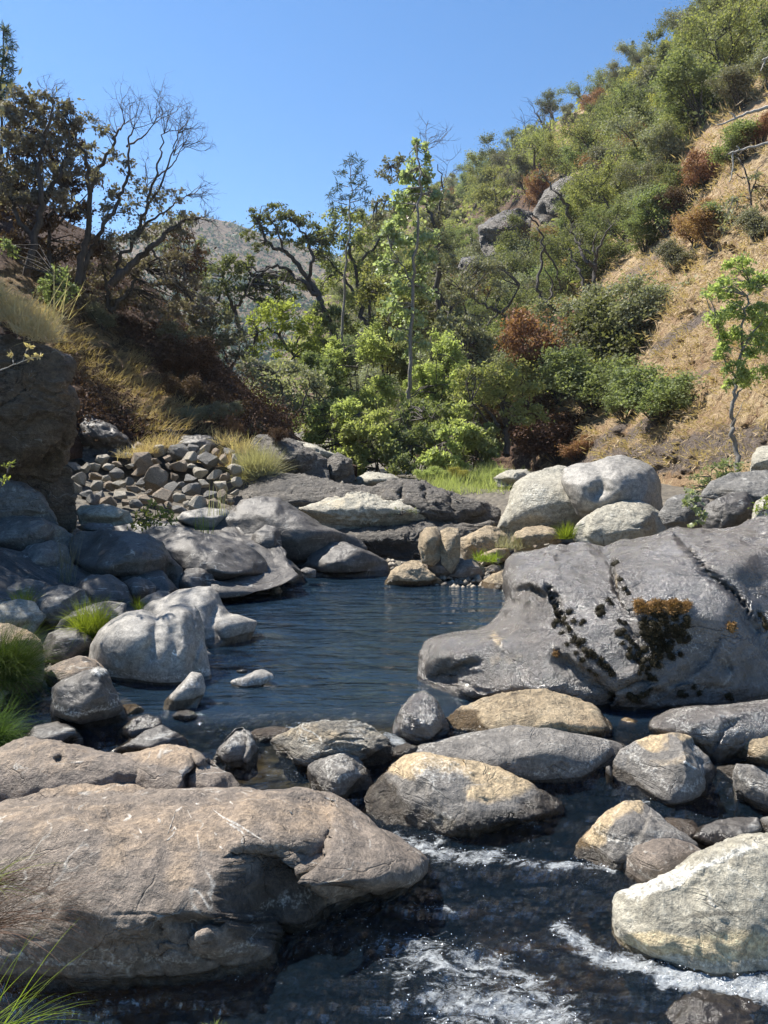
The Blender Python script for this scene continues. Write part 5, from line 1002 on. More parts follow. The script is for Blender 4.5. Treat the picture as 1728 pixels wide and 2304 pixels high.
T_('oak_tree', 'leaning oak with a long black trunk and dark spreading top in mid valley', 34, (760, 790),
   [([(760,790),(750,745),(735,705),(715,660),(692,625),(668,590),(640,565),(600,545),(580,500)],9,2.5),([(720,665),(690,640),(650,607),(610,600),(575,610),(548,590)],5.5,1.5),([(692,625),(705,580),(690,530),(660,500)],4.5,1.5),([(640,565),(625,520),(600,480)],3,1),([(610,600),(570,625),(555,660)],2.2,1),([(650,607),(640,640),(620,660)],2,1)],
   [(590,490,32,22),(570,478,18,14),(620,485,28,20),(655,490,30,22),(690,500,30,24),(560,530,22,18),(600,520,30,18),(640,520,30,16),(720,530,28,24),(585,555,26,14),(690,545,26,22),(648,478,10,14),(660,540,30,22),(620,470,24,16),(715,575,26,22),(740,540,26,26)], leaf=0.10, lm='oak', dens=0.95, seed=5)
T_('oak_tree', 'broad olive oak filling the gap between the slender pine and the cottonwood', 38, (830, 760),
   [([(830,760),(810,680),(800,600),(780,545),(750,520)],6,2),([(810,680),(770,620),(735,580)],4,1.5),([(800,600),(850,545),(870,520)],4,1.5),([(830,760),(835,660),(860,600)],4,1.5)],
   [(760,490,36,24),(800,500,34,26),(740,530,36,30),(790,550,44,36),(840,530,38,36),(860,570,34,30),(730,580,34,30),(830,610,46,38),(770,620,40,34),(730,650,36,30),(860,660,34,34),(800,680,40,30)], leaf=0.12, lm='olive', dens=1.0, seed=6)
T_('oak_tree', 'dark twiggy oak group left of the leaning oak', 36, (545, 760),
   [([(545,760),(528,700),(505,650),(500,610)],5,2),([(528,700),(555,650),(565,620)],4,1.5),([(470,740),(480,690),(500,650),(520,625)],4,1.5)],
   [(470,620,36,26),(510,600,34,28),(550,615,34,28),(490,650,34,26),(540,660,36,28),(580,650,30,26),(450,650,26,24),(600,690,30,26),(500,700,36,24),(610,640,28,24),(640,660,30,26),(560,590,22,16),(650,620,26,20),(680,650,28,24),(440,600,28,24)], leaf=0.11, lm='oak', dens=1.1, seed=7)
T_('oak_tree', 'young yellow green tree with a dark slanting trunk in mid valley', 31, (675, 830),
   [([(675,830),(655,790),(630,760),(605,735),(580,750)],4,1.2),([(630,760),(635,710),(625,680)],3,1),([(655,790),(690,740),(700,700)],2.5,1)],
   [(615,690,40,24),(650,700,34,28),(580,715,34,26),(620,730,40,26),(665,745,36,28),(560,750,28,24),(600,770,36,28),(700,730,34,30),(710,780,34,34),(645,790,40,26),(570,795,26,22)], leaf=0.10, lm='bright', dens=0.95, seed=8)
T_('willow', 'grey green bushy willow at the edge of the dark bank', 25, (650, 960),
   [([(650,960),(640,900),(620,840)],4,1.2),([(650,960),(690,890),(700,850)],3,1)],
   [(590,850,40,36),(640,840,44,40),(690,860,40,40),(560,820,26,26),(620,890,42,34),(670,910,46,34),(700,930,34,30),(640,930,28,24),(720,890,30,36)], leaf=0.085, lm='grey', dens=1.1, seed=9)
T_('willow', 'grey leaved willow shrub fringing the top of the dark bank', 26, (520, 830),
   [([(520,830),(500,780),(470,740)],3,1),([(520,830),(545,770)],3,1)],
   [(450,740,40,34),(490,770,40,34),(530,760,36,40),(420,700,34,30),(540,810,30,26),(470,710,34,26),(510,725,34,30)], leaf=0.085, lm='dim', dens=0.9, seed=10)
for i, (px, py, Y, w_, h_, lm, lab) in enumerate([
  (760, 1065, 24.5, 75, 170, 'willow', 'bright willow thicket right at the end of the left rock rib'),
  (850, 1070, 24, 80, 200, 'willow', 'bright willow thicket around the foot of the cottonwood'),
  (940, 1075, 23.5, 80, 190, 'green', 'deep green alder thicket just right of the cottonwood foot'),
  (1030, 1070, 24, 75, 170, 'willow', 'pale green willow mound left of the olive oak trunk'),
  (1090, 1055, 25, 45, 100, 'green', 'small green alder under the olive oak'),
  (800, 960, 29, 90, 240, 'willow', 'tall soft green willow left of the cottonwood trunk'),
  (980, 960, 29, 80, 230, 'willow', 'tall soft green willow right of the cottonwood trunk'),
  (720, 960, 28, 60, 170, 'green', 'mid green willow behind the grey green one'),
  (870, 860, 33, 90, 260, 'olive', 'olive crowned tree hidden behind the cottonwood trunk'),
  (740, 850, 33, 70, 170, 'green', 'green tree below the slender pine'),
  (1040, 880, 32, 70, 190, 'grey', 'grey green tree behind the leaning trunks'),
  (930, 760, 37, 70, 180, 'olive', 'high olive oak crown right behind the cottonwood'),
  (1000, 1078, 22.8, 60, 130, 'willow', 'low bright willow in front of the alder thicket'),
  (1070, 1068, 24.2, 55, 120, 'green', 'small leafy alder between the willow mound and the bramble'),
  (620, 990, 26.5, 50, 90, 'green', 'low green shrub behind the crest of the dark bank')]):
    rr = np.random.RandomState(400+i); cl = []
    for k in range(15):
        a = rr.uniform(-1, 1); b = rr.uniform(0.04, 1); wv = w_*math.sqrt(max(0.15, 1-(b*1.05-0.35)**2)); cl.append((px+a*wv*0.8, py-b*h_*0.88, w_*rr.uniform(0.28, 0.45), h_*rr.uniform(0.13, 0.2), rr.uniform(-1.2, 1.2)))
    lb = [([(px+rr.uniform(-8, 8), py), (px+q*0.4, py-h_*0.45), (px+q, py-h_*0.85)], 1.6, 0.5) for q in rr.uniform(-w_*0.7, w_*0.7, 4)]
    T_('willow' if 'willow' in lab else ('alder' if 'alder' in lab else 'tree'), lab, Y, (px, py), lb, cl, leaf=0.085 if Y < 30 else 0.11, lm=lm, dens=2.0, seed=420+i, asp=0.45)
for px, py, hp, lm, lab in [(965,1082,36,'willow','low green shrub at the left end of the bright grass strip'),(1010,1092,34,'willow','low yellow green shrub in the middle of the bright grass strip'),(1062,1098,30,'green','small green shrub at the front of the bright grass strip'),(1108,1085,32,'willow','low shrub against the big pale boulder'),(1035,1078,30,'yellow','yellowing low shrub behind the bright grass strip')]:
    plant('bush', 'shrub', lab, 'shrub', P(px, py, 20.5), hp/F*20.5, lm, None, 1.5)
# ---- right side of the valley floor
T_('oak_tree', 'spreading olive oak with black forked trunk above the dark bramble', 25, (1140, 1020),
   [([(1140,1025),(1138,980),(1135,940),(1130,900),(1140,860)],8,3),([(1125,960),(1100,925),(1070,900),(1050,870)],4.5,1.5),([(1110,970),(1085,930),(1060,905)],3.5,1.5),([(1137,960),(1160,920),(1180,880)],4,1.5)],
   [(1060,850,42,30),(1110,840,44,30),(1160,850,42,32),(1200,870,34,30),(1040,890,36,26),(1090,890,42,28),(1140,890,40,28),(1190,910,38,30),(1060,925,30,20),(1160,940,38,26),(1210,940,28,26)], leaf=0.085, lm='olive', dens=1.0, seed=21)
T_('oak_tree', 'fire blackened leaning trunks with dusty grey crowns right of the cottonwood', 34, (1090, 830),
   [([(1090,825),(1065,790),(1045,755),(1020,715),(1000,680),(975,645)],8,2),([(1075,820),(1050,785),(1020,755),(995,735),(975,740)],6,2),([(1045,785),(1010,760),(985,780),(970,840)],4,1.5),([(1050,770),(1020,725),(985,700)],4,1.5),([(1045,755),(1050,700),(1035,650)],3,1)],
   [(990,640,34,30),(1030,640,36,30),(1000,690,34,28),(960,700,28,26),(1050,670,34,28),(1075,720,34,24),(960,750,24,22)], leaf=0.1, lm='dim', dens=0.7, seed=22)
T_('dead_tree', 'black leaning leafless tree climbing the slope below the domed outcrop', 42, (1170, 760),
   [([(1170,762),(1150,725),(1125,700),(1100,692),(1065,670),(1030,640)],5,1.5),([(1125,700),(1105,720),(1085,740)],2.5,1),([(1150,725),(1165,712),(1200,706),(1230,715)],3,1),([(1130,705),(1150,680),(1170,640)],4,1.5)],
   [(1080,600,44,30),(1120,610,36,30),(1050,630,34,26),(1100,650,40,26)], leaf=0.12, lm='dim', dens=0.85, seed=23)
T_('dead_tree', 'tall black curving bare trunk with twisted top in front of the domed outcrop', 40, (1272, 735),
   [([(1272,735),(1255,700),(1230,680),(1205,650),(1215,600),(1225,540),(1205,500),(1185,480)],5,1.5),([(1235,680),(1245,640),(1225,600)],3,1),([(1225,560),(1250,600),(1262,650)],3,1)],
   [(1190,640,22,14)], leaf=0.1, lm='dim', dens=0.3, seed=24, bare=[(1190,485,120,30,2,30),(1215,560,60,30,2,40)])
T_('dead_tree', 'crooked bare trunk rising over the jagged crag', 55, (1293, 515),
   [([(1293,515),(1285,480),(1260,450),(1245,425),(1225,400)],5,1.5),([(1260,450),(1275,430),(1290,420)],2,1)], [(1220,395,22,12)], leaf=0.15, lm='dim', dens=0.4, seed=25, bare=[(1230,405,120,26,3,40)])
T_('dead_tree', 'pair of black bare standing trunks with forked tops in the middle of the slope', 40, (1335, 665),
   [([(1335,665),(1338,620),(1340,575),(1352,540),(1375,510)],5,1.5),([(1340,610),(1318,580),(1300,550),(1285,520)],5,1.5),([(1340,580),(1335,545),(1345,520)],2.5,1),([(1322,735),(1312,690),(1310,630),(1295,590),(1280,560)],4.5,1.5),([(1312,700),(1300,680)],2,1),([(1330,570),(1310,560),(1290,575)],2,0.8)],
   [(1300,530,16,10)], leaf=0.1, lm='dim', dens=0.3, seed=26, bare=[(1375,510,60,24,3,40),(1283,525,110,26,3,40)])
T_('oak_tree', 'lone small oak with bent dark stem on the upper gold slope', 40, (1524, 666),
   [([(1526,666),(1515,648),(1502,625),(1500,600),(1510,580)],3.4,1.2)], [(1490,580,26,18),(1520,565,28,20),(1545,580,20,16),(1505,555,24,16),(1475,600,14,12)], leaf=0.11, lm='grey', dens=0.95, seed=27)
T_('oak_tree', 'thin bare branched tree on the gold slope near the right edge', 30, (1692, 480),
   [([(1692,482),(1688,430),(1680,390),(1668,365),(1655,345)],2.6,1),([(1688,440),(1700,410),(1705,380)],2,0.8),([(1682,400),(1665,400),(1650,385)],1.6,0.7),([(1690,450),(1672,440),(1655,445)],1.6,0.7)],
   [(1650,470,34,30),(1690,490,34,26),(1715,440,28,26),(1640,500,30,22),(1700,400,20,14)], leaf=0.09, lm='grey', dens=0.55, seed=28, bare=[(1660,350,100,34,3,40),(1705,380,70,30,2,30)])
T_('slim_tree', 'slim crooked tree with sparse green crown standing over the right boulders', 14.2, (1660, 1060),
   [([(1660,1060),(1652,1000),(1645,960),(1647,905),(1655,850),(1668,790),(1680,700),(1690,640)],6,1.8),([(1650,900),(1680,860),(1728,840)],2.5,1),([(1668,790),(1700,740),(1740,700)],3,1),([(1655,850),(1625,800),(1615,740)],2.5,1),([(1645,960),(1660,930),(1675,900)],1.4,0.6)],
   [(1665,600,34,26),(1700,640,36,30),(1640,650,36,28),(1600,660,26,20),(1660,700,40,30),(1710,710,34,34),(1620,720,32,28),(1650,760,36,30),(1700,780,40,36),(1620,790,24,24),(1740,740,34,60),(1650,830,30,28),(1690,850,34,26),(1740,840,30,36),(1640,870,18,18),(1740,640,30,40)],
   leaf=0.05, lm='willow', wm='bark_grey', dens=2.0, seed=29)
# pale dead boughs reaching in from a tree outside the right edge
for i, (pts, r0, lab, ex) in enumerate([
   ([(1960,130),(1850,200),(1728,242),(1690,252),(1650,268),(1614,283)], 5.5, 'bleached dead bough reaching in at the right edge, the upper long one', [([(1655,266),(1650,258),(1640,252)],2,1)]),
   ([(1960,250),(1850,290),(1728,322),(1690,332),(1650,342),(1640,347)], 4.0, 'bleached dead bough with a hanging twig at the right edge, the lower one', [([(1665,338),(1662,332),(1658,328)],1.6,1),([(1648,345),(1650,370),(1645,400),(1640,410)],2,0.8)]),
   ([(1960,100),(1850,120),(1728,130),(1715,136)], 4.0, 'short bleached forked bough tip at the right edge near the top', [([(1722,134),(1716,150),(1712,160)],2,0.8)])]):
    wd = MB(); rr = np.random.RandomState(60+i); s = 9.0/F
    for (q, a, b) in [(pts, r0, 1.5)]+ex:
        q = np.array(q, float); tt = np.linspace(0, len(q)-1, len(q)*4); u = np.stack([np.interp(tt, range(len(q)), q[:, 0]), np.interp(tt, range(len(q)), q[:, 1])], 1)+rr.normal(size=(len(tt), 2))*0.8
        wd.tube(P(u[:, 0], u[:, 1], 9.0+0*tt), np.linspace(a, b, len(tt))*s, 6)
    b0 = P(pts[0][0], pts[0][1], 9.0); wd.v = [v-b0 for v in wd.v]
    tag(link('dead_bough', wd.me('dead_bough', M['bark_pale']), tuple(float(x) for x in b0)), lab, 'branch')
# ---- left bank trees
T_('bare_oak', 'large half dead oak on the left bank with bare twigs against the sky', 23.5, (330, 690),
   [([(330,690),(345,640),(350,590),(385,560),(430,530),(480,500),(530,480)],0.1,0.1) if False else ([(250,640),(290,600),(340,560),(375,520),(410,500),(445,490)],9,2.5),
    ([(175,640),(190,560),(200,500),(205,430),(195,370),(175,320),(165,290)],8,2),([(205,430),(225,380),(250,340),(262,300),(280,275)],5,1.5),([(180,640),(200,580),(215,540),(260,470),(280,420),(290,380),(285,330),(300,290)],6,1.5),
    ([(260,640),(265,590),(300,540),(330,470),(350,400),(360,350),(370,300)],5,1.2),([(330,470),(360,420),(385,350),(400,300)],3,1),([(300,540),(330,500),(380,470),(420,440)],3.5,1),([(285,330),(320,310),(345,280)],2.5,1),([(350,400),(390,370),(410,330)],2,0.8),([(205,500),(165,450),(150,400)],4,1.5),([(340,560),(360,590),(380,640)],3,1)],
   [(270,440,34,30),(300,480,36,26),(350,460,30,22),(390,440,28,20),(330,420,30,24),(380,500,36,26),(420,490,28,20),(240,480,34,30),(290,380,26,22),(210,400,30,26),(240,350,28,22),(200,340,26,20),(350,520,36,24),(400,530,30,24),(230,300,24,18),(195,270,24,16),(310,540,32,24),(260,540,32,26)],
   leaf=0.075, lm='dead', dens=0.9, seed=31, bare=[(280,280,80,60,5,50),(300,290,70,70,5,45),(370,300,65,66,6,50),(400,300,50,60,5,50),(345,280,80,66,5,50),(410,330,30,55,5,50),(390,350,20,60,4,50),(420,440,20,50,6,50),(445,490,0,40,5,60),(262,300,90,50,4,50),(330,420,50,60,4,60)])
T_('oak_tree', 'brown and grey leaved oak at the left edge, tallest of the left bank', 22.5, (60, 620),
   [([(60,620),(75,540),(95,460),(85,380),(100,300),(120,240)],9,2),([(95,460),(130,400),(150,340),(160,280)],6,1.5),([(75,540),(30,470),(10,400),(20,320)],6,1.5),([(85,380),(50,320),(40,260)],4,1.2)],
   [(40,220,34,20),(90,230,34,22),(140,240,30,22),(10,250,30,26),(60,270,40,28),(120,280,38,28),(165,280,24,24),(20,320,36,30),(80,330,42,30),(140,330,34,28),(0,380,34,30),(50,390,40,30),(110,390,38,30),(160,380,26,26),(20,440,38,30),(80,450,40,30),(140,450,34,28)],
   leaf=0.085, lm='dead', dens=1.7, seed=32, bare=[(120,240,80,50,4,40),(160,280,70,50,4,50)])
T_('oak_tree', 'rust brown leaved oak tangled behind the left edge trees', 24.5, (120, 640),
   [([(120,640),(110,560),(115,480),(140,420)],6,2),([(110,560),(60,500),(30,450)],5,1.5),([(115,520),(150,480),(185,450)],4,1.5)],
   [(30,300,36,26),(90,310,36,26),(20,250,30,20),(80,255,34,20),(140,300,34,26),(180,340,30,24),(200,400,30,26),(60,360,40,28),(110,350,36,26),(160,420,30,26),(60,430,40,30),(120,440,40,30),(20,480,40,30),(80,500,44,32),(150,500,40,30),(190,480,30,26),(30,550,44,34),(100,560,44,34),(160,570,40,30),(210,560,34,30)],
   leaf=0.085, lm='brown', dens=1.3, seed=33)
T_('pine_tree', 'tall blue green pine cut off by the left edge of the sky', 27, (8, 500),
   [([(0,500),(2,300),(5,180),(10,60)],4,1)], [(8,75,18,14),(20,100,16,12),(2,110,20,14),(18,130,18,12),(5,150,22,14),(22,165,16,12),(0,185,24,16),(20,195,20,14),(10,215,24,16)], leaf=0.17, lm='pine', wm='bark', dens=1.1, seed=34, asp=0.12, twig=True)
T_('oak_tree', 'shaded dark oak thicket covering the top of the left bank', 25, (250, 700),
   [([(250,700),(240,640),(230,590)],6,2),([(250,700),(300,640),(320,600)],6,2),([(150,700),(140,650),(130,600)],6,2)],
   [(60,620,50,34),(130,630,48,34),(200,620,48,36),(270,610,46,36),(330,600,44,34),(390,590,40,34),(20,570,44,34),(100,580,46,34),(170,680,44,30),(240,680,44,32),(310,670,44,34),(370,650,42,34),(420,640,38,34),(230,560,40,30),(450,690,36,30),(410,700,38,30),(350,700,40,26)], leaf=0.085, lm='dead', dens=1.3, seed=35)
T_('oak_tree', 'dark green leafed small tree at the top of the left bank', 20.5, (120, 690),
   [([(120,690),(118,660),(125,620)],4,1.5)], [(125,620,26,22),(105,650,26,22),(150,650,26,20),(20,560,24,22),(125,670,30,18)], leaf=0.07, lm='green', dens=1.2, seed=36)
T_('oak_tree', 'tan and rust leafed tree at the right edge of the left bank wood', 27, (420, 700),
   [([(420,700),(415,640),(410,590)],5,1.5),([(420,700),(440,640),(445,590)],4,1.5)], [(410,540,36,26),(430,575,34,26),(390,580,32,26),(440,610,32,26),(400,620,34,26),(430,650,34,24)], leaf=0.09, lm='brown', dens=0.8, seed=37)
T_('oak_tree', 'greyish oak crown between the left wood and the distant hill', 29, (440, 740),
   [([(440,740),(435,680),(425,620)],5,1.5)], [(380,520,34,24),(410,500,28,20),(360,560,34,26),(450,560,26,28),(460,640,30,26),(445,680,34,26)], leaf=0.09, lm='grey', dens=0.8, seed=38)
# trees higher up the left bank beyond the frame, whose shade dapples the shore
for i, (x, y, z, h_) in enumerate([(-9.9, 13.6, 3.8, 8), (-8.9, 12.4, 3.4, 5), (-11.2, 15.2, 4.2, 9), (-12.2, 13, 4.6, 10), (-10.4, 11.6, 3.9, 8), (-13.5, 16.5, 5, 10), (-9.7, 14.8, 3.8, 6.5), (-14, 11, 5, 10)]):
    plant('fine', 'oak_tree', 'dusty oak standing above the left bank outside the left edge of the view', 'tree', (x, y, z), h_, 'dim', 'oaks shading the left shore', 0.72)
for i, (px, py, hp, lm, lab) in enumerate([(400,860,110,'brown','large rust brown bramble in the shade of the left bank'),(455,880,90,'brown','brown bramble near the crest of the dark rock rib'),(440,970,60,'dim','grey wispy shrub behind the rubble'),(500,960,60,'dim','thin grey twiggy shrub right of the rubble head'),(520,985,50,'red','small rust twig shrub behind the pale dry bush'),(230,740,60,'dim','dusty shrub at the top of the shaded slope'),(130,700,60,'dim','shaded shrub above the golden ledge'),(620,1000,40,'brown','low brown scrub on the dark rock wedge'),(470,800,70,'brown','brown scrub on the bank crest below the grey willow'),(420,920,80,'brown','deep brown bramble low on the shaded bank'),(480,930,70,'brown','brown bramble against the dark rock rib'),(540,950,50,'brown','small brown bramble lower on the dark rock rib'),(580,985,40,'dim','tiny dusty shrub at the tail of the dark rock rib'),(410,800,80,'dim','dim thicket under the half dead oak')]):
    Yp = float(LH.Y(px, py)) if py < 990 else 18.3; plant('bush', 'shrub', lab, 'shrub', P(px, py, Yp), hp/F*Yp, lm, None, 1.1)
# ---------------------------------------------------------------- rubble, moss, grasses and small plants
def hull_stone(seed, flat=1.0, smooth=False):
    rng = np.random.RandomState(seed); bm = bmesh.new(); p = rng.normal(size=(15, 3)); p /= np.linalg.norm(p, axis=1)[:, None]; p *= np.array([0.5, 0.44, 0.43*flat])*rng.uniform(0.85, 1.1, (15, 1))
    for v in p: bm.verts.new(v)
    r = bmesh.ops.convex_hull(bm, input=bm.verts[:]); bmesh.ops.delete(bm, geom=[g for g in r['geom_interior'] if isinstance(g, bmesh.types.BMVert)], context='VERTS')
    bmesh.ops.bevel(bm, geom=bm.edges[:], offset=0.022, segments=1, affect='EDGES', clamp_overlap=True)
    bmesh.ops.triangulate(bm, faces=bm.faces[:]); bmesh.ops.subdivide_edges(bm, edges=bm.edges[:], cuts=1, use_grid_fill=True)
    co = np.array([v.co[:] for v in bm.verts]); n = fbm(co*4+seed, 3, seed)
    for v, k in zip(bm.verts, n): v.co *= 1+0.10*float(k)
    me = bpy.data.meshes.new('stone'); bm.to_mesh(me); bm.free(); me.materials.append(M['crag'])
    at_ = me.attributes.new('paint', 'FLOAT_COLOR', 'POINT'); at_.data.foreach_set('color', [0.0]*(4*len(me.vertices)))
    me.polygons.foreach_set('use_smooth', [smooth]*len(me.polygons)); return me
STN = [hull_stone(500+k, 0.8 if k % 2 else 1.1) for k in range(9)]
M['rubble_tan'] = rock_mat('rubble_tan', (0.15, 0.11, 0.075), (0.26, 0.195, 0.13), (0.38, 0.3, 0.21), bump=1.0, scale=2.5)
M['rubble_pale'] = rock_mat('rubble_pale', (0.24, 0.21, 0.16), (0.37, 0.33, 0.26), (0.5, 0.45, 0.36), bump=1.0, scale=2.5)
M['rubble_grey'] = rock_mat('rubble_grey', (0.09, 0.085, 0.078), (0.17, 0.16, 0.145), (0.28, 0.265, 0.24), bump=1.0, scale=2.5)
def rubY(px, py): return float(np.interp(py, [985, 1030, 1080, 1140, 1200], [19.0, 17.8, 16.4, 14.9, 13.6]))
rr = np.random.RandomState(21); put = []
def stone(px, py, w_, mat, lab, group=None, Y=None, hs=None):
    Y = Y or rubY(px, py); p = P(px, py, Y); s = w_/F*Y
    o = link('stone', STN[rr.randint(9)], tuple(float(x) for x in p)); o.scale = (s, s, s*(hs or rr.uniform(0.7, 1.1))); o.rotation_euler = (rr.uniform(-.4, .4), rr.uniform(-.4, .4), rr.uniform(0, 6.28))
    o.material_slots[0].link = 'OBJECT'; o.material_slots[0].material = M[mat]; tag(o, lab, 'stone', group); put.append((px, py, w_))
HERO = [(350,1080,'the biggest peaked brown boulder'),(215,1072,'the reddish tan block at left'),(320,1040,'the flat topped tan block'),(452,1062,'the bright cream blocks'),(402,1018,'the stack of grey slabs'),(262,1068,'the dark upright block'),(495,1095,'the thin pale slab'),(140,1015,'the cliff foot'),(430,1100,'the flat grey slab'),(345,1140,'the leafy green weed'),(445,1140,'the rounded pale bottom stone'),(245,1092,'the front tan slab'),(530,1060,'the dry straw bush')]
for px, py, w_, mat, lab in [(350,1080,72,'rubble_tan','biggest brown boulder with a peaked top in the rubble'),(215,1072,40,'rubble_tan','reddish tan block at the left of the rubble'),(320,1040,58,'rubble_tan','flat topped tan block at the head of the rubble'),
  (405,1048,44,'rubble_tan','tan block right of the flat topped one'),(452,1062,42,'rubble_pale','bright cream block in the middle of the rubble, left one'),(483,1068,42,'rubble_pale','bright cream block in the middle of the rubble, right one'),
  (402,1018,60,'rubble_grey','stack of grey slabs at the top of the rubble'),(470,1035,60,'rubble_grey','mossy grey block above the cream blocks'),(262,1068,36,'rubble_grey','dark upright block between the tan blocks'),(385,1095,40,'rubble_grey','grey block beside the peaked boulder'),
  (245,1092,38,'rubble_tan','tan slab in front of the dark upright block'),(300,1100,40,'rubble_tan','rounded tan block left of the peaked boulder'),(430,1100,54,'rubble_grey','flat grey slab below the cream blocks'),(495,1095,60,'rubble_pale','thin pale slab at the right of the rubble'),
  (530,1060,50,'rubble_pale','pale block under the dry straw bush'),(475,1115,40,'rubble_grey','dark wedge shaped stone under the thin pale slab'),(405,1122,44,'rubble_pale','pale stone low in the rubble'),(325,1125,40,'rubble_tan','brown stone low in the rubble in shade'),
  (140,1015,50,'rubble_tan','tan leaning stone against the cliff foot'),(135,1050,44,'rubble_grey','grey block at the foot of the cliff'),(445,1140,50,'rubble_pale','rounded pale stone at the bottom of the rubble')]:
    stone(px, py, w_, mat, lab)
def rub_label(px, py, sz, cn):
    h = min(HERO, key=lambda q: math.hypot(q[0]-px, q[1]-py)); dx, dy = px-h[0], py-h[1]
    s_ = ('right of' if dx > 0 else 'left of') if abs(dx) > abs(dy) else ('below' if dy > 0 else 'above')
    return '%s %s broken stone %s %s in the rubble' % (sz, cn, s_, h[2])
poly = [(165,1030),(190,1045),(290,1010),(380,1005),(520,1010),(545,1060),(540,1120),(470,1150),(390,1150),(330,1140),(200,1135),(165,1100)]
for k in range(1400):
    px, py = rr.uniform(150, 560), rr.uniform(1000, 1155)
    if not inside(np.array([px]), np.array([py]), poly)[0]: continue
    w_ = rr.uniform(22, 56)
    if min(math.hypot(px-a, (py-b)*1.3)-0.30*(w_+c) for a, b, c in put) < 0: continue
    m_ = rr.choice(['rubble_tan', 'rubble_grey', 'rubble_pale'], p=[.35, .25, .4]); cn = {'rubble_tan': 'tan brown', 'rubble_grey': 'grey', 'rubble_pale': 'pale'}[m_]
    sz = 'hand sized' if w_ < 20 else ('small' if w_ < 27 else 'medium'); stone(px, py, w_, m_, rub_label(px, py, sz, cn), 'broken %s stones of the left bank rubble' % cn)
for px, py, w_, Y in [(1062,1290,12,12.6),(1085,1268,20,13.2),(1100,1262,14,13.0),(1068,1305,10,12.6),(1120,1262,16,13.0),(1128,1245,14,13.4),(1002,1310,16,12.7),(1030,1320,26,12.5),(1080,1330,22,12.4),(1010,1300,10,12.6),(1078,1240,14,13.6),(1145,1268,12,12.8),(1110,1285,10,12.6),(1058,1330,14,12.3),(1230,1225,18,12.8),(1205,1230,14,12.8)]:
    stone(px, py, w_, rr.choice(['rubble_tan', 'rubble_pale']), 'small cream stone among the shore stones right of the split tan stone', 'small cream stones on the right shore', Y)
for px, py, w_, Y in [(650,1070,14,18),(700,1090,18,18.5),(790,1075,16,19),(815,1085,14,18.8),(850,1082,20,18.5),(755,1078,12,19),(770,1088,14,18),(620,1090,14,17.8),(880,1092,14,18.2),(835,1072,12,19)]:
    stone(px, py, w_, 'rubble_pale', 'small pale stone on the flat top behind the craggy outcrop', 'small pale stones behind the outcrop', Y)

# gravel and pebbles where the banks meet the water
rr = np.random.RandomState(95); gx = rr.uniform(-7, 6, 60000); gy = rr.uniform(3.2, 16, 60000); dg, _, _ = seg_dist(gx, gy, CH+[CH[0]]); ig = inside(gx, gy, CH); sd_ = np.where(ig, -dg, dg)
k_ = (sd_ > -0.35) & (sd_ < 0.8) & (rr.uniform(0, 1, 60000) < 0.45) & (np.abs(gx/gy) < 0.56); gx = gx[k_][:3200]; gy = gy[k_][:3200]; n = len(gx); r_ = rr.uniform(0.012, 0.05, n)*(1+gy/14); gz = ground_z(gx, gy)+0.10*fbm(np.stack([gx, gy, 0*gx], 1)*1.3, 5, 3)+r_*0.3
oc = np.array([(1,0,0),(0,1,0),(-1,0,0),(0,-1,0),(0,0,0.7),(0,0,-0.7)])[None]*rr.uniform(0.6, 1.3, (n, 6, 1))*r_[:, None, None]; an = rr.uniform(0, 6.28, n); ca, sa = np.cos(an)[:, None], np.sin(an)[:, None]
V = np.stack([oc[..., 0]*ca-oc[..., 1]*sa, oc[..., 0]*sa+oc[..., 1]*ca, oc[..., 2]], -1)+np.stack([gx, gy, gz], 1)[:, None]
f8 = np.array([(0,1,4),(1,2,4),(2,3,4),(3,0,4),(1,0,5),(2,1,5),(3,2,5),(0,3,5)]); mb = MB(); mb.add(V.reshape(-1, 3), None, (f8[None]+6*np.arange(n)[:, None, None]).reshape(-1, 3))
t = NT('gravel'); g_ = t.n('ShaderNodeNewGeometry').outputs['Random Per Island']; b = t.n('ShaderNodeBsdfPrincipled', i_Base_Color=t.ramp(g_, (0.0, (0.07, 0.06, 0.05)), (0.5, (0.2, 0.17, 0.13)), (1.0, (0.36, 0.31, 0.24))), i_Roughness=0.75); t.set(t.out.inputs[0], b)
tag(link('gravel', mb.me('gravel', t.m, True)), 'gravel and pebbles lying along the water edge between the boulders', 'gravel', kind='stuff')

# ---- grass and reeds: curved blades
def blades(mb, base, n, L, width, rng, spread, lean=(0, 0, 0), droop=0.9, rad=0.1, seg=5, up=1.0):
    base = np.asarray(base, float); th = rng.uniform(0, 6.28, n); r = np.sqrt(rng.uniform(0, 1, n))*rad
    p = base+np.stack([np.cos(th)*r, np.sin(th)*r*0.7, 0*r], 1); d = rng.normal(size=(n, 3))*spread+np.array(lean); d[:, 2] += up
    d /= np.linalg.norm(d, axis=1)[:, None]; l = L*rng.uniform(0.45, 1.1, n); side = np.cross(d, rng.normal(size=(n, 3))); side /= np.linalg.norm(side, axis=1)[:, None]+1e-9
    V = []; q = p.copy(); dr = droop*rng.uniform(0.3, 1.2, n)
    for k in range(seg+1):
        w_ = width*(1-k/seg)**0.7+width*0.06; V += [q-side*w_, q+side*w_]; q = q+d*(l/seg)[:, None]; d = d+np.array([0, 0, -1])*(dr/seg*(0.4+k*0.35))[:, None]; d /= np.linalg.norm(d, axis=1)[:, None]
    V = np.stack(V, 1).reshape(-1, 3); i = (np.arange(n)*2*(seg+1))[:, None]+2*np.arange(seg)[None]; i = i.ravel(); mb.add(V, np.stack([i, i+1, i+3, i+2], 1))
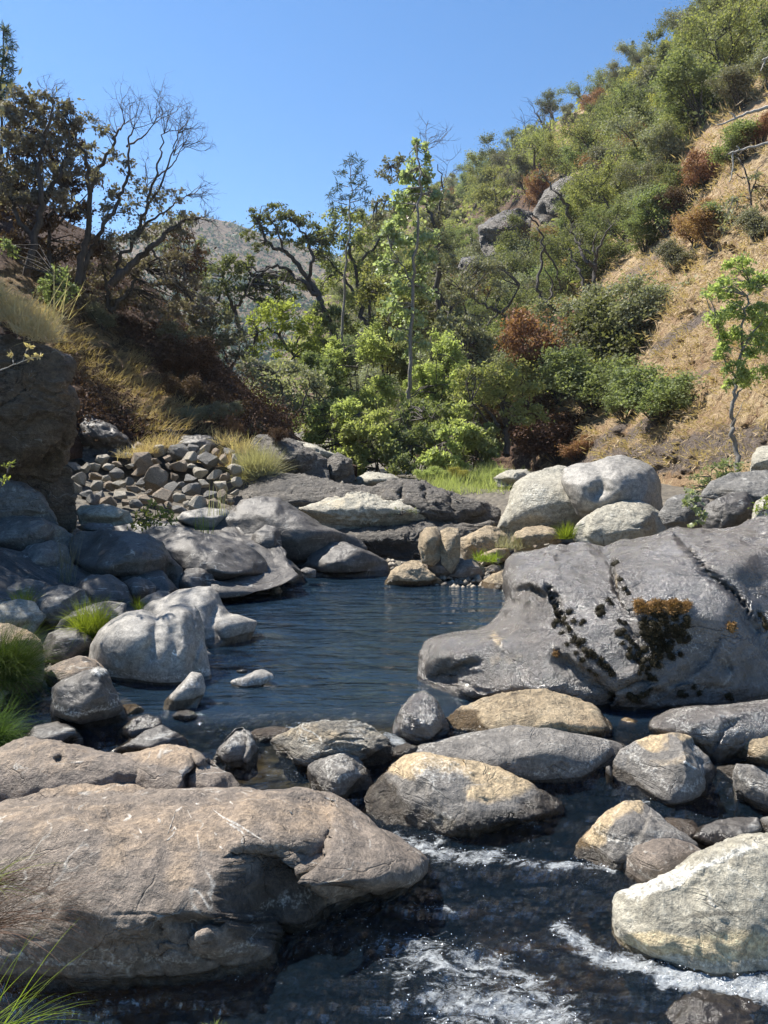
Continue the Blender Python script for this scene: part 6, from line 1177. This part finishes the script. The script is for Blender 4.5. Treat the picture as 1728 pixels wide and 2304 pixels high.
def tuft(label, px, py, Y, n, L, width, lm, spread=0.5, lean=(0, 0, 0), droop=0.9, rad=0.1, seed=1, name='grass_tuft', cat='grass', up=1.0, group=None):
    rng = np.random.RandomState(seed); mb = MB(); blades(mb, (0, 0, 0), n, L, width, rng, spread, lean, droop, rad, up=up)
    return tag(link(name, mb.me(name, LM[lm], False), tuple(float(x) for x in P(px, py, Y))), label, cat, group)
tuft('big dark green drooping sedge clump at the left edge above the dappled boulder', 5, 1530, 6.75, 2600, 0.62, 0.0022, 'darkgrass', 0.55, (0.15, -0.1, 0), 2.4, 0.17, 1)
tuft('lower dark green sedge clump spilling over the brown boulders at the left edge', -30, 1690, 5.9, 1200, 0.5, 0.002, 'darkgrass', 0.5, (0.2, -0.1, 0), 2.4, 0.12, 2)
tuft('yellow green grass clump glowing in sun beside the fin shaped boulder', 205, 1432, 8.0, 900, 0.46, 0.0028, 'grass', 0.5, (0.05, 0, 0), 1.7, 0.14, 3)
tuft('small bright grass tuft on the pale slab at the left edge', 52, 1372, 8.9, 260, 0.32, 0.0028, 'grass', 0.45, (0, 0, 0), 1.3, 0.08, 4)
tuft('thin grass wisp behind the fin shaped boulder', 312, 1372, 9.2, 60, 0.2, 0.002, 'grass', 0.4, (0, 0, 0), 1.0, 0.05, 5)
tuft('rounded clump of pale dry broom like stalks beyond the rubble', 578, 1078, 17.3, 1500, 0.85, 0.006, 'sage', 0.55, (0.05, 0, 0), 0.5, 0.32, 6, 'dry_bush', 'bush')
tuft('smaller clump of straw stalks against the right of the broom clump', 520, 1050, 18.0, 260, 0.5, 0.006, 'straw', 0.5, (0, 0, 0), 0.6, 0.3, 7, 'dry_bush', 'bush')
tuft('dark wiry grass blades sweeping over the huge boulder from the left edge', -60, 2085, 3.35, 150, 0.62, 0.0012, 'brown', 0.28, (1.0, 0.0, 0.1), 1.5, 0.14, 8, up=0.25)
tuft('second dark wiry grass spray at the left edge above the first', -70, 2010, 3.4, 70, 0.5, 0.0012, 'brown', 0.25, (1.0, 0.0, 0.2), 1.2, 0.1, 9, up=0.2)
tuft('pale seeding grass stems at the left edge over the boulder', -40, 1990, 3.3, 26, 0.34, 0.0010, 'grass', 0.35, (0.8, 0, 0.1), 1.2, 0.08, 10, up=0.2)
tuft('bright green grass blades crossing the bottom left corner', -40, 2330, 2.75, 40, 0.42, 0.0016, 'grass', 0.3, (0.7, 0.1, 0.0), 0.7, 0.12, 11, up=0.5)
tuft('bright green weed tip rising at the bottom edge of the view', 485, 2322, 2.75, 34, 0.07, 0.0022, 'bright', 0.6, (0, 0, 0), 0.5, 0.02, 12)
tuft('bright grass patch in the cleft beside the layered boulder', 1275, 1212, 12.4, 260, 0.3, 0.004, 'grass', 0.4, (0, 0, 0), 0.7, 0.12, 13)
tuft('yellowish grass among the cream stones of the right shore', 1095, 1262, 13.0, 260, 0.24, 0.004, 'grass', 0.6, (0, 0, 0), 0.8, 0.22, 14)
tuft('straw coloured grass at the foot of the big pale boulder', 1152, 1232, 13.1, 240, 0.34, 0.003, 'sage', 0.5, (0, 0, 0), 0.7, 0.3, 15)
tuft('tall dry stems standing on the bank boulders', 492, 1160, 13.6, 26, 0.62, 0.004, 'sage', 0.1, (0, 0, 0), 0.15, 0.2, 16)
tuft('thin green reeds among the bank boulders', 458, 1210, 12.9, 30, 0.5, 0.004, 'grass', 0.12, (0, 0, 0), 0.2, 0.16, 17)
tuft('wispy dry stems in front of the blunt dark boulder', 150, 1310, 10.2, 40, 0.95, 0.003, 'dim', 0.14, (0.02, 0, 0), 0.2, 0.12, 18)
for i, (px, py, Y, n, L) in enumerate([(330, 1020, 18, 200, 0.4), (372, 1008, 18.2, 200, 0.45), (290, 1030, 17.8, 120, 0.35), (545, 1020, 18.5, 240, 0.55), (500, 1000, 18.8, 160, 0.45)]):
    tuft(['straw tuft on the flat topped tan block', 'straw tuft behind the slab stack', 'small straw tuft left of the flat topped block', 'gold grass tuft behind the broom clump', 'gold grass tuft under the rust twig shrub'][i], px, py, Y, n, L, 0.006, 'straw', 0.5, (0, 0, 0), 0.9, 0.3, 30+i)
LM['slopestraw'] = leaf_mat('grass_slope_straw', (0.36, 0.26, 0.15), (0.58, 0.46, 0.3), trans=0.2); LM['drygrass'] = leaf_mat('grass_dull_straw', (0.3, 0.21, 0.11), (0.5, 0.37, 0.21), trans=0.2)
# golden grass cresting the left cliff, and the bright strip under the willows
rr = np.random.RandomState(31); mb = MB(); a0 = P(20, 720, 12.6)
for k in range(70):
    t_ = rr.uniform(0, 1); px = -40+150*t_; py = 690+75*t_+rr.uniform(-30, 12); blades(mb, P(px, py, rr.uniform(11.6, 13.4))-a0, 70, 0.42, 0.004, rr, 0.5, (0.3, -0.2, 0), 1.4, 0.18, 4)
tag(link('dry_grass', mb.me('dry_grass', LM['straw'], False), tuple(float(x) for x in a0)), 'sunlit golden grass cresting the brown cliff at the left edge', 'grass', kind='stuff')
for i, (px, py, L, w_, lab) in enumerate([(125, 720, 0.8, 0.008, 'tall pale seed stalks above the golden ledge'), (95, 745, 0.5, 0.006, 'short leaning straw stalks on the lip of the cliff')]): tuft(lab, px, py, 12.2, 16, L, w_, 'straw', 0.3, (0.5, 0, 0), 0.1, 0.25, 40+i)
mb = MB(); a0 = P(1080, 1090, 20.0)
for k in range(75):
    px = rr.uniform(960, 1160); py = rr.uniform(1066, 1120); blades(mb, P(px, py, float(np.interp(py, [1066, 1120], [22, 18.2])))-a0, 40, 0.42, 0.008, rr, 0.45, (0, 0, 0), 0.7, 0.35, 3)
tag(link('meadow_grass', mb.me('meadow_grass', LM['willow'], False), tuple(float(x) for x in a0)), 'bright green grass strip between the willows and the big pale boulder', 'grass', kind='stuff')
mb = MB()
for k in range(55):
    px = rr.uniform(60, 460); py = 640+0.78*px+rr.normal()*38+(20 if px < 200 else 0); Yp = float(LH.Y(px, py))
    blades(mb, LH.at(np.array(px), np.array(py))-a0, 60, 0.5, 0.007, rr, 0.4, (0.8, -0.3, -0.2), 1.6, 0.55, 3)
tag(link('bank_grass', mb.me('bank_grass', LM['drygrass'], False), tuple(float(x) for x in a0)), 'dry grass streaming down the shaded left bank', 'grass', kind='stuff')
# dry grass tussocks on the gold slope
N_ = 7800; px = rr.uniform(1230, 1760, N_); rid = np.interp(px, RH.c[:, 0], RH.c[:, 3]); toe = np.interp(px, RH.c[:, 0], RH.c[:, 1]); py = rid+(toe-rid)*rr.uniform(0.05, 0.97, N_)
Yp = RH.Y(px, py); W = P(px, py, Yp); keep = fbm(np.stack([px/50+py/70, (py-px*0.5)/22, 0*px], 1), 3, 61) > 0.06; W = W[keep]; Yk = Yp[keep]
n = len(W)*12; ix = np.repeat(np.arange(len(W)), 12); c = W[ix]+rr.normal(size=(n, 3))*(0.006*Yk[ix])[:, None]*np.array([1.2, 1.2, 0.5]); mb = MB()
dd = np.tile([-0.75, -0.35, -0.15], (n, 1))+rr.normal(size=(n, 3))*0.45; dd[:, 2] += 0.35; mb.leaves(c, 0.0085*Yk[ix], rr, 0.12, 0.6, dd)
tag(link('slope_grass', mb.me('slope_grass', LM['slopestraw'], False)), 'golden dry grass tussocks combed down the right slope', 'grass', kind='stuff')
# understory that knits the wooded slope and the valley floor together
N_ = 5200; px = rr.uniform(400, 1740, N_); rid = np.interp(px, RH.c[:, 0], RH.c[:, 3]); toe = np.interp(px, RH.c[:, 0], RH.c[:, 1]); py = rid+(toe-rid)*rr.uniform(0.0, 1, N_)
edge = np.interp(px, [760, 1150, 1250, 1300, 1450, 1560, 1740], [1040, 1015, 900, 690, 470, 300, 180]); keep = (py < edge) & ~inside(px, py, [(1065,600),(1065,480),(1180,450),(1230,405),(1330,380),(1335,450),(1270,530),(1190,590)])
Yp = RH.Y(px, py)[keep]; W = P(px[keep], py[keep], Yp); ix = np.repeat(np.arange(len(W)), 17); n = len(ix); S_ = np.clip(0.55+0.006*Yp, 0, 1.6)
mb = MB(); mb.leaves(W[ix]+rr.normal(size=(n, 3))*S_[ix][:, None]*np.array([0.8, 0.8, 0.55])+[0, 0, 0.45], 0.0042*Yp[ix]+0.05, rr, 0.6, 0.6)
tag(link('undergrowth', mb.me('undergrowth', LM['olive'], False)), 'dusty low undergrowth between the trees of the right hillside', 'undergrowth', kind='stuff')

mb = MB(); N_ = 1500; px = rr.uniform(150, 640, N_); a_, ya_, b_, yb_ = LH.par(px); t_ = rr.uniform(0, 1, N_); py = a_+(b_-a_)*t_
band, _, _ = seg_dist(px, py, [(60,650),(160,740),(290,850),(440,945)]); keep = (band > 62) & (py < 985); W = P(px[keep], py[keep], LH.Y(px[keep], py[keep])); ix = np.repeat(np.arange(len(W)), 34); n = len(ix)
mb.leaves(W[ix]+rr.normal(size=(n, 3))*np.array([0.3, 0.3, 0.22])+[0, 0, 0.15], 0.075, rr, 0.4, 0.5)
tag(link('bramble_cover', mb.me('bramble_cover', LM['brown'], False)), 'tangle of dead brown brambles matting the shaded left bank', 'bramble', kind='stuff')

# ---- small leafy plants
T_('leafy_weed', 'sunlit leafy green weed growing among the left bank boulders', 13.2, (345, 1200),
   [([(345,1200),(335,1170),(320,1150)],1,0.5),([(345,1200),(360,1160),(375,1140)],1,0.5),([(345,1200),(348,1165),(350,1135)],1,0.5)],
   [(345,1140,18,12),(320,1155,18,12),(375,1150,18,12),(350,1165,26,14),(310,1180,22,12),(385,1170,14,12),(340,1185,30,10)], leaf=0.075, lm='bright', cat='plant', dens=0.9, seed=71, asp=0.4)
T_('leafy_weed', 'upright pale leaved weed in front of the dark angular block', 9.8, (1572, 1190),
   [([(1572,1192),(1570,1150),(1560,1105)],1.2,0.5),([(1572,1180),(1590,1150)],0.8,0.4)], [(1560,1108,14,8),(1575,1125,16,8),(1565,1145,14,8),(1580,1160,12,8),(1570,1178,16,9),(1548,1130,9,6)], leaf=0.06, lm='cotton', cat='plant', dens=0.8, seed=72, asp=0.8)
T_('leafy_shrub', 'low green shrub at the foot of the slim crooked tree', 13.2, (1600, 1100), [([(1600,1100),(1600,1060)],1,0.5),([(1600,1100),(1640,1050)],1,0.5)],
   [(1570,1080,30,22),(1610,1060,34,22),(1650,1045,30,20),(1560,1105,20,16),(1640,1070,26,16),(1590,1095,26,14)], leaf=0.05, lm='green', cat='shrub', dens=0.7, seed=73, asp=0.4)
T_('leafy_shrub', 'wispy green weeds hanging at the right edge above the great dark rock', 8.9, (1720, 1190), [([(1720,1195),(1718,1150)],1,0.5)], [(1715,1150,18,20),(1735,1130,20,24),(1710,1180,20,12),(1740,1175,20,20)], leaf=0.035, lm='grass', cat='plant', dens=0.5, seed=74, asp=0.3)
T_('leafy_shrub', 'small grey green cushion plant on the craggy outcrop', 15.0, (905, 1150), [([(905,1160),(905,1145)],1,0.5)], [(895,1150,18,9),(925,1152,16,8),(875,1156,12,7)], leaf=0.05, lm='grey', cat='plant', dens=1.0, seed=75, asp=0.3)
T_('dry_twig', 'dead twig with curled dry leaves in front of the cliff at the left edge', 8.5, (-30, 850), [([(-30,845),(20,825),(50,812),(90,800)],1.6,0.6),([(50,812),(60,790),(68,775)],1,0.4),([(30,820),(28,800),(22,785)],1,0.4)], [(60,805,14,8),(25,800,8,8),(85,800,8,5),(66,782,5,6)], leaf=0.05, lm='straw', wm='bark_pale', cat='twig', dens=0.35, seed=76, asp=0.5, twig=False)
T_('leafy_weed', 'few fresh green leaves on a stem at the left edge under the cliff', 8.0, (10, 1110), [([(0,1100),(18,1060),(22,1040)],0.8,0.4)], [(18,1045,16,9),(10,1080,9,9)], leaf=0.04, lm='bright', cat='plant', dens=0.3, seed=77, asp=0.6)
T_('succulent', 'small red rosette plant high on the great dark rock', 7.9, (1232, 1262), [([(1232,1264),(1232,1255)],1,0.5)], [(1232,1257,14,6)], leaf=0.05, lm='red', cat='plant', dens=1.0, seed=78, asp=0.25)

# ---- moss on the great dark rock
def moss(name, pts, rpx, lm, seed, parent_key='q1', fuzz=100, ln=0.014):
    rng = np.random.RandomState(seed); mb = MB(); o, _ = ROCK[parent_key]; ol = np.array(o.location)
    th = np.linspace(0, math.pi*2, 9)[:-1]; ph = np.linspace(0.15, math.pi*0.62, 5)
    for (px, py) in pts:
        h, nn = hit(parent_key, px, py)
        if h is None: continue
        Y = h.y; r = rpx*rng.uniform(0.5, 1.5)/F*Y; nn = np.array(nn); h = np.array(h)
        if nn.dot(np.array([0, 0, CAMZ])-h) < 0: nn = -nn
        a = np.cross(nn, [0, 0, 1.0]); a /= np.linalg.norm(a); b = np.cross(nn, a)
        ring = [h+nn*r*math.cos(p)*0.5+r*rng.uniform(0.85, 1.15)*math.sin(p)*(math.cos(t)*a+math.sin(t)*b) for p in ph for t in th]
        mb.add(ring, [(i*8+j, i*8+(j+1) % 8, (i+1)*8+(j+1) % 8, (i+1)*8+j) for i in range(4) for j in range(8)]); mb.add([h+nn*r*0.5]+ring[:8], None, [(0, 1+j, 1+(j+1) % 8) for j in range(8)])
        u = rng.normal(size=(fuzz, 3)); u /= np.linalg.norm(u, axis=1)[:, None]; u = np.where((u@nn)[:, None] < -0.1, -u, u)
        mb.leaves(h+u*r*rng.uniform(0.6, 1.25, (fuzz, 1))-nn*r*0.25, ln, rng, 0.35, 0, u)
    mb.v = [v-ol for v in mb.v]; c = link(name, mb.me(name, LM[lm], False), (0, 0, 0), o); c['kind'] = 'stuff'; return c
LM['moss'] = leaf_mat('moss_black', (0.012, 0.011, 0.007), (0.04, 0.032, 0.016), trans=0.05); LM['moss_gold'] = leaf_mat('moss_gold', (0.15, 0.085, 0.03), (0.33, 0.21, 0.085), trans=0.2)
cv = lambda L: [(864+x/1.92, 1200+y/1.92) for x, y in L]; rr = np.random.RandomState(41)
A = cv([(712,240),(722,280),(732,320),(738,350),(745,380),(755,360),(780,370),(800,340),(792,390),(820,380),(850,390),(862,380),(770,430),(830,450),(858,465),(790,480),(840,490),(868,505),(880,530),(908,530),(930,560),(950,570),(975,590),(984,605),(828,520),(856,548),(890,590),(915,608),(800,410),(762,385),(815,470),(845,470),(895,515),(940,545),(965,575),(735,400)])
B = cv([(922,330),(936,320),(940,342),(930,350),(970,290),(982,305),(1018,380),(1040,390),(1035,420),(1012,430),(1050,450),(1070,470),(1030,475),(1060,500),(1090,490),(1100,520),(1120,550),(1085,540),(1112,580),(1130,600),(1100,605),(1150,620),(1170,630),(1140,545),(1125,500),(1060,530),(1100,560),(1140,580)])
D = []
pd = cv([(1110,350),(1320,345),(1330,510),(1270,530),(1200,560),(1160,600),(1150,480),(1115,450)])
while len(D) < 85:
    q = (rr.uniform(1440, 1560), rr.uniform(1375, 1520))
    if inside(np.array([q[0]]), np.array([q[1]]), pd)[0]: D.append(q)
E = cv([(1060,700),(1080,715),(1100,722),(1112,700),(1132,690),(1150,675),(982,690),(990,712),(1280,690),(1300,700),(1340,662),(1360,688),(1485,700),(1500,715),(1620,350),(1640,370),(1650,400),(1000,130),(1020,200),(1040,240),(1055,262)])
moss('moss', A+B+D+E, 6.8, 'moss', 5)
G_ = [(1434+rr.uniform(0, 118), 1356+rr.uniform(0, 22)) for k in range(46)]+cv([(1490,400),(1500,410),(1508,395),(740,518)])
moss('moss_cushion', G_, 7.5, 'moss_gold', 6, fuzz=90, ln=0.02)
# ---- white mineral streaks and lichen spots on the huge boulder, thin crusts following its surface
def crust(key, polys, mat, name):
    o, _ = ROCK[key]; ol = np.array(o.location); mb = MB(); rng = np.random.RandomState(3)
    for pts, wd in polys:
        pts = np.array(pts, float); n = max(6, int(np.hypot(*(pts[-1]-pts[0]))/3)); t_ = np.linspace(0, len(pts)-1, n); q = np.stack([np.interp(t_, range(len(pts)), pts[:, k]) for k in (0, 1)], 1)
        d = np.gradient(q, axis=0); d /= np.linalg.norm(d, axis=1)[:, None]+1e-9; nr = np.stack([-d[:, 1], d[:, 0]], 1); V = []
        for k in range(n):
            wv = wd*(0.15+math.sin(math.pi*(k+0.5)/n))*rng.uniform(0.4, 1.2)
            for s in (-1, 0, 1):
                h, nn = hit(key, *(q[k]+nr[k]*s*wv)); 
                if h is None: break
                nn = np.array(nn); h = np.array(h); nn = nn if nn.dot(np.array([0, 0, CAMZ])-h) > 0 else -nn; V.append(h+nn*(0.0035 if s == 0 else 0.0005)-ol)
            else: continue
            break
        m = len(V)//3; V = V[:m*3]
        if m > 1: mb.add(V, [(i*3+j, i*3+j+1, i*3+j+4, i*3+j+3) for i in range(m-1) for j in (0, 1)])
    c = link(name, mb.me(name, mat), (0, 0, 0), o); c['kind'] = 'stuff'
t = NT('lichen_white'); n = t.noise(t.n('ShaderNodeTexCoord').outputs['Object'], 60, 4); b = t.n('ShaderNodeBsdfPrincipled', i_Base_Color=t.ramp(n, (0.35, (0.2, 0.17, 0.14)), (0.65, (0.45, 0.42, 0.37))), i_Roughness=0.8); t.set(t.out.inputs[0], b)
cv = lambda L: [(x/1.659, 1600+y/1.659) for x, y in L]
crust('r1', [(cv([(460,410),(490,395),(478,385)]), 3.5), (cv([(520,440),(530,458)]), 3.5), (cv([(590,400),(600,418)]), 4), (cv([(312,448),(330,442)]), 2.5), (cv([(655,375),(680,358)]), 3), (cv([(640,450),(655,432),(650,460),(620,485)]), 3),
  (cv([(795,368),(830,395),(880,420),(930,450),(975,478)]), 3), (cv([(845,415),(890,440),(915,465)]), 3), (cv([(800,455),(810,462)]), 3), (cv([(820,505),(832,515)]), 2.5), (cv([(730,345),(745,348)]), 2.5), (cv([(858,338),(870,348)]), 3),
  (cv([(655,375),(640,420),(625,460)]), 1.0), (cv([(910,440),(960,470),(1005,500)]), 1.2), (cv([(700,370),(715,400)]), 1.0), (cv([(1210,322),(1250,335)]), 2.0), (cv([(1080,372),(1092,385)]), 1.5)], t.m, 'lichen_crust')
# ---------------------------------------------------------------- air
t = NT('air'); v = t.n('ShaderNodeVolumePrincipled'); v.inputs['Color'].default_value = (0.72, 0.82, 1.0, 1); v.inputs['Density'].default_value = 0.0002
v.inputs['Anisotropy'].default_value = 0.3; t.t.links.new(v.outputs[0], t.out.inputs['Volume'])
hx0, hx1, hy0, hy1, hz0, hz1 = -1300.0, 1300.0, -12.0, 1300.0, -330.0, 265.0
hv = [(x_, y_, z_) for x_ in (hx0, hx1) for y_ in (hy0, hy1) for z_ in (hz0, hz1)]
hz = link('haze', mesh_np('haze', hv, [np.array([[0,1,3,2],[4,6,7,5],[0,4,5,1],[2,3,7,6],[0,2,6,4],[1,5,7,3]])], [t.m], False)); tag(hz, kind='stuff')
